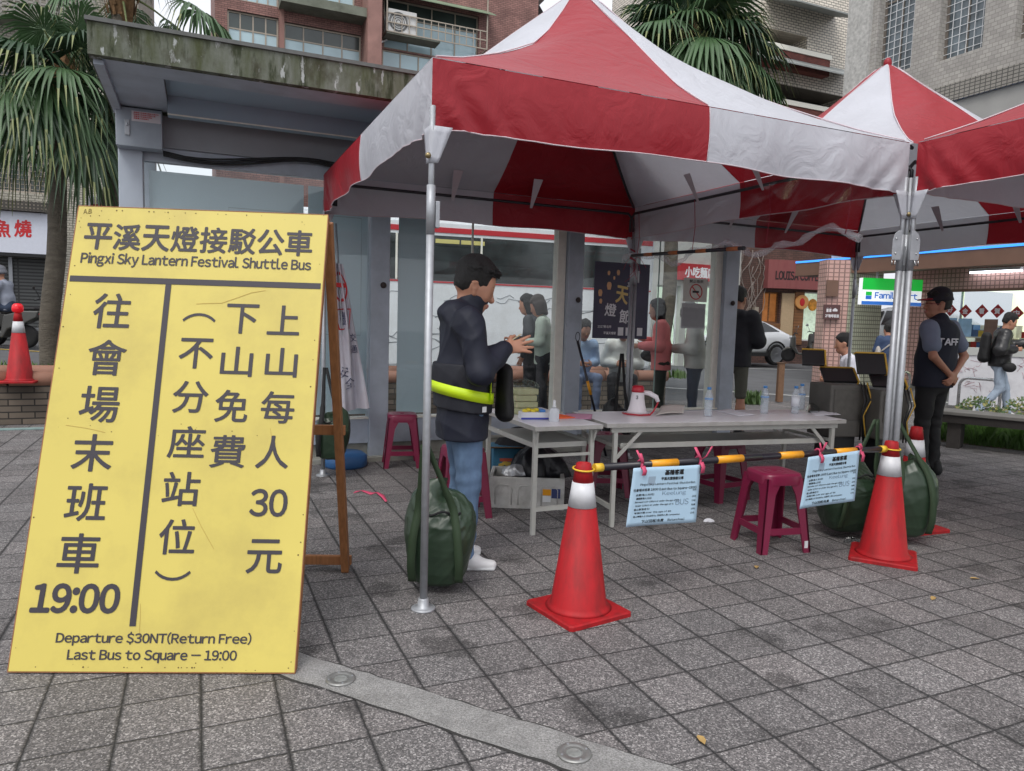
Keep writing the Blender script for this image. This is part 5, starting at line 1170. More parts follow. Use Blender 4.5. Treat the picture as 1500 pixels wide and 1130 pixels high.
p=on_street(1200,527,27.5); dup(sc0,(p.x,p.y,p.z),R_(100),'scooter parked upright against the pink tiled column')
p=on_street(1240,560,13.0); 
# ---- building helper
FRM=mat('window_frame_alu',srgb(168,158,144),rough=.5,metal=.2); WGL=mat('far_window_reflection',srgb(176,202,210),rough=.12,noise=.2,nscale=.7,spec=.7); WGD=mat('far_window_dark',srgb(58,68,66),rough=.15,noise=.4,nscale=.9,spec=.7)  # WGL: bright blue-white reflection painted into the pane colour
class Facade:
    """a wall in its own frame (x along the street front, y into the building, z up) with real openings"""
    def __init__(s,name,label,cat,p0,d,W0,W1,z0,z1,m,thick=6.0,reveal=.22):
        s.d=Vector(d).normalized(); s.p0=Vector((p0[0],p0[1],0)); s.W0,s.W1,s.z0,s.z1=W0,W1,z0,z1; s.m=m; s.ops=[]; s.thick=thick; s.rv=reveal
        s.t=thing(name,label,cat,s.p0,math.atan2(s.d.y,s.d.x))
    def px(s,x,y):
        q,k=online(x,y,s.p0,s.d); return k,q.z
    def rect(s,l,t,r,b):
        my,mx=(t+b)/2,(l+r)/2; return s.px(l,my)[0],s.px(mx,b)[1],s.px(r,my)[0],s.px(mx,t)[1]
    def wall(s):
        xs=sorted({s.W0,s.W1,*[v for o in s.ops for v in (o[0],o[2])]}); zs=sorted({s.z0,s.z1,*[v for o in s.ops for v in (o[1],o[3])]})
        w_=MB()
        for i in range(len(xs)-1):
            for j in range(len(zs)-1):
                cx,cz=(xs[i]+xs[i+1])/2,(zs[j]+zs[j+1])/2
                if cx<s.W0 or cx>s.W1 or cz<s.z0 or cz>s.z1 or any(o[0]<cx<o[2] and o[1]<cz<o[3] for o in s.ops): continue
                w_.add([(xs[i],0,zs[j]),(xs[i+1],0,zs[j]),(xs[i+1],0,zs[j+1]),(xs[i],0,zs[j+1])],[(0,1,2,3)])
        for a,b,c,d in s.ops:
            r=s.rv; w_.add([(a,0,b),(c,0,b),(c,0,d),(a,0,d),(a,r,b),(c,r,b),(c,r,d),(a,r,d)],[(0,4,5,1),(1,5,6,2),(2,6,7,3),(3,7,4,0)])
        T=s.thick; w_.add([(s.W0,0,s.z0),(s.W1,0,s.z0),(s.W1,0,s.z1),(s.W0,0,s.z1),(s.W0,T,s.z0),(s.W1,T,s.z0),(s.W1,T,s.z1),(s.W0,T,s.z1)],[(4,5,1,0),(1,5,6,2),(2,6,7,3),(0,3,7,4),(5,4,7,6)])
        return w_.build('wall',s.m,s.t)
    def window(s,px=None,r=None,cols=2,rows=1,split=None,gl=None,fm=None,fw=.06,bars=0,name='window',depth=None,back=None):
        a,b,c,d=r or s.rect(*px); s.ops.append((a,b,c,d)); fm=fm or FRM; y=(depth if depth is not None else s.rv*.6)
        f=MB(); f.box((a,y-.03,b),(a+fw,y+.03,d)); f.box((c-fw,y-.03,b),(c,y+.03,d)); f.box((a+fw,y-.03,b),(c-fw,y+.03,b+fw)); f.box((a+fw,y-.03,d-fw),(c-fw,y+.03,d))
        for i in range(1,cols): x=a+(c-a)*i/cols; f.box((x-fw*.4,y-.025,b+fw),(x+fw*.4,y+.025,d-fw))
        if rows>1:
            z=b+(d-b)*(split or .6); f.box((a+fw,y-.022,z-fw*.4),(c-fw,y+.022,z+fw*.4))
        o=f.build(name,fm,s.t)
        if rows>1:
            z=b+(d-b)*(split or .6); MB().box((a,y+.005,b),(c,y+.012,z)).build('pane',gl or WGL,o); MB().box((a,y+.005,z+.001),(c,y+.012,d)).build('pane',(WGD if gl is None else gl),o)
        else: MB().box((a,y+.005,b),(c,y+.012,d)).build('pane',gl or WGL,o)
        if bars:
            g=MB()
            for i in range(1,bars*cols): x=a+(c-a)*i/(bars*cols); g.bar((x,y-.035,b),(x,y-.035,d),.011,.011)
            nb=max(2,int((d-b)/((c-a)/(bars*cols))))
            for i in range(1,nb): z=b+(d-b)*i/nb; g.bar((a,y-.035,z),(c,y-.035,z),.011,.011)
            g.build('window_grille',back or WHITE,o)
        return (a,b,c,d),o
    def slab(s,name,px=None,r=None,y0=-.4,y1=0,m=None,bevel=0):
        a,b,c,d=r or s.rect(*px); return MB().box((a,y0,b),(c,y1,d)).build(name,m,s.t,bevel=bevel)
# ---- brown brick apartment block
BRN=grid_mat('brown_brick_tile',srgb(156,116,108),srgb(92,70,66),.22,.075,gw=.12,rough=.75,var=.3,var_cols=srgb(136,98,92),offset=True)
BRNP=mat('brown_render',srgb(150,114,106),rough=.8,noise=.25,nscale=1.2,dirt=srgb(70,58,54),dirt_amt=.6,dirt_scale=.8); CONC=mat('stained_concrete',srgb(120,124,112),rough=.9,noise=.2,nscale=2,dirt=srgb(70,74,60),dirt_amt=.7,dirt_scale=1.5); CORR=mat('green_corrugated',srgb(120,136,112),rough=.7,noise=.25,nscale=2)
p0=gy(315,60,27.6)
F=Facade('apartment_block','brown brick apartment block with rows of windows above the mossy roof','building',p0,U,0,13.1,0,19,BRN,thick=8)
F.window((333,20,408,70),cols=4,rows=2,split=.5); F.window((416,42,529,108),cols=4,rows=2,split=.66); F.window((562,10,701,82),cols=4,rows=2,split=.66); F.window((560,78,640,112),cols=3)
F.window((345,-70,408,5),cols=4,rows=2); F.window((430,-70,520,6),cols=4,rows=2); F.wall()
a,b,c,d=F.rect(408,13,531,26); F.slab('ledge',r=(a,b,c,d),y0=-.9,m=CONC); 
a,b,c,d=F.rect(531,-200,553,140); F.slab('wall_fin',r=(a,0,c-.05,19),y0=-1.1,m=BRNP); a,b,c,d=F.rect(409,0,416,140); F.slab('wall_fin',r=(a,0,c,19),y0=-.12,m=BRNP)
a,b,c,d=F.rect(545,0,716,12); MB().add([(a,-.9,b-.15),(c,-.9,b-.15),(c,0,d),(a,0,d),(a,-.9,b-.12),(c,-.9,b-.12),(c,0,d+.03),(a,0,d+.03)],[(0,3,2,1),(4,5,6,7),(0,1,5,4),(1,2,6,5),(3,0,4,7)]).build('corrugated_awning',CORR,F.t)
a,b,c,d=F.rect(560,54,704,68); rl=MB()
for z in (b,b+.35,b+.7): rl.bar((a,-.75,z),(c,-.75,z),.04,.04)
for i in range(15): x=a+(c-a)*i/14; rl.bar((x,-.75,b),(x,-.75,b+.7),.03,.03)
for x in (a,c): rl.bar((x,-.75,b-.0),(x,-.02,b),.04,.04)
for x in (a,c): rl.bar((x,-.75,b),(x,-.75,b+3.2),.05,.05)
rl.build('balcony_railing',FRM,F.t); MB().box((a,-.74,b-.08),(a+2.2,-.02,b-.03)).build('rack_shelf',CONC,F.t)
AC=mat('aircon_white',srgb(206,206,204),rough=.5,noise=.06)
k,z=F.px(584,66); ac=MB(); ac.box((k-.62,-.70,b-.025),(k+.55,-.22,b+.90)); aco=ac.build('aircon_unit',AC,F.t,bevel=.03)
fan=MB(); M=Matrix.Translation((k-.2,-.702,b+.43))@Matrix.Rotation(R_(90),4,'X'); kk=MB()
for r in (.08,.16,.24,.32,.36): kk.tube([(r*math.cos(t),r*math.sin(t),.01) for t in np.linspace(0,2*math.pi,25)[:-1]],.012,5,closed=True)
fan.add([M@Vector(v) for v in kk.v],kk.f); fan.build('fan_grille',mat('grille_dark',srgb(84,86,86),rough=.6),aco)
pp=MB(); pp.tube([(k-.5,-.1,b-.1),(k-1.0,-.08,b-.4),(k-1.1,-.06,b-1.4)],.035,6); pp.build('pipe',WHITE,F.t)
# ---- dark old house with a ladder
p0=gy(712,60,36)
F=Facade('old_house','dark weathered house with a sloping roof and a steel roof ladder','house',p0,U,0,3.0,0,1.39+(466-32)*36/1054,mat('dark_weathered_brick',srgb(72,60,58),rough=.9,noise=.4,nscale=2,dirt=srgb(36,32,32),dirt_amt=.7,dirt_scale=1),thick=6); F.wall()
a=F.px(752,60)[0]; z0=F.px(752,50)[1]; z1=F.px(790,15)[1]; c=F.px(812,60)[0]
MB().prism([(a,10),(a,z0),((a+c)/2,z1),(c,z1-1.4),(c,10)],-.5,5).build('gable_wing',mat('dark_slate',srgb(58,52,54),rough=.85,noise=.3,nscale=2),F.t)
MB().bar((a-.4,-.6,z0-.1),((a+c)/2,-.6,z1+.15),.6,.18).build('roof_edge',mat('roof_tile_dark',srgb(66,58,56),rough=.8),F.t)
ld=MB(); k0,zt_=F.px(737,10); k1,_=F.px(753,10); zb_=F.px(745,78)[1]
for k in (k0,k1): ld.tube([(k,-.3,zb_-1),(k,-.3,zt_-.3),(k,-.2,zt_),(k,.1,zt_),(k,.2,zt_-.4)],.035,7)
for i in range(7): z=zb_-1+i*.42; ld.tube([(k0,-.3,z),(k1,-.3,z)],.022,6)
ld.build('roof_ladder',STEEL,F.t)
# ---- white tiled building with awnings
WT=grid_mat('cream_wall_tile',srgb(228,219,204),srgb(120,114,106),.30,.12,gw=.14,rough=.4,var=.12,offset=True); RB=grid_mat('red_parapet_brick',srgb(126,66,58),srgb(84,60,54),.2,.07,gw=.12,rough=.8,var=.3,offset=True)
p0=gy(1030,60,33); F=Facade('tiled_house','cream tiled building with metal awnings over its balconies','building',p0,U,0,8.6,0,20,WT,thick=8,reveal=1.4)
BSHADE=mat('balcony_shade',srgb(40,40,40),rough=.9)  # near-black back panels paint the shade inside the open balconies
for (l,t,r,b) in ((1095,44,1182,82),(1095,128,1236,163)):
    a,b2,c,d=F.rect(l,t,r,b); F.ops.append((a,b2,c,d)); MB().box((a,1.38,b2),(c,1.395,d)).build('balcony_back',BSHADE,F.t)
F.wall()
AWN=mat('awning_metal',srgb(138,142,140),rough=.6,noise=.2,nscale=3)
for (l,t,r,b,dp) in ((1120,28,1222,38,1.9),(1085,104,1238,116,1.5)):
    a,b2,c,d=F.rect(l,t,r,b); MB().add([(a,-dp,b2),(c,-dp,b2),(c,0,d+.5),(a,0,d+.5),(a,-dp,b2+.07),(c,-dp,b2+.07),(c,0,d+.57),(a,0,d+.57)],[(0,3,2,1),(4,5,6,7),(0,1,5,4),(1,2,6,5),(3,0,4,7)]).build('awning',AWN,F.t)
    MB().bar((c-.3,-dp+.2,b2-1.3),(c-.3,-dp+.2,b2),.07,.07).build('awning_post',WHITE,F.t)
for (l,t,r,b) in ((1080,80,1204,104),(1080,160,1225,190)):
    a,b2,c,d=F.rect(l,t,r,b); MB().box((a,-.5,b2),(c,-.05,d)).build('balcony_parapet',RB,F.t); MB().box((a,-.56,d+.002),(c+.05,0.0,d+.22)).build('parapet_cap',CREAM,F.t)
# ---- grey stone corner building with the convenience shop below
STN=grid_mat('grey_stone_tile',srgb(176,172,166),srgb(144,141,136),.14,.09,gw=.10,rough=.75,var=.16,var_cols=srgb(158,154,149),offset=True); STP=mat('grey_stone_pier',srgb(178,177,173),rough=.85,noise=.28,nscale=14,bump=.3,bscale=40)
cp_=gy(1247,100,20.2); F=Facade('corner_building','grey stone tiled building over a brightly lit convenience shop','building',cp_,-V,0,16,3.28,16,STN,thick=9,reveal=.42)
FRB=mat('bronze_window_frame',srgb(120,112,104),rough=.5,metal=.3); WGB=mat('curtained_glass',srgb(96,106,112),rough=.15,noise=.5,nscale=2.5,spec=.6)
F.window((1288,-75,1340,106),cols=2,rows=2,split=.62,gl=WGB,fm=FRB,bars=3,back=WHITE); F.window((1380,-90,1445,78),cols=2,gl=WGB,fm=FRB,bars=3,back=WHITE); F.window((1494,-110,1580,44),cols=2,gl=WGB,fm=FRB,bars=3,back=WHITE)
F.window((1462,152,1540,196),cols=2,gl=WGD,fm=FRB); F.window((1426,164,1436,186),cols=1,gl=WGD,fm=FRB)
F.wall()
a0=F.px(1250,60)[0]; a1=F.px(1276,60)[0]; MB().box((a0-.12,-.10,3.3),(a1,-.001,16)).build('stone_pier',STP,F.t); MB().box((a0-.14,-.10,3.3),(a0-.121,9,16)).build('pier_return',STP,F.t)
k,z=F.px(1432,122); MB().box((F.px(1340,150)[0],-.14,z-.28),(16,-.001,z+.12)).build('string_course',grid_mat('band_tile',srgb(150,146,138),srgb(84,82,78),.12,.08,gw=.14,rough=.7,var=.1),F.t)
MB().box((F.px(1340,150)[0],-.05,3.3),(16,-.002,z-.285)).build('plain_band',mat('cement_render',srgb(160,159,155),rough=.85,noise=.12,nscale=2),F.t)
BRF=mat('brown_fascia',srgb(116,88,74),rough=.6,noise=.1,nscale=3); BLU=mat('blue_light_strip',srgb(50,130,220),rough=.4,emit=srgb(60,140,235),estr=.9)
MB().box((-.9,-.62,2.86),(16,-.2,3.22)).build('shop_fascia',BRF,F.t); MB().box((-.9,-.64,3.221),(16,-.2,3.272)).build('blue_strip',BLU,F.t); MB().box((-.9,-.199,3.05),(16,2.2,3.275)).build('arcade_ceiling',BRF,F.t)
# shop front, set back under the arcade
PKT=grid_mat('pink_wall_tile',srgb(206,166,156),srgb(136,108,102),.11,.11,gw=.12,rough=.4,var=.07); GNT=grid_mat('pale_green_tile',srgb(190,194,172),srgb(116,118,104),.11,.11,gw=.12,rough=.4,var=.07)
sy=1.0; MB().box((1.2,sy,2.46),(16,sy+.2,3.049)).build('shop_lintel',PKT,F.t); MB().box((1.2,sy-.02,2.40),(16,sy+.15,2.459)).build('lintel_trim',BRF,F.t)
MB().box((1.2,sy,0),(2.3,sy+.25,2.399)).build('shop_pier',PKT,F.t)
SHOPW=mat('glowing_shop_wall',srgb(228,234,214),rough=.7,emit=srgb(232,236,190),estr=.85); SHELF=mat('shop_shelf_goods',srgb(150,140,110),rough=.6,noise=.8,nscale=4)
MB().box((2.301,sy+3.0,-.2),(16,sy+3.1,3.0)).build('shop_interior',SHOPW,F.t); MB().box((2.301,sy+.2,2.5),(16,sy+3,2.56)).build('shop_ceiling',mat('glowing_shop_ceiling',srgb(235,238,228),rough=.6,emit=srgb(240,244,230),estr=.9),F.t)  # back wall and ceiling glow themselves, in place of lamps inside the shop
GM=[mat('goods_'+n_,c_,rough=.5) for n_,c_ in (('red',srgb(190,60,54)),('yellow',srgb(214,186,84)),('green',srgb(96,140,86)),('blue',srgb(80,116,170)),('white',srgb(224,222,214)),('brown',srgb(128,92,66)))]
rs=random.Random(41)
for i in range(7):
    sh=MB(); x0=2.5+i*1.35
    for z in (.1,.5,.9,1.3): sh.box((x0,sy+.9,z-.03),(x0+1.15,sy+1.3,z))
    sh.box((x0,sy+1.301,0),(x0+1.15,sy+1.33,1.6)); so=sh.build('goods_shelf',CREAM,F.t); gd=MB()
    for z in (.1,.5,.9,1.3):
        x=x0+.02
        while x<x0+1.08: wd_=rs.uniform(.05,.16); gd.box((x,sy+.93,z+.002),(x+wd_-.008,sy+1.2,z+rs.uniform(.12,.32)),rs.randrange(6)); x+=wd_
    tag(gd.build('goods',GM,so),kind='stuff')
MB().box((2.31,sy+.08,0.0),(16,sy+.09,2.399)).build('shop_glass',glass_mat('shop_glass_clear',see=.97,refl=.3),F.t)
for i in range(6): MB().box((2.9+i*1.6,sy+.05,0),(2.96+i*1.6,sy+.079,2.399)).build('shop_mullion',CHROME,F.t)
TUBE=mat('lit_tube',srgb(240,244,248),rough=.3,emit=srgb(240,246,255),estr=4)
for (l,t,r,b) in ((1368,404,1440,409),(1447,400,1530,405)):
    a=F.px(l,406)[0]; c=F.px(r,403)[0]; z=2.93; MB().box((a+.3,sy-.16,z-.11),(c+.3,sy-.10,z-.07)).build('tube_lamp',TUBE,F.t); MB().box((a+.3,sy-.19,z-.069),(c+.3,sy-.07,z-.0)).build('lamp_housing',WHITE,F.t)
SGW=mat('sign_white_face',srgb(235,238,240),rough=.35,emit=srgb(235,240,244),estr=.35); SGG=mat('sign_green_face',srgb(20,160,60),rough=.35,emit=srgb(16,160,50),estr=.45); SGB=mat('sign_blue_face',srgb(40,100,180),rough=.35,emit=srgb(36,96,180),estr=.35)
sgp=gy(1263,428,18.4); dsg=Vector((1,.12,0)).normalized(); sw=(gy(1352,428,18.55)-sgp).length; sg=thing('shop_sign','green white and blue lit shop sign hanging under the brown fascia','shop sign',(sgp.x,sgp.y,0),math.atan2(dsg.y,dsg.x))
zs_=[gy(1290,y,18.45).z for y in (447,443,425,408)]
MB().box((0,.001,zs_[0]),(sw,.16,zs_[3])).build('sign_box',SGW,sg); MB().box((0,-.012,zs_[2]),(sw,.0,zs_[3])).build('green_band',SGG,sg); MB().box((0,-.012,zs_[0]),(sw,.0,zs_[1]+.02)).build('blue_band',SGB,sg)
zc=(zs_[1]+.02+zs_[2])/2; hgt=zs_[2]-zs_[1]
MB().box((.10,-.008,zc),(.26,-.0005,zc+hgt*.30)).build('logo_bar',SGG,sg); MB().box((.10,-.008,zc-hgt*.32),(.26,-.0005,zc-hgt*.02)).build('logo_bar',SGB,sg)
t_=MB(); put_text(t_,'FamilyMart',(.33+.60,zc-.01),(1.16,hgt*.66),bold=.03,lift=.004); t_.build('sign_lettering',SGB,sg); MB().box((.4,.05,zs_[3]+.001),(.44,.09,3.0)).build('hanger',STEEL,sg); MB().box((1.2,.05,zs_[3]+.001),(1.24,.09,3.0)).build('hanger',STEEL,sg)
# diamonds with new year writing on the shop glass
RDM=mat('red_paper_diamond',srgb(168,44,46),rough=.6)
for (x,y,ch,lb) in ((1392,454,'好','half behind the staff man'),(1414,456,'金','second from the left'),(1438,456,'看','in the middle of the row'),(1461,456,'賀','above the dark haired man'),(1489,459,'中','nearest the right edge')):
    k,z=online(x,y,F.p0+V*0+F.d.cross(Vector((0,0,1)))*-(sy-.02),F.d)[1],0
    q,k=online(x,y,F.p0+Matrix.Rotation(math.atan2(F.d.y,F.d.x),3,'Z')@Vector((0,sy+.02,0)),F.d); r=.165
    dm=MB(); dm.add([(-r,0,0),(0,0,-r),(r,0,0),(0,0,r),(-r,.006,0),(0,.006,-r),(r,.006,0),(0,.006,r)],[(0,1,2,3),(7,6,5,4),(0,4,5,1),(1,5,6,2),(2,6,7,3),(3,7,4,0)]); o=dm.build('paper_diamond',RDM,loc=(q.x,q.y,q.z),rz=math.atan2(F.d.y,F.d.x)); tag(o,'red paper diamond on the shop window, '+lb,'decoration','red paper diamonds on the shop window')
    tx=MB(); put_text(tx,ch,(0,0),(.13,.13),bold=.03,lift=.003); tx.build('diamond_lettering',PWHITE,o)
for (l,t,r,b,m_,lb) in ((1386,466,1402,492,'sky','pale blue poster on the shop window, half behind the staff vest'),(1402,467,1424,493,'sky2','pale blue poster on the shop window right of the staff vest'),(1440,468,1462,496,'brown','brown carton board behind the shop window')):
    q0,k0=online(l,b,F.p0+Matrix.Rotation(math.atan2(F.d.y,F.d.x),3,'Z')@Vector((0,sy+.03,0)),F.d); q1,k1=online(r,t,F.p0+Matrix.Rotation(math.atan2(F.d.y,F.d.x),3,'Z')@Vector((0,sy+.03,0)),F.d)
    pm=mat('poster_'+m_,{'sky':srgb(140,176,206),'sky2':srgb(150,186,214),'brown':srgb(122,96,84)}[m_],rough=.5,noise=.2,nscale=6); o=MB().box((0,0,0),(k1-k0,.008,q1.z-q0.z)).build('window_poster',pm,loc=q0,rz=math.atan2(F.d.y,F.d.x)); tag(o,lb,'poster','posters on the shop window')
# ---- pink tiled column at the corner
q=gz(1243,560,-.02); cq=gy(1237,520,19.0)
colm=thing('tiled_column','pink and pale green tiled column with a washroom sign left of the shop','column',(cq.x,cq.y,0),math.atan2(U.y,U.x)*0)
wl_=(gy(1205,470,19.0)-gy(1237,470,19.0)).length; wr_=(gy(1281,470,19.6)-gy(1237,470,19.0)).length
b1=MB(); b1.add([(-wl_,.10,-.3),(0,0,-.3),(0,0,3.2),(-wl_,.10,3.2),(-wl_,.6,-.3),(-wl_,.6,3.2)],[(0,1,2,3),(4,0,3,5)]); b1.build('pink_face',PKT,colm)
b1=MB(); b1.add([(.0,0.001,-.3),(wr_*.96,.62,-.3),(wr_*.96,.62,3.2),(0,0.001,3.2),(wr_*.96,1.2,-.3),(wr_*.96,1.2,3.2),(-wl_,.6,-.3),(-wl_,.6,3.2)],[(0,1,2,3),(1,4,5,2),(4,6,7,5)]); b1.build('green_face',GNT,colm)
def colrect(l,t,r,b,mt,nm,y=-.02):
    p1=gy(l,b,19.0)-Vector((cq.x,cq.y,0)); p2=gy(r,t,19.0)-Vector((cq.x,cq.y,0)); return MB().box((p1.x,y-.01,p1.z),(p2.x,y+.06,p2.z)).build(nm,mt,colm)
colrect(1210,411,1228,434,BRF,'brown_plate'); ws=colrect(1205,447,1230,468,mat('sign_maroon',srgb(92,62,62),rough=.5),'washroom_sign',-.04)
t_=MB(); pw=gy(1217.5,463,19.0)-Vector((cq.x,cq.y,0)); put_text(t_,'2F咖啡客座',(pw.x,pw.z),(.36,.085),Matrix.Translation((0,-.052,0)),bold=.03,lift=.002)
for x_,sk in ((1211,0),(1215,0),(1222,1)):
    pw=gy(x_,454,19.0)-Vector((cq.x,cq.y,0))
    if sk==0: t_.add([(pw.x+a*.028,-.054,pw.z+b*.06) for a,b in ((-1,-1),(1,-1),(1,.45),(-1,.45))],[(0,1,2,3)]); t_.lathe([(.02,0),(.02,.004)],8,c=(pw.x,-.054,pw.z+.05))
    else: t_.add([(pw.x+a*.06,-.054,pw.z+b*.05) for a,b in ((-1,-.9),(1,-.9),(1.1,.0),(0,.9),(-1.1,.0))],[(0,1,2,3,4)])
t_.build('washroom_lettering',PWHITE,ws)
# ---- coffee shop and brick row across the road
BRK=grid_mat('dark_red_brick',srgb(112,84,76),srgb(70,58,54),.24,.08,gw=.12,rough=.85,var=.3,var_cols=srgb(92,70,64),offset=True)
p0=gy(1078,470,30.0); F2=Facade('coffee_shop','brick coffee shop with a dusty red sign board across the road','shop',p0,Vector((.985,.17,0)),-4.6,4.4,-.4,7.5,BRK,thick=5,reveal=.35)
WARM=mat('warm_interior',srgb(150,96,54),rough=.7,noise=.6,nscale=3,emit=srgb(190,120,60),estr=.18); COOL=mat('lit_fridge',srgb(190,206,190),rough=.4,noise=.5,nscale=6,emit=srgb(200,220,196),estr=.35); WPN=grid_mat('wood_panelling',srgb(142,96,58),srgb(90,58,34),1.2,.12,gw=.08,rough=.6,var=.2)
F2.window((1117,428,1142,473),cols=2,gl=WARM,fm=WPN,bars=0); F2.window((1176,428,1203,500),cols=1,gl=COOL,fm=WHITE)
F2.wall()
a,b,c,d=F2.rect(1116,428,1205,505)
F2.slab('wood_front',px=(1115,474,1142,505),y0=-.05,y1=-.002,m=WPN); F2.slab('beige_door',px=(1143,430,1161,502),y0=-.06,y1=-.002,m=mat('beige_door',srgb(196,170,136),rough=.6,noise=.1)); F2.slab('wood_post',px=(1161.5,428,1175,505),y0=-.08,y1=-.002,m=WPN)
sb_=F2.slab('sign_board',px=(1119,384,1250,425),y0=-.35,y1=-.002,m=mat('dusty_red_board',srgb(150,84,84),rough=.7,noise=.25,nscale=2,stretch=(3,3,.6),dirt=srgb(104,76,72),dirt_amt=.5,dirt_scale=2))
k0,z_=F2.px(1130,402); k1,_=F2.px(1196,408); t_=MB(); put_text(t_,'LOUISA COFFEE',((k0+k1)/2,F2.px(1166,405.5)[1]),(k1-k0,.34),Matrix.Translation((0,-.352,0)),bold=.03,lift=.004); t_.build('shop_lettering',mat('letter_dark_brown',srgb(44,34,36),rough=.6),sb_)
k,z=F2.px(1172,443); rs_=MB(); M=Matrix.Translation((k,-.12,z))@Matrix.Rotation(R_(90),4,'X'); kk=MB().lathe([(.30,-.04),(.30,.04),(.27,.05),(0,.05)],24); rs_.add([M@Vector(v) for v in kk.v],kk.f); ro=rs_.build('round_sign',mat('orange_disc',srgb(212,150,86),rough=.5),F2.t); MB().ell((k,-.172,z),(.12,.01,.17),10).build('logo_mark',REDINK,ro)
k,z=F2.px(1190,447); MB().ell((k,-.02,z),(.22,.02,.26),10).build('gold_ornament',mat('gold_ornament',srgb(220,150,50),rough=.5,noise=.4,nscale=9),F2.t)
MB().box((F2.px(1100,470)[0],-.25,F2.px(1100,470)[1]),(F2.px(1106,470)[0],-.002,F2.px(1100,450)[1])).build('meter_box',FRM,F2.t)
# bare climbing stems on the brick wall left of the sign
vn=MB(); rs=random.Random(6)
for i in range(14):
    k=F2.px(1085+rs.uniform(0,30),430)[0]; z=1.0+rs.random(); pts=[(k,-.03,z)]
    for j in range(7): pts.append((pts[-1][0]+rs.uniform(-.25,.25),-.04,pts[-1][2]+rs.uniform(.2,.5)))
    vn.tube(pts,.014,5)
vn.build('bare_vine',mat('vine_grey',srgb(150,140,134),rough=.9),F2.t)
# row of shops seen through the right pane of the shelter
p0=gy(930,470,24.5); F3=Facade('shop_row','pale shop row with a red lettered sign seen through the shelter glass','shop',p0,U,-3,4.4,-.2,6.5,mat('pale_shop_wall',srgb(176,176,172),rough=.8,noise=.15,nscale=2),thick=3,reveal=.4)
F3.window((960,418,995,535),cols=2,gl=COOL,fm=WHITE); F3.window((1004,418,1046,540),cols=2,gl=COOL,fm=WHITE); F3.wall()
sb3=F3.slab('red_sign',px=(990,388,1052,412),y0=-.2,y1=-.002,m=mat('red_sign_face',srgb(170,44,52),rough=.5)); k,z=F3.px(1020,400); t_=MB(); put_text(t_,'小吃麵店',(k,z),(1.25,.36),Matrix.Translation((0,-.203,0)),bold=.03,lift=.003); t_.build('red_sign_lettering',PWHITE,sb3)
# ---- left: shutter shop under flats
p0=gy(36,340,18.0); F4=Facade('shutter_shop','flats over a shop with a red lettered white sign and closed shutter','building',p0,U,-9,online(203,30,p0,U)[1],.3,14,grid_mat('mosaic_wall_tile',srgb(176,172,158),srgb(104,100,92),.16,.06,gw=.14,rough=.5,var=.15,offset=True),thick=8,reveal=.3)
SHT=grid_mat('roller_shutter_slats',srgb(84,86,86),srgb(44,45,46),9,.085,gw=.22,rough=.5,var=.1,bump=.8)
a,b,c,d=F4.rect(-60,376,74,512); F4.ops.append((a,b,c,d)); MB().box((a,.2,b),(c,.24,d)).build('roller_shutter',SHT,F4.t); MB().box((F4.px(14,440)[0]-.03,.15,b),(F4.px(14,440)[0]+.05,.199,d)).build('shutter_rail',STEEL,F4.t)
F4.window((58,42,140,88),cols=3,gl=WGD,bars=4,back=FRM); F4.window((-40,88,46,126),cols=3,gl=WGD,bars=4,back=FRM); F4.window((-20,200,70,282),cols=3,gl=WGD,bars=4,back=FRM); F4.window((105,190,165,262),cols=2,gl=WGD,bars=4,back=FRM)
F4.wall()
sgn=F4.slab('shop_sign',px=(-60,311,73,371),y0=-.32,y1=-.002,m=mat('shop_sign_white',srgb(206,210,222),rough=.4,noise=.04)); F4.slab('sign_frame',px=(-60,372,74,376),y0=-.34,y1=-.002,m=DARK)
t_=MB()
for ch,x in (('魚',8),('燒',38)): k,z=F4.px(x,337); put_text(t_,ch,(k,z),(.34,.40),Matrix.Translation((0,-.322,0)),bold=.025,lift=.003,slant=.05)
k,z=F4.px(-30,337); put_text(t_,'鮮',(k,z),(.40,.46),Matrix.Translation((0,-.322,0)),bold=.025,lift=.003); t_.build('sign_lettering',REDINK,sgn)
lt_=MB(); a,b,c,d=F4.rect(-40,-60,145,40)
for i in range(int((c-a)/.13)): lt_.bar((a+i*.13,-.5,b),(a+i*.13,-.5,d),.03,.02)
for i in range(int((d-b)/.13)): lt_.bar((a,-.5,b+i*.13),(c,-.5,b+i*.13),.02,.045)
lt_.build('lattice_screen',mat('lattice_paint',srgb(150,146,140),rough=.6),F4.t); F4.slab('lattice_slab',px=(-40,40,145,44),y0=-.6,m=CONC)
a,b,c,d=F4.rect(-60,296,74,310); F4.slab('canopy_grating',r=(a,b,c,d),y0=-.5,y1=-.002,m=grid_mat('grating',srgb(120,112,100),srgb(60,56,50),.08,.08,gw=.3,rough=.6))
# ---- road lines, far kerb, street furniture
LINE=mat('road_line_white',srgb(190,190,188),rough=.8,noise=.15,nscale=6); YL=mat('road_line_yellow',srgb(190,160,70),rough=.8,noise=.15)
def roadline(a,b,w_,m,nm='road_line',n=30,zo=.006):
    a,b=Vector(a),Vector(b); d_=(b-a).normalized(); s=Vector((-d_.y,d_.x,0))*w_/2; v=[]
    for i in range(n+1):
        p=a.lerp(b,i/n)
        for q in (p+s,p-s): v.append((q.x,q.y,street_z(q.x,q.y)+zo))
    tag(MB().add(v,[(2*i,2*i+1,2*i+3,2*i+2) for i in range(n)]).build(nm,m),kind='structure')
roadline((3.0,15.42,0),(40,15.42,0),.18,LINE); roadline((5,25.5,0),(40,28.5,0),.14,LINE); roadline((-22,14.6,0),(-6.6,14.9,0),.12,YL)
fk=MB(); fk.add([(-30,18.0-.2,0),( -6,20,0)],[]) 
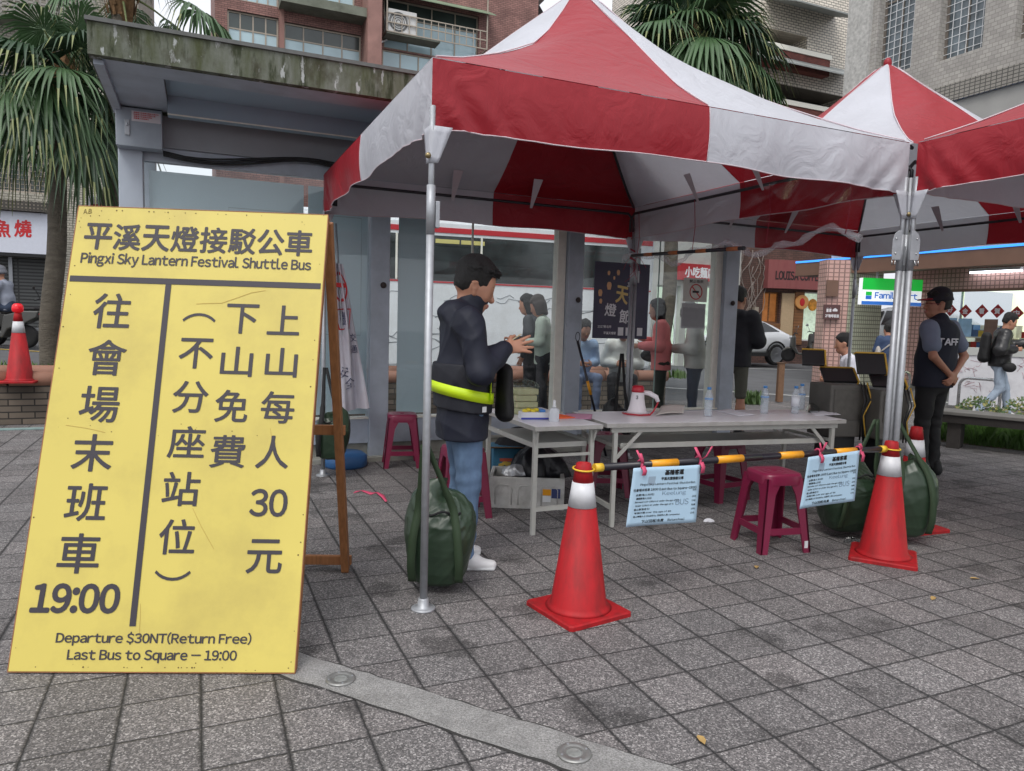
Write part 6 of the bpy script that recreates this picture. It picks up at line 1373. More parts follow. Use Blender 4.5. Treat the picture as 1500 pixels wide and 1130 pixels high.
bl=gz(1141,589); bo_=thing('wooden_bollard','weathered wooden post standing at the road edge','bollard',(bl.x,bl.y,0)); MB().box((-.055,-.055,0),(.055,.055,.72)).build('post_shaft',mat('old_post_wood',srgb(122,92,70),rough=.8,noise=.25,stretch=(6,6,1)),bo_,bevel=.01); MB().box((-.07,-.07,.7205),(.07,.07,.74)).build('post_cap',mat('post_cap_wood',srgb(104,78,60),rough=.8),bo_,bevel=.006)
SHB=mat('shrub_leaf',srgb(74,100,52),rough=.5,noise=.4,nscale=8,transl=.15); GRS=mat('grass_blade',srgb(66,98,38),rough=.6,noise=.35,nscale=8,transl=.2)
q=gz(1098,583,.1); tuft('low round shrub at the plaza edge beside the man in the black hoodie',q.x,q.y,0,260,.24,.26,31,name='shrub',m=SHB,wd=.016)
def rail(label,pl,pr,top,r=.025):
    a,b=gz(*pl),gz(*pr); t=thing('hoop_rail',label,'rail',(a.x,a.y,0),math.atan2(b.y-a.y,b.x-a.x),'steel hoop rails by the road'); L_=(b-a).length; rr=.14
    pts=[(0,0,0),(0,0,top-rr)]+[(rr-rr*math.cos(k*math.pi/10),0,top-rr+rr*math.sin(k*math.pi/10)) for k in range(1,6)]+[(L_-rr+rr*math.sin(k*math.pi/10),0,top-rr+rr*math.cos(k*math.pi/10)) for k in range(0,6)]+[(L_,0,0)]
    MB().tube(pts,r,12).build('hoop',CHROME,t)
rail('steel hoop rail beside the feet of the woman in blue',(1284,592),(1330,590),.60); rail('steel hoop rail in front of the white board, left of the walking man',(1402,605),(1462,612),.62)
wbp=gz(1388,608); brd=thing('barrier_board','white scribbled barrier board with a grey top along the shop front','barrier',(gy(1392,560,13.6).x,13.6,0),R_(-26))
MB().box((0,0,.02),(3.2,.05,.98)).build('board_panel',mat('scuffed_white_board',srgb(206,206,210),rough=.6,noise=.08,nscale=3,dirt=srgb(150,148,156),dirt_amt=.4,dirt_scale=7),brd); MB().box((0,-.02,.981),(3.2,.4,1.12)).build('board_top',mat('board_top_grey',srgb(176,178,174),rough=.6),brd)
sc_=MB(); rs=random.Random(14)
for k in range(40):
    x,z=rs.uniform(.05,3),rs.uniform(.15,.9); sc_.tube([(x+.03*i*rs.uniform(-1,1.5),-.003,z+.03*i*rs.uniform(-1,1.2)) for i in range(5)],.003,4)
sc_.build('scribble',mat('scribble_red',srgb(176,130,140),rough=.7),brd)
# bench and planting at the right
be=gz(1393,657); b2=gz(1560,676); bd_=(Vector((5.98,8.05,0))-Vector((be.x,be.y,0))); ba=math.atan2(bd_.y,bd_.x)
bn=thing('park_bench','long dark bench with a grey seat slab in front of the grass','bench',(be.x-.06,be.y+.02,0),ba); BLn=3.2
MB().box((-.15,-.02,.405),(BLn,.42,.445)).build('seat',mat('bench_slab',srgb(108,106,102),rough=.7,noise=.2,nscale=6),bn,bevel=.006); MB().box((-.13,0,.31),(BLn,.40,.404)).build('seat_beam',mat('bench_beam',srgb(46,42,40),rough=.8,noise=.2),bn)
for x in (0,1.5,2.9): MB().box((x,.04,0),(x+.14,.36,.309)).build('leg',mat('bench_leg',srgb(60,56,53),rough=.85,noise=.3,nscale=8) if x==0 else bpy.data.materials['bench_leg'],bn)
gb=MB(); rs=random.Random(21); o0=Vector((be.x,be.y,0)); dx=bd_.normalized(); dy=Vector((-dx.y,dx.x,0))
for i in range(9000):
    a=rs.uniform(-.3,3.6); b=rs.uniform(.5,1.9); p=o0+dx*a+dy*b; l=rs.uniform(.10,.34); t=rs.uniform(0,6.28); w2=rs.uniform(.004,.009); c,s=math.cos(t),math.sin(t); o_=l*rs.uniform(.2,.6)
    gb.add([(p.x-s*w2,p.y+c*w2,0),(p.x+s*w2,p.y-c*w2,0),(p.x+c*o_*.4,p.y+s*o_*.4,l*.7),(p.x+c*o_,p.y+s*o_,l*.95)],[(0,1,2),(2,3,0)],0 if rs.random()<.7 else 1)
tag(gb.build('grass',[GRS,SHB]),'rough green grass growing behind the bench','grass',kind='stuff')
MB_=MB().add([tuple(o0+dx*a+dy*b+Vector((0,0,.004))) for a,b in ((-.35,.47),(3.7,.47),(3.7,1.95),(-.35,1.95))],[(0,1,2,3)]); tag(MB_.build('soil_bed',SOIL),kind='structure')
SHY=mat('shrub_leaf_yellow',srgb(140,136,76),rough=.5,noise=.4,nscale=8,transl=.15)
for i,(a,b,h_,lb) in enumerate(((.1,1.3,.52,'low shrub directly right of the staff man above the bench'),(.55,1.35,.56,'shrub behind the bench below the left hoop rail'),(1.0,1.4,.50,'shrub behind the bench at the knees of the walking man'),(1.6,1.4,.46,'shrub behind the bench at the right edge'))):
    p=o0+dx*a+dy*b; t=thing('shrub',lb,'shrub',(p.x,p.y,0),0,'shrubs behind the bench'); rs=random.Random(60+i); lf=MB()
    for k in range(520):
        th=rs.uniform(0,6.28); ph=math.acos(rs.uniform(-.2,1)); r=.30*rs.uniform(.55,1)**.5; c=Vector((r*math.sin(ph)*math.cos(th)*1.1,r*math.sin(ph)*math.sin(th),.22+h_*.62*r/.30*math.cos(ph))); n1_=Vector((rs.uniform(-1,1),rs.uniform(-1,1),rs.uniform(-.2,1))).normalized(); n2_=n1_.orthogonal().normalized()*.022; n1_=n1_*.045
        lf.add([c,c+n1_*.5+n2_,c+n1_,c+n1_*.5-n2_],[(0,1,2,3)],rs.choice((0,0,1)))
    lf.build('foliage',[SHB,SHY],t); sm_=MB()
    for k in range(5): sm_.tube([(0,0,0),(.1*math.cos(k*1.3),.1*math.sin(k*1.3),.35)],.008,5)
    sm_.build('stem',STALK,t)
# ================================================================ people: bodies grown as one smooth surface from a skeleton
class Flesh:
    """blended volumes on a grid, skinned into one continuous mesh"""
    def __init__(s,vox): s.h=vox; s.pr=[]; s.cuts=[]; s.fold=None
    def ecap(s,p,q,r1,r2=None,side=(0,1,0),k=.02,m=0,sub=False):
        """tapered limb from p to q; r1, r2 = radius or (across side, other way)"""
        r2=r1 if r2 is None else r2; f=lambda r: (r,r) if isinstance(r,(int,float)) else r
        s.pr.append((np.array(p,float),np.array(q,float),f(r1),f(r2),np.array(side,float),k,m,sub)); return s
    def ball(s,c,r,k=.02,m=0,side=(0,1,0),sub=False):
        r=(r,r,r) if isinstance(r,(int,float)) else r       # (x, y, z) radii
        s.pr.append((np.array(c,float),None,r,None,np.array(side,float),k,m,sub)); return s
    def cut(s,p,n): s.cuts.append((np.array(p,float),np.array(n,float))); return s
    def grow(s,name,mats,parent,label=None):
        lo=np.min([np.minimum(p[0],p[0] if p[1] is None else p[1])-max(max(p[2]),max(p[3] or p[2]))-.03 for p in s.pr],0); hi=np.max([np.maximum(p[0],p[0] if p[1] is None else p[1])+max(max(p[2]),max(p[3] or p[2]))+.03 for p in s.pr],0)
        n=np.ceil((hi-lo)/s.h).astype(int)+2; D=np.full(n,1e3,np.float32); I=np.zeros(n,np.int8)
        for a,b,r1,r2,side,k,m,sub in s.pr:
            bb=a if b is None else b; R=max(max(r1),max(r2 or r1))+k+3*s.h
            i0=np.maximum(((np.minimum(a,bb)-R-lo)/s.h).astype(int),0); i1=np.minimum(((np.maximum(a,bb)+R-lo)/s.h).astype(int)+2,n); sl=tuple(slice(x,y) for x,y in zip(i0,i1))
            X=[(lo[c]+np.arange(i0[c],i1[c])*s.h).astype(np.float32).reshape([-1 if c==d else 1 for d in range(3)]) for c in range(3)]
            if b is None:
                q=[(X[c]-a[c])/r1[c] for c in range(3)]; l=np.sqrt(q[0]**2+q[1]**2+q[2]**2)+1e-6
                g=np.sqrt((q[0]/r1[0])**2+(q[1]/r1[1])**2+(q[2]/r1[2])**2)+1e-6; d=l*(l-1)/g
            else:
                ax=b-a; L=np.linalg.norm(ax)+1e-9; ax=ax/L; sd=side-ax*side.dot(ax)
                if np.linalg.norm(sd)<1e-3: sd=np.array([1,0,0])-ax*ax[0]
                sd/=np.linalg.norm(sd); ot=np.cross(ax,sd); P=[X[c]-a[c] for c in range(3)]
                dot=lambda v: P[0]*v[0]+P[1]*v[1]+P[2]*v[2]
                w_=dot(ax); t=np.clip(w_/L,0,1); u_=dot(sd); v_=dot(ot); A=r1[0]+(r2[0]-r1[0])*t; B=r1[1]+(r2[1]-r1[1])*t; w_=w_-t*L; Cc=np.minimum(A,B)
                q=[u_/A,v_/B,w_/Cc]; l=np.sqrt(q[0]**2+q[1]**2+q[2]**2)+1e-6; g=np.sqrt((q[0]/A)**2+(q[1]/B)**2+(q[2]/Cc)**2)+1e-6; d=l*(l-1)/g
            o=D[sl]
            if sub:
                h=np.clip(.5-.5*(o+d)/k,0,1); D[sl]=o+(-d-o)*h+k*h*(1-h)
            else:
                h=np.clip(.5+.5*(o-d)/k,0,1); I[sl]=np.where(d<o,m,I[sl]); D[sl]=np.where(o>50,d,o+(d-o)*h-k*h*(1-h))
        G_=[(lo[c]+np.arange(n[c])*s.h).astype(np.float32).reshape([-1 if c==d else 1 for d in range(3)]) for c in range(3)]
        if s.fold is not None: D+=s.fold(*G_).astype(np.float32)
        for p,nn in s.cuts:
            nn=nn/np.linalg.norm(nn); D=np.maximum(D,(G_[0]-p[0])*nn[0]+(G_[1]-p[1])*nn[1]+(G_[2]-p[2])*nn[2])
        S=D<0; c0=S[:-1,:-1,:-1]; mixd=np.zeros(c0.shape,bool)
        cor=[(i,j,k) for i in (0,1) for j in (0,1) for k in (0,1)]; sh=lambda A,i,j,k: A[i:A.shape[0]-1+i,j:A.shape[1]-1+j,k:A.shape[2]-1+k]
        for c in cor: mixd|=(sh(S,*c)!=c0)
        cells=np.argwhere(mixd); idx=np.full(mixd.shape,-1,np.int64); idx[mixd]=np.arange(len(cells)); acc=np.zeros((len(cells),3)); cnt=np.zeros(len(cells))
        for ia in range(8):
            for ib in range(ia+1,8):
                a,b=np.array(cor[ia]),np.array(cor[ib])
                if np.abs(a-b).sum()!=1: continue
                da=D[tuple((cells+a).T)]; db=D[tuple((cells+b).T)]; x=(da<0)!=(db<0); t=np.where(x,da/(da-db+1e-12),0)[:,None]; acc+=np.where(x[:,None],a+(b-a)*t,0); cnt+=x
        V_=lo+(cells+acc/cnt[:,None])*s.h; mid=I[tuple(cells.T)]; F_=[]
        for ax in range(3):
            o1,o2=[c for c in range(3) if c!=ax]; nn=[slice(1,-1)]*3; nn[ax]=slice(0,-1); n2=[slice(1,-1)]*3; n2[ax]=slice(1,None); s0,s1=S[tuple(nn)],S[tuple(n2)]
            e=np.argwhere(s0!=s1)
            if len(e)==0: continue
            base=e.copy(); base[:,o1]+=1; base[:,o2]+=1; flip=s0[tuple(e.T)]; q=[]
            for da,db in ((0,0),(1,0),(1,1),(0,1)):
                c=base.copy(); c[:,o1]-=da; c[:,o2]-=db; q.append(idx[tuple(c.T)])
            q=np.stack(q,1); 
            if ax==1: flip=~flip
            q[~flip]=q[~flip][:,::-1]; F_.append(q)
        F_=np.concatenate(F_); F_=F_[(F_>=0).all(1)]
        me=bpy.data.meshes.new(name); me.from_pydata(V_.tolist(),[],F_[:,::-1].tolist()); me.validate()
        for m in (mats if isinstance(mats,list) else [mats]): me.materials.append(m)
        if isinstance(mats,list) and len(mats)>1 and len(me.polygons)==len(F_): me.polygons.foreach_set('material_index',mid[F_[:,0]].astype(np.int32))
        me.polygons.foreach_set('use_smooth',np.ones(len(me.polygons),bool)); me.update()
        o=bpy.data.objects.new(name,me); COL.objects.link(o); o.parent=parent
        if label: o['label']=label
        sm=o.modifiers.new('smooth','SMOOTH'); sm.factor=.5; sm.iterations=2
        return o
SKIN=mat('skin_tone',srgb(182,132,108),rough=.5,noise=.05,nscale=30,sss=.12); SKIND=mat('skin_tone_tan',srgb(176,124,100),rough=.5,noise=.05,nscale=30,sss=.1); LIP=mat('lip_tone',srgb(168,104,96),rough=.5); EYE=mat('eye_dark',srgb(30,24,22),rough=.2)
HAIR=mat('black_hair',srgb(17,15,15),rough=.6,noise=.3,nscale=60,bump=.5,bscale=90,stretch=(3,3,.6)); HAIRG=mat('grey_brown_hair',srgb(62,54,52),rough=.55,noise=.3,nscale=50,bump=.5,bscale=90,stretch=(3,3,.6))
def cloth(name,c,rough=.75,**k): return mat(name,c,rough=rough,noise=k.pop('noise',.10),nscale=k.pop('nscale',9),bump=k.pop('bump',.18),bscale=k.pop('bscale',35),**k)
def jeans(name,c): return mat(name,c,rough=.85,noise=.2,nscale=18,bump=.3,bscale=40,dirt=tuple(min(1,x*1.7) for x in c[:3])+(1,),dirt_amt=.6,dirt_scale=5,stretch=(1,1,.55))
def folds(seed,a,f=1.0):
    r=np.random.RandomState(seed); K=r.uniform(-1,1,(6,3))*np.array([19,19,15])*f; ph=r.uniform(0,6.28,6)
    def fn(x,y,z):
        w=sum((1-np.abs(np.sin(.62*(K[i,0]*x+K[i,1]*y+K[i,2]*z)+ph[i]+1.1*np.sin(K[(i+1)%6,0]*.4*x+K[(i+2)%6,2]*.5*z))))**2.2 for i in range(6)); return a*(1.3-w)*.8
    return fn
def hand(F,wr,d,n,th,curl=.5,sc=1.0,m=0,spread=.12):
    """wr wrist, d along the fingers, n out of the palm, th towards the thumb"""
    wr,d,n=[np.array(v,float) for v in (wr,d,n)]; d/=np.linalg.norm(d); n=n-d*n.dot(d); n/=np.linalg.norm(n); th=np.cross(n,d)*(1 if np.dot(np.cross(n,d),th)>0 else -1)
    kn=wr+d*.088*sc; F.ecap(wr-d*.02,wr+d*.02,(.027*sc,.021*sc),(.033*sc,.018*sc),side=th,k=.015,m=m); F.ecap(wr+d*.015,kn-d*.012,(.032*sc,.016*sc),(.040*sc,.0135*sc),side=th,k=.012,m=m)
    for i,(o,l) in enumerate(((.030,.074),(.010,.084),(-.011,.078),(-.030,.060))):
        p=kn+th*o*sc-n*.002; dd=d+th*spread*(o/.03)*.6; dd/=np.linalg.norm(dd); ang=0
        for j,(fr,ra,rb_) in enumerate(((.46,.0098,.0092),(.30,.0092,.0085),(.24,.0085,.0072))):
            ang+=curl*(.55,.75,.55)[j]*(1+.12*i); v=dd*math.cos(ang)+n*math.sin(ang); q=p+v*l*fr*sc; F.ecap(p,q,ra*sc,rb_*sc,k=.005,m=m); p=q
    p=wr+d*.022*sc+th*.026*sc; a=(d*.55+th*.75+n*.35); a/=np.linalg.norm(a); q=p+a*.040*sc; F.ecap(p,q,.0145*sc,.0115*sc,k=.012,m=m); b=(d*.85+th*.25+n*.35*(.5+curl)); b/=np.linalg.norm(b); F.ecap(q,q+b*.032*sc,.0112*sc,.0088*sc,k=.006,m=m)
def rotv(yaw,pitch):
    """frame of a head turned left by yaw and bowed by pitch"""
    cy,sy,cp,sp=math.cos(yaw),math.sin(yaw),math.cos(pitch),math.sin(pitch); f=np.array([cy*cp,sy*cp,-sp]); l=np.array([-sy,cy,0]); return f,l,np.cross(f,l)
def person(label,loc,rz,H=1.72,vox=.013,yaw=0,pitch=.1,lean=.03,arms=None,legs='stand',top=None,topz=.84,sleeve='long',bot=None,botz=.09,shoe=None,skin=SKIN,hair=HAIR,hairstyle='short',fat=1.0,seat=.47,feet=None,hold=('','',),collar=False,hood=False,puff=0.0,fold=.005,fin=None,sole=True,seed=1,hs=1.0,armf=1.0):
    T=thing('person',label,'person',loc,rz); s=H/1.72; dz=0 if legs!='sit' else (seat-.90)
    def P(x,y,z): return np.array([x,y,z+dz])*s
    def L(x,y,z): return np.array([x,y,z])*s
    hipz=.90; shz=1.405
    lx=lambda z: lean*max(0,(z-.9)/.5)
    sh=[P(lx(shz)-.01,sd*.178*fat,shz) for sd in (1,-1)]; neck=P(lx(1.46)+.0,0,1.455); hc=P(lx(1.6)+.045+.03*math.sin(pitch),0,1.605-.02*pitch-(.022 if collar else 0))
    pres={'down':((-.04,.255,1.13),(.06,.26,.90)),'fwd':((.03,.25,1.13),(.29,.09,1.12)),'behind':((-.13,.27,1.14),(-.17,.03,.97)),'chest':((.05,.25,1.14),(.22,.10,1.20))}
    AR=[]
    for i,sd in enumerate((1,-1)):
        e,h=pres[(arms or ('down','down'))[i]] if isinstance((arms or ('down','down'))[i],str) else arms[i]
        if isinstance((arms or ('down','down'))[i],str): e,h=(e[0],sd*e[1],e[2]),(h[0],sd*h[1],h[2])
        AR.append((sh[i],P(*e),P(*h)))
    LG=[]
    for i,sd in enumerate((1,-1)):
        hip=P(0,sd*.088,hipz)
        if legs=='stand': k,a=L(.015,sd*.098,.49),L(-.015,sd*.105,.075)
        elif legs=='sit': k,a=L(.43,sd*.15,seat+.02),L(.40,sd*.13,.075)
        else: k,a=L(*legs[i][0]),L(*legs[i][1])
        fd=(feet[i] if feet else sd*.15); LG.append((hip,k,a,fd))
    # ---- skin
    F=Flesh(vox); f,l,u=rotv(yaw,pitch)
    def Hd(x,y,z): return hc+(f*x+l*y+u*z)*s*hs
    def hball(x,y,z,rx,ry,rz_,k=.012,m=0):
        # head pieces follow the head's frame
        F.ecap(Hd(x,y,z-rz_*.35),Hd(x,y,z+rz_*.35),(ry*s*hs,rx*s*hs),(ry*s*hs,rx*s*hs),side=l,k=k,m=m)
    F.ecap(P(lx(1.4)-.005,0,1.40),hc-u*.06*s-f*.02*s,(.060*s*fat,.060*s),(.053*s,.056*s),k=.02)
    hball(-.012,0,.042,.098,.078,.085,.02); hball(.018,0,-.035,.072,.064,.075,.03); F.ecap(Hd(.03,0,-.088),Hd(.062,0,-.092),(.040*s,.022*s),(.026*s,.018*s),side=l,k=.03)
    hball(.062,0,.035,.030,.055,.03,.03)                                # brow
    F.ecap(Hd(.085,0,.012),Hd(.112,0,-.028),(.010*s,.010*s),(.0155*s,.011*s),side=l,k=.012); hball(.104,0,-.030,.011,.014,.009,.008)
    for sd in (1,-1):
        F.ecap(Hd(-.008,sd*.078,-.006),Hd(-.018,sd*.088,.026),(.008*s,.018*s),(.009*s,.021*s),side=l,k=.006); F.ecap(Hd(.0,sd*.074,-.034),Hd(-.008,sd*.079,-.008),.010*s,.011*s,k=.006); F.ball(Hd(-.006,sd*.096,.012),(.009*s,.009*s,.012*s),k=.006,sub=True) if vox<.009 else None
        hball(.058,sd*.036,-.018,.022,.024,.018,.02)
        if vox<.009: F.ecap(Hd(.083,sd*.024,.011),Hd(.080,sd*.042,.011),.0042*s,.0035*s,k=.003,m=2); F.ecap(Hd(.090,sd*.016,.034),Hd(.080,sd*.048,.036),.0055*s,.004*s,k=.003,m=3)
    F.ecap(Hd(.094,.018,-.060),Hd(.094,-.018,-.060),.0075*s,k=.006,m=1); F.ecap(Hd(.092,.014,-.070),Hd(.092,-.014,-.070),.008*s,k=.006,m=1)
    F.ecap(P(0,0,.93),P(lx(1.38),0,1.38),(.11*s,.07*s),(.12*s,.075*s),k=.04)
    for i,(a,e,h) in enumerate(AR):
        F.ecap(a,e,.042*s,.036*s,k=.02); F.ecap(e,h,.038*s,.025*s,k=.015)
        d=h-e; d/=np.linalg.norm(d); sd=(1,-1)[i]; kind=hold[i] if hold else ''
        kw=dict(n=(0,-sd,-.15),th=(1,0,.2),curl=.45)
        if isinstance(kind,dict): kw.update(kind)
        elif kind=='flat': kw.update(n=(0,0,-1),th=(0,-sd,0),curl=.25)
        elif kind=='grip': kw.update(n=(0,-sd,.1),th=(.3,0,1),curl=1.0)
        elif kind=='clasp': kw.update(n=(1,0,0),th=(0,0,1),curl=.7)
        dd=kw.pop('d',None); hand(F,h,dd if dd is not None else d,sc=1.02*s,**kw)
    for (a,k,b,fd) in LG: F.ecap(a,k,.062*s,.046*s,k=.03); F.ecap(k,k+(b-k)*.35,.045*s,.054*s,k=.02); F.ecap(k+(b-k)*.35,b,.054*s,.033*s,k=.02); F.ecap(b,b+np.array([math.cos(fd)*.11,math.sin(fd)*.11,-.035])*s,(.033*s,.03*s),(.034*s,.018*s),k=.03)
    body=F.grow('body',[skin,LIP,EYE,hair],T)
    # ---- hair
    if hairstyle!='none':
        Q=Flesh(max(vox*.9,.005)); hb=lambda x,y,z,rx,ry,rz_,k=.015:Q.ecap(Hd(x,y,z-rz_*.35),Hd(x,y,z+rz_*.35),(ry*s*hs,rx*s*hs),(ry*s*hs,rx*s*hs),side=l,k=k)
        hb(-.016,0,.062,.106,.082,.086); hb(-.050,0,.024,.060,.074,.070)
        if hairstyle=='short': Q.ecap(Hd(.045,.035,.115),Hd(.092,.045,.078),.022*s,.012*s,k=.02); Q.ecap(Hd(.045,-.02,.118),Hd(.096,-.03,.080),.022*s,.012*s,k=.02); Q.ecap(Hd(.04,0,.12),Hd(.10,.01,.085),.02*s,.012*s,k=.02); [Q.ecap(Hd(.012,sd*.070,.04),Hd(.018,sd*.070,-.004),(.010*s,.016*s),(.006*s,.008*s),side=l,k=.01) for sd in (1,-1)]
        if hairstyle=='bob':
            for sd in (1,-1): Q.ecap(Hd(-.01,sd*.078,.05),Hd(-.01,sd*.085,-.10),(.026*s,.062*s),(.022*s,.05*s),side=l,k=.02)
            Q.ecap(Hd(-.075,0,.03),Hd(-.07,0,-.11),(.075*s,.04*s),(.07*s,.035*s),side=l,k=.03); Q.ecap(Hd(.06,.05,.10),Hd(.085,.06,.05),.02*s,.012*s,k=.02); Q.ecap(Hd(.06,-.05,.10),Hd(.085,-.06,.05),.02*s,.012*s,k=.02)
        if hairstyle=='bun': Q.ball(Hd(-.11,0,.08),(.04*s,.04*s,.04*s))
        r=np.random.RandomState(seed); K=r.uniform(30,80,(3,3)); Q.fold=lambda x,y,z: .0028*np.sin(K[0,0]*x+K[0,1]*y)+.0022*np.sin(K[1,0]*x-K[1,1]*y+20*z)+.002*np.sin(K[2,1]*y+35*z)
        rt=np.random.RandomState(seed+40)
        if vox<.010 and hairstyle=='short':
            for _ in range(150):                                    # tufts that break the outline, combed forward
                th=rt.uniform(-2.6,2.6); ph=rt.uniform(.15,1.25); d_=np.array([math.sin(ph)*math.cos(th)*.118-.016,math.sin(ph)*math.sin(th)*.092,.055+math.cos(ph)*.094]); 
                if d_[0]>.06 and d_[2]<.085: continue
                t_=np.array([.8,rt.uniform(-.5,.5)+d_[1]*3,-.35 if d_[2]<.1 else .15]); t_/=np.linalg.norm(t_); e_=d_*1.0+t_*rt.uniform(.018,.034)
                Q.ecap(Hd(*(d_*.97)),Hd(*e_),.0085*s*hs,.0028*s*hs,k=.006)
        # face opening
        Q.ecap(Hd(.098,0,.040),Hd(.085,0,-.10),(.074*s*hs,.060*s*hs),(.085*s*hs,.085*s*hs),side=l,k=.012,sub=True)
        for sd in (1,-1): Q.ecap(Hd(.005,sd*.085,-.045),Hd(-.012,sd*.088,.012),(.022*s,.022*s),(.020*s,.020*s),side=l,k=.006,sub=True) if hairstyle=='short' else None
        if hairstyle=='short': Q.cut(Hd(-.06,0,-.035),-u*1.0-f*.35)
        Q.grow('hair',hair,T)
    # ---- upper garment
    if top:
        g=.014+puff; W=Flesh(max(vox,.0065))
        W.ecap(P(0,0,topz-.02),P(lx(1.1),0,1.10),((.158*fat+g)*s,(.112*fat+g)*s),((.152*fat+g)*s,(.108*fat+g)*s),k=.03); W.ecap(P(lx(1.1),0,1.10),P(lx(1.34)-.01,0,1.345),((.152*fat+g)*s,(.110*fat+g)*s),((.165*fat+g)*s,(.098*fat+g*.6)*s),k=.05)
        W.ecap(sh[0]*.96+np.array([0,0,.012]),sh[1]*.96+np.array([0,0,.012]),(.062+g*.5)*s,k=.05,side=(0,0,1)); W.ecap(P(lx(1.42),0,1.41),neck+np.array([.0,0,-.005])*s,((.082+g*.4)*s,(.075+g*.4)*s),((.068)*s,.068*s),k=.04)
        for i,(a,e,h) in enumerate(AR):
            W.ecap(a,e,(.062+g*.8)*s*armf,(.053+g)*s*armf,k=.035)
            if sleeve=='long': W.ecap(e,e+(h-e)*.94,(.052+g)*s*armf,(.037+g*.7)*s*armf,k=.025)
        if collar: W.ecap(neck+np.array([-.005,0,-.04])*s,neck+np.array([.06,0,.068])*s,(.086*s,.082*s),(.078*s,.074*s),k=.015); W.ecap(neck+np.array([-.03,0,-.02])*s,neck+np.array([-.06,0,.015])*s,(.085*s,.035*s),(.08*s,.03*s),k=.03)
        if hood: W.ecap(neck+np.array([-.085,.06,-.02])*s,neck+np.array([-.085,-.06,-.02])*s,(.05*s,.062*s),k=.04,side=(0,0,1)); W.ecap(neck+np.array([-.06,.07,.0])*s,neck+np.array([.03,.085,-.01])*s,.034*s,.024*s,k=.03); W.ecap(neck+np.array([-.06,-.07,.0])*s,neck+np.array([.03,-.085,-.01])*s,.034*s,.024*s,k=.03)
        W.fold=folds(seed,fold)
        W.cut(P(0,0,topz),(0,0,-1))
        if sleeve=='short':
            pass
        o=None
        if sleeve=='short':
            for i,(a,e,h) in enumerate(AR): W.cut(a+(e-a)*.72,(e-a)) if False else None
            W.pr=[p for p in W.pr]
            for j,p in enumerate(W.pr):
                for (a,e,h) in AR:
                    if p[1] is not None and np.allclose(p[0],a) and np.allclose(p[1],e): W.pr[j]=(p[0],a+(e-a)*.62,(.066*s+g*s*.6,)*2,(.064*s+g*s,)*2,p[4],p[5],p[6],p[7])
        W.grow('top',top,T)
    # ---- trousers or shorts
    if bot:
        B=Flesh(max(vox,.0065)); B.ecap(P(0,0,.99),P(0,0,.90),(.150*fat*s,.106*fat*s),(.158*fat*s,.118*fat*s),k=.03); B.ecap(P(-.005,.03,.90),P(-.005,-.03,.90),.11*s,k=.04,side=(0,0,1))
        for (a,k,b,fd) in LG:
            B.ecap(a,k,(.088*fat*s,.092*fat*s),(.066*s,.068*s),k=.04)
            if botz<.3: e_=k+(b-k)*.97; B.ecap(k,e_,.066*s,.056*s,k=.03); B.ecap(e_-(b-k)*.05,e_,.058*s,.060*s,k=.02)
        r=np.random.RandomState(seed+5); f0=folds(seed+3,.005); B.fold=lambda x,y,z: f0(x,y,z)+.004*np.sin(55*z+9*x+6*np.sin(12*y))*np.exp(-((z-.18)/.14)**2)+.003*np.sin(70*z-14*x)*np.exp(-((z-.5)/.08)**2)
        if botz>=.3:
            for (a,k,b,fd) in LG: pass
            B.cut((0,0,botz*s),(0,0,-1))
        else: B.cut((0,0,botz*s*.72),(0,0,-1))
        B.grow('trousers' if botz<.3 else 'shorts',bot,T)
    # ---- shoes
    if shoe:
        for (a,k,b,fd) in LG:
            dv_=np.array([math.cos(fd),math.sin(fd),0]); sdv=np.array([-dv_[1],dv_[0],0]); b0=np.array([b[0],b[1],b[2]-.075*s]); S_=Flesh(max(vox*.8,.005))
            S_.ecap(b0-dv_*.045*s+np.array([0,0,.045])*s,b0+dv_*.06*s+np.array([0,0,.045])*s,(.042*s,.048*s),(.044*s,.042*s),side=sdv,k=.03); S_.ecap(b0+dv_*.06*s+np.array([0,0,.035])*s,b0+dv_*.165*s+np.array([0,0,.026])*s,(.046*s,.036*s),(.036*s,.026*s),side=sdv,k=.03); S_.ecap(b0-dv_*.03*s+np.array([0,0,.05])*s,b0-dv_*.03*s+np.array([0,0,.105])*s,.046*s,.044*s,k=.03)
            S_.ecap(b0-dv_*.05*s+np.array([0,0,.012])*s,b0+dv_*.17*s+np.array([0,0,.012])*s,(.046*s,.016*s),(.042*s,.016*s),side=sdv,k=.004,m=1)
            S_.cut(b0,(0,0,-1)); S_.grow('shoe',[shoe,shoe if not sole else WHITE],T)
    T['_s']=s
    return T,dict(P=P,Hd=Hd,hc=hc,f=f,l=l,u=u,AR=AR,LG=LG,sh=sh,neck=neck,s=s,lx=lx,fat=fat)
def band(mb,pts,w_,up,mat_i=0):
    """ribbon along pts, w_ wide in direction up"""
    vs=[]
    for p in pts: vs+=[Vector(p)-Vector(up)*w_/2,Vector(p)+Vector(up)*w_/2]
    mb.add(vs,[(2*i,2*i+1,2*i+3,2*i+2) for i in range(len(pts)-1)],mat_i,smooth=True)
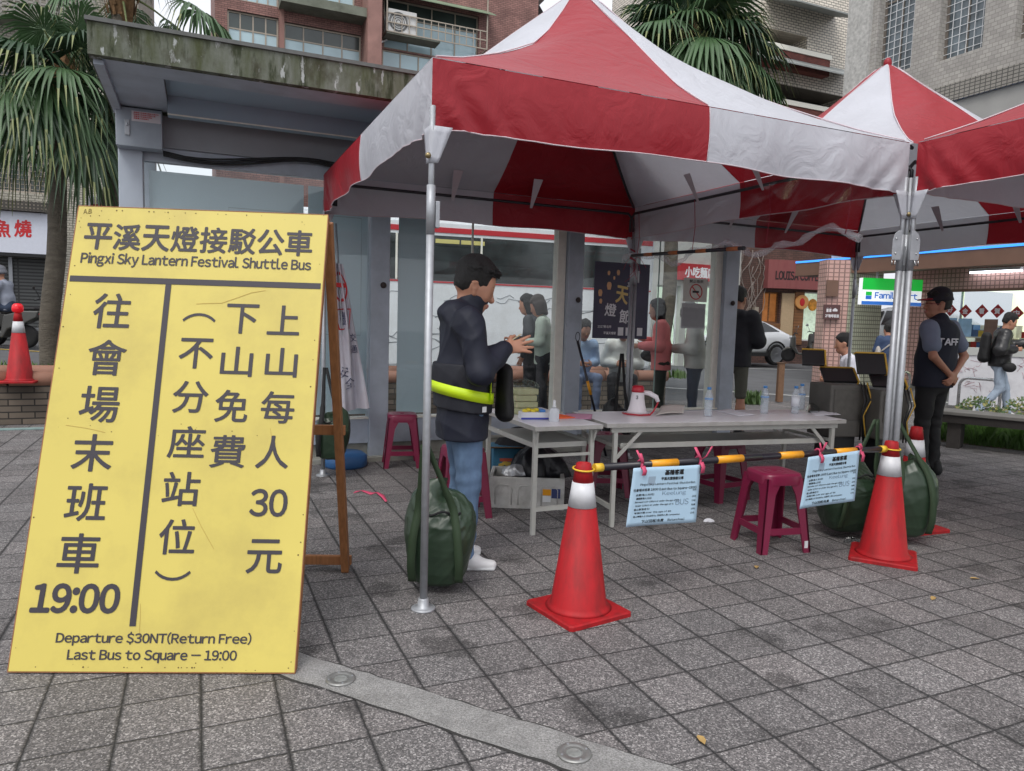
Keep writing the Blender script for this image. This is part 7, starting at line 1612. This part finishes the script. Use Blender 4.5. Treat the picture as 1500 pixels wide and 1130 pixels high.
# ---- the man with the phone
NAVYC=cloth('navy_jacket_cloth',srgb(17,22,40),rough=.65,noise=.10,bump=.25,bscale=16); BLACKC=cloth('black_cloth',srgb(20,20,22)); HIVIS=mat('hi_vis_yellow',srgb(206,238,30),rough=.5,emit=srgb(206,238,30),estr=.0); JEAN=jeans('mid_blue_denim',srgb(92,116,146)); SHOEW=mat('white_trainers',srgb(222,222,224),rough=.5,noise=.04)
mp_=gz(697,826); MRZ=R_(16)
m1,k1=person('man in a navy jacket and reflective vest reading his phone',(mp_.x-.10,mp_.y+.02,0),MRZ,H=1.70,vox=.0058,yaw=-.10,pitch=.33,lean=.0,hs=1.09,arms=(((.06,.25,1.15),(.225,.10,1.225)),((.03,-.275,1.125),(.215,-.13,1.25))),
  top=NAVYC,topz=.735,bot=JEAN,shoe=SHOEW,fat=1.12,armf=.88,collar=True,hood=True,puff=.010,fold=.008,feet=(.05,-.25),
  hold=(dict(n=(-.2,0,1),th=(0,1,.2),curl=.55,d=(.75,-.25,.0)),dict(n=(.1,1,-.25),th=(-.2,.2,1),curl=.16,d=(.95,.12,.16),spread=.42)),seed=4,legs=[((.03,.10,.49),(-.03,.11,.075)),((.03,-.10,.49),(.0,-.115,.075))])
s_=k1['s']; P_=k1['P']; h0=k1['AR'][0][2]
ph=MB(); c=Vector(h0)+Vector((.085,-.02,.030)); ph.cbox(c,(.15,.075,.009),ry=R_(-18)); ph.build('phone',mat('phone_black',srgb(18,18,20),rough=.2),m1,bevel=.002)
# vest: snug black shell over the jacket with yellow bands
VS=Flesh(.0065); g=.040; VS.ecap(P_(0,0,.90),P_(0,0,1.10),((.158*1.12+g)*s_,(.112*1.12+g)*s_),((.152*1.12+g)*s_,(.108*1.12+g)*s_),k=.03); VS.ecap(P_(0,0,1.10),P_(-.01,0,1.345),((.152*1.12+g)*s_,(.110*1.12+g)*s_),((.150*1.12+g)*s_,(.098*1.12+g*.8)*s_),k=.05)
VS.fold=folds(4,.004); VS.cut(P_(0,0,.895),(-.12,0,-1)); VS.cut(P_(0,0,1.16),(0,0,1)); VS.grow('vest',cloth('vest_black',srgb(26,28,38),rough=.65),m1)
def torso(z,th,ex):                                                 # point on the vest at height z, angle th from the front
    a,b=(.155*1.12+g+ex)*s_,(.111*1.12+g+ex)*s_; p=P_(0,0,z); return (b*math.cos(th),a*math.sin(th),p[2])
fz=folds(4,.004)
def off(p):
    d=-float(fz(np.float32(p[0]),np.float32(p[1]),np.float32(p[2]))); v=Vector((p[0],p[1],0)).normalized(); return Vector(p)+v*d
vb=MB(); band(vb,[off(torso(.995-.035*math.cos(t),t,.010)) for t in np.linspace(-math.pi,math.pi,60)],.060,(0,0,1)); vb.build('reflective_band',HIVIS,m1,solid=.003)
for t0 in (-.78,.78): vb=MB(); band(vb,[off(torso(z,t0,.010)) for z in np.linspace(.96,1.16,10)],.05,(0,1,0)); vb.build('reflective_band',HIVIS,m1,solid=.003)
lbm=MB(); p=off(torso(.915,-1.05,.004)); lbm.cbox(p,(.03,.004,.03),rz=R_(30)); lbm.build('care_tag',WHITE,m1)
BGK=Flesh(.008); BGK.ecap((.238,-.02,.86),(.238,-.02,1.10),(.11,.045),(.095,.04),k=.03); BGK.fold=folds(9,.004); bgo=BGK.grow('front_bag',BLACKC,None); bgo.parent=None
bgo.location=m1.location; bgo.rotation_euler=m1.rotation_euler; bgo.name='sling_bag'; tag(bgo,'black sling bag worn on the front of the man with the phone','bag')
# ---- the staff man
VESTN=cloth('navy_polo_back',srgb(22,26,42),rough=.8); GREYS=cloth('grey_sleeve_cloth',srgb(112,122,142)); BLKT=cloth('black_trousers',srgb(19,19,21))
sp_=gy(1366,560,6.95); SRZ=R_(122)
m2,k2=person('man in a navy staff polo and cap, hands clasped behind his back',(sp_.x,sp_.y,0),SRZ,H=1.76,vox=.008,yaw=.85,pitch=-.05,lean=-.02,arms=('behind','behind'),top=GREYS,sleeve='short',topz=.90,bot=BLKT,shoe=BLACKC,sole=False,skin=SKIND,fat=1.12,hold=('clasp','clasp'),hairstyle='short',collar=False,seed=7)
s2=k2['s']; P2=k2['P']; fa=1.12
VN=Flesh(.008); g2=.034; VN.ecap(P2(0,0,.84),P2(k2['lx'](1.1),0,1.10),((.158*fa+g2)*s2,(.112*fa+g2)*s2),((.152*fa+g2)*s2,(.108*fa+g2)*s2),k=.03); VN.ecap(P2(k2['lx'](1.1),0,1.10),P2(k2['lx'](1.34)-.01,0,1.345),((.152*fa+g2)*s2,(.110*fa+g2)*s2),((.150*fa+g2)*s2,(.100*fa+g2)*s2),k=.05); VN.ecap(P2(0,.12,1.40),P2(0,-.12,1.40),(.072*s2,.085*s2),k=.05,side=(0,0,1)); VN.ecap(P2(-.0,0,1.40),k2['neck']+np.array([0,0,.02]),.10*s2,.078*s2,k=.03)
VN.fold=folds(7,.005); VN.cut(P2(0,0,.845),(0,0,-1)); VN.grow('polo_body',VESTN,m2)
t_=MB(); tb=[]
tmp=MB(); put_text(tmp,'STAFF',(0,0),(.215,.062),bold=.035,lift=0)
for v in tmp.v:
    a=(v[0]-.085); th=math.pi+a/.155; R1,R2=(.158*fa+g2+.010)*s2,(.112*fa+g2+.012)*s2; t_.v.append((R2*math.cos(th)-.004+v[1]*.5-.010,R1*math.sin(th),P2(0,0,1.275)[2]+v[2]))
t_.f,t_.m,t_.sm=tmp.f,tmp.m,tmp.sm; t_.build('staff_lettering',mat('letter_grey_white',srgb(206,206,212),rough=.6),m2)
CP=Flesh(.007); Hd2=k2['Hd']; CP.ecap(Hd2(-.02,0,.05),Hd2(-.018,0,.10),(.100*s2,.120*s2),(.085*s2,.102*s2),side=k2['l'],k=.02); CP.cut(Hd2(0,0,.045),-k2['u']-k2['f']*.12); CP.grow('cap_crown',cloth('cap_navy',srgb(24,24,34)),m2)
BRM=Flesh(.006); BRM.ecap(Hd2(.07,0,.056),Hd2(.165,0,.042),(.074*s2,.010*s2),(.056*s2,.008*s2),side=k2['l'],k=.01); BRM.grow('cap_brim',cloth('brim_red',srgb(150,26,44)),m2)
gl=MB(); gl.tube([Hd2(.105,.06,.012),Hd2(.06,.078,.014),Hd2(-.02,.084,.012)],.003,5); gl.tube([Hd2(.105,-.055,.012),Hd2(.112,0,.016),Hd2(.105,.055,.012)],.003,5); gl.build('glasses',mat('glasses_red',srgb(120,30,40),rough=.3),m2)
pp=MB(); pp.tube([P2(-.06,.06,1.452),P2(-.03,.12,1.442),P2(.03,.165,1.425),P2(.06,.17,1.40)],.004,5); pp.build('shoulder_piping',PWHITE,m2)
# ---- people behind the shelter glass
SAGE=cloth('sage_cardigan',srgb(182,194,180)); CHAR=cloth('charcoal_shirt',srgb(60,62,66)); DKT=cloth('dark_trousers',srgb(40,41,46)); PINKJ=cloth('dusty_pink_jacket',srgb(232,132,130)); OLIVE=cloth('olive_trousers',srgb(50,54,46)); BEIGEH=cloth('pale_grey_hoodie',srgb(206,204,196)); DENIMD=jeans('dark_denim',srgb(46,58,78)); SWEAT=cloth('white_grey_sweater',srgb(218,220,215)); SKYB=cloth('sky_blue_shirt',srgb(164,190,222)); BLKH=cloth('black_hoodie',srgb(30,31,38)); SHORTS=cloth('olive_shorts',srgb(88,88,78)); WTEE=cloth('white_tee',srgb(216,216,226)); BLUEJ=cloth('blue_jacket',srgb(48,66,98)); DENIM=jeans('blue_denim',srgb(58,78,112)); LEATH=mat('black_leather',srgb(34,34,36),rough=.34,noise=.2,nscale=14,bump=.5,bscale=18); PALEJ=jeans('pale_denim',srgb(150,164,180)); GREYT=cloth('grey_tee',srgb(140,146,160)); WTS=mat('pale_shoes',srgb(200,200,200),rough=.6)
def place(px,py,Y,H):                                               # stands so that the top of the head meets the photo row
    p=gy(px,py,Y); return Vector((p.x,p.y,p.z-H))
def stand(label,px,py,Y,rz,H,**k):
    p=place(px,py,Y,H); z=max(0,street_z(p.x,p.y)); return person(label,(p.x,p.y,z),R_(rz),H=(p.z+H-z),vox=k.pop('vox',.013),**k)
w1,kw1=stand('woman in a sage green cardigan holding a folded map behind the glass',799,437,9.7,172,1.6,yaw=-.1,pitch=.35,arms=('fwd','fwd'),top=SAGE,topz=.82,bot=DKT,shoe=BLACKC,hair=HAIRG,hairstyle='bob',hold=('grip','grip'),seed=21)
mpx=MB(); c=Vector(kw1['AR'][1][2])+Vector((.13,.07,.03)); mpx.cbox(c,(.24,.30,.004),ry=R_(35),rz=R_(10)); mo=mpx.build('map_sheet',mat('map_beige',srgb(196,170,132),rough=.7,noise=.15,nscale=20),loc=w1.location); mo.rotation_euler=w1.rotation_euler; tag(mo,'folded beige map held by the woman in the sage cardigan','map')
stand('person with dark hair in a charcoal shirt behind the woman in sage',781,436,10.1,165,1.62,pitch=.15,yaw=.4,arms=('down','fwd'),top=CHAR,bot=DKT,shoe=BLACKC,hairstyle='bob',seed=22)
w2,kw2=stand('woman in a dusty pink jacket with a black crossbody bag',973,443,9.6,168,1.6,pitch=.12,yaw=.2,arms=('fwd','chest'),top=PINKJ,topz=.80,bot=OLIVE,shoe=BLACKC,hairstyle='bob',puff=.012,seed=23)
def crossbag(T,k,side,label,z=.93,x=.02,m=BLACKC,sz=(.13,.07,.09),strap=True):
    s=k['s']; P=k['P']; bgx=Flesh(.012); bgx.ball(P(x,side*.24,z),sz,k=.02); bgx.fold=folds(3,.004); o=bgx.grow('crossbody_bag',m,None); o.location=T.location; o.rotation_euler=T.rotation_euler; tag(o,label,'bag')
    if strap:
        sb=MB(); fa=k['fat']; pts=[]
        for t in np.linspace(0,1,12): pts.append(P(-.125*fa-.03*math.sin(math.pi*t)+.10*(1-abs(2*t-1))*0+(.10 if t in(0,1) else 0)*0,side*.20-side*.36*t,z+.06+(1.45-z-.06)*t))
        band(sb,pts,.03,(0,.7,.7)); sb.build('bag_strap',m,o,solid=.004)
        pf=[P(.13*fa+.02*math.sin(math.pi*t),side*.20-side*.36*t,z+.06+(1.44-z-.06)*t) for t in np.linspace(0,1,12)]; sb=MB(); band(sb,pf,.03,(0,.7,.7)); sb.build('bag_strap',m,o,solid=.004)
crossbag(w2,kw2,-1,'black bag on the hip of the woman in pink',z=.98,x=.16)
def sit(label,px,py,Y,rz,top_z,**k):
    p=gy(px,py,Y); z0=max(0,street_z(p.x,p.y)); seat=k.pop('seat',.5); return person(label,(p.x,p.y,z0),R_(rz),H=k.pop('H',1.68),vox=k.pop('vox',.013),legs='sit',seat=seat,**k)
pc=G(4.0,2.93); ang_=math.degrees(ANG)
sit('person in a pale sweater sitting on the planter below the poster',912,500,10.62,ang_-120,0,seat=.60,lean=.16,arms=('fwd','fwd'),pitch=.6,top=SWEAT,topz=.84,bot=DKT,shoe=WTS,puff=.02,seed=24)
sit('person in a sky blue shirt sitting on the planter left of the poster',850,470,10.45,ang_-100,0,seat=.60,lean=.12,arms=('fwd','fwd'),pitch=.4,top=SKYB,bot=cloth('pale_blue_skirt',srgb(130,146,178)),shoe=WTS,hairstyle='short',seed=25)
hd_,kh=stand('person in a pale grey hoodie and cap seen through the right pane',1022,448,9.55,165,1.66,pitch=.3,arms=('fwd','fwd'),top=BEIGEH,topz=.86,bot=DENIMD,shoe=WTS,hood=True,puff=.02,seed=26)
cpf=Flesh(.012); cpf.ecap(kh['Hd'](-.015,0,.05),kh['Hd'](-.012,0,.10),(.10,.115),(.085,.1),side=kh['l'],k=.02); cpf.ecap(kh['Hd'](-.01,0,.035),kh['Hd'](-.01,0,.045),(.13,.14),(.11,.13),side=kh['l'],k=.01); cpf.grow('bucket_hat',cloth('grey_hat',srgb(128,128,124)),hd_)
crossbag(hd_,kh,-1,'dark bag with a diagonal strap worn by the person in the pale hoodie',z=1.0,x=-.05)
stand('man in a black hoodie and olive shorts standing past the shelter corner',1081,425,9.05,62,1.8,yaw=-.2,pitch=.2,arms=('fwd','fwd'),top=BLKH,topz=.83,bot=SHORTS,botz=.44,shoe=BLACKC,hood=True,puff=.022,seed=27)
# ---- people on the right
wt,kwt=sit('man in a white tee sitting behind the fare machines',1249,520,9.9,165,0,seat=.49,H=1.7,lean=.06,pitch=.12,arms=('fwd','fwd'),top=WTEE,topz=.86,sleeve='short',bot=DENIMD,shoe=WTS,seed=28)
stool('maroon stool under the man in the white tee',wt.location.x,wt.location.y,R_(20))
crossbag(wt,kwt,1,'dark bag slung across the back of the man in white',z=.92,x=-.02)
bw,kbw=stand('woman in a blue jacket seen from behind by the road',1303,478,15.0,84,1.55,yaw=.1,pitch=.2,arms=('fwd','fwd'),top=BLUEJ,topz=.80,bot=DENIM,shoe=DARK,hairstyle='bun',puff=.02,seed=29,sole=False)
crossbag(bw,kbw,1,'pale canvas bag on the shoulder of the woman in blue',z=1.05,x=-.02,m=cloth('canvas_bag',srgb(172,166,160)),sz=(.12,.06,.17))
lj,klj=stand('man in a black leather jacket and pale jeans walking past the board',1470,462,12.0,-22,1.72,yaw=.1,pitch=.28,arms=(((.16,.26,1.20),(.42,.20,1.27)),((-.06,-.27,1.14),(.17,-.16,1.16))),legs=[((.14,.10,.50),(.20,.11,.075)),((.02,-.09,.49),(-.26,-.09,.10))],top=LEATH,topz=.86,bot=PALEJ,shoe=WTS,puff=.03,fat=1.02,seed=30,fold=.008)
crossbag(lj,klj,-1,'small black bag at the waist of the man in leather',z=.86,x=.10,sz=(.10,.06,.08),strap=False)
bkp=Flesh(.012); bkp.ecap(klj['P'](-.23,0,1.0),klj['P'](-.21,0,1.36),(.15,.09),(.13,.07),k=.03); bkp.fold=folds(5,.006); ob=bkp.grow('backpack',BLACKC,None); ob.location=lj.location; ob.rotation_euler=lj.rotation_euler; tag(ob,'black backpack on the man in the leather jacket','backpack')
# ---- the scooter rider at the left edge
rp_=sc1.location; sc1.rotation_euler.z=R_(186); rd,krd=person('scooter rider in a grey shirt and grey helmet at the left edge',(rp_.x+.30,rp_.y,rp_.z),R_(186),H=1.70,vox=.015,legs='sit',seat=.86,lean=.10,pitch=.05,arms=(((.20,.26,1.12),(.52,.28,1.05)),((.20,-.26,1.12),(.52,-.28,1.05))),top=GREYT,bot=DENIMD,shoe=DARK,hairstyle='none',sole=False,seed=33)
hl=Flesh(.012); hl.ecap(krd['Hd'](-.02,0,.03),krd['Hd'](-.015,0,.09),(.125,.14),(.105,.12),side=krd['l'],k=.02); hl.ecap(krd['Hd'](.09,0,.06),krd['Hd'](.17,0,.05),(.09,.015),(.08,.012),side=krd['l'],k=.02); hl.cut(krd['Hd'](0,0,.0),-krd['u']); hl.grow('helmet',mat('helmet_grey',srgb(96,98,106),rough=.3),rd)
for o in (rd,):
    pass
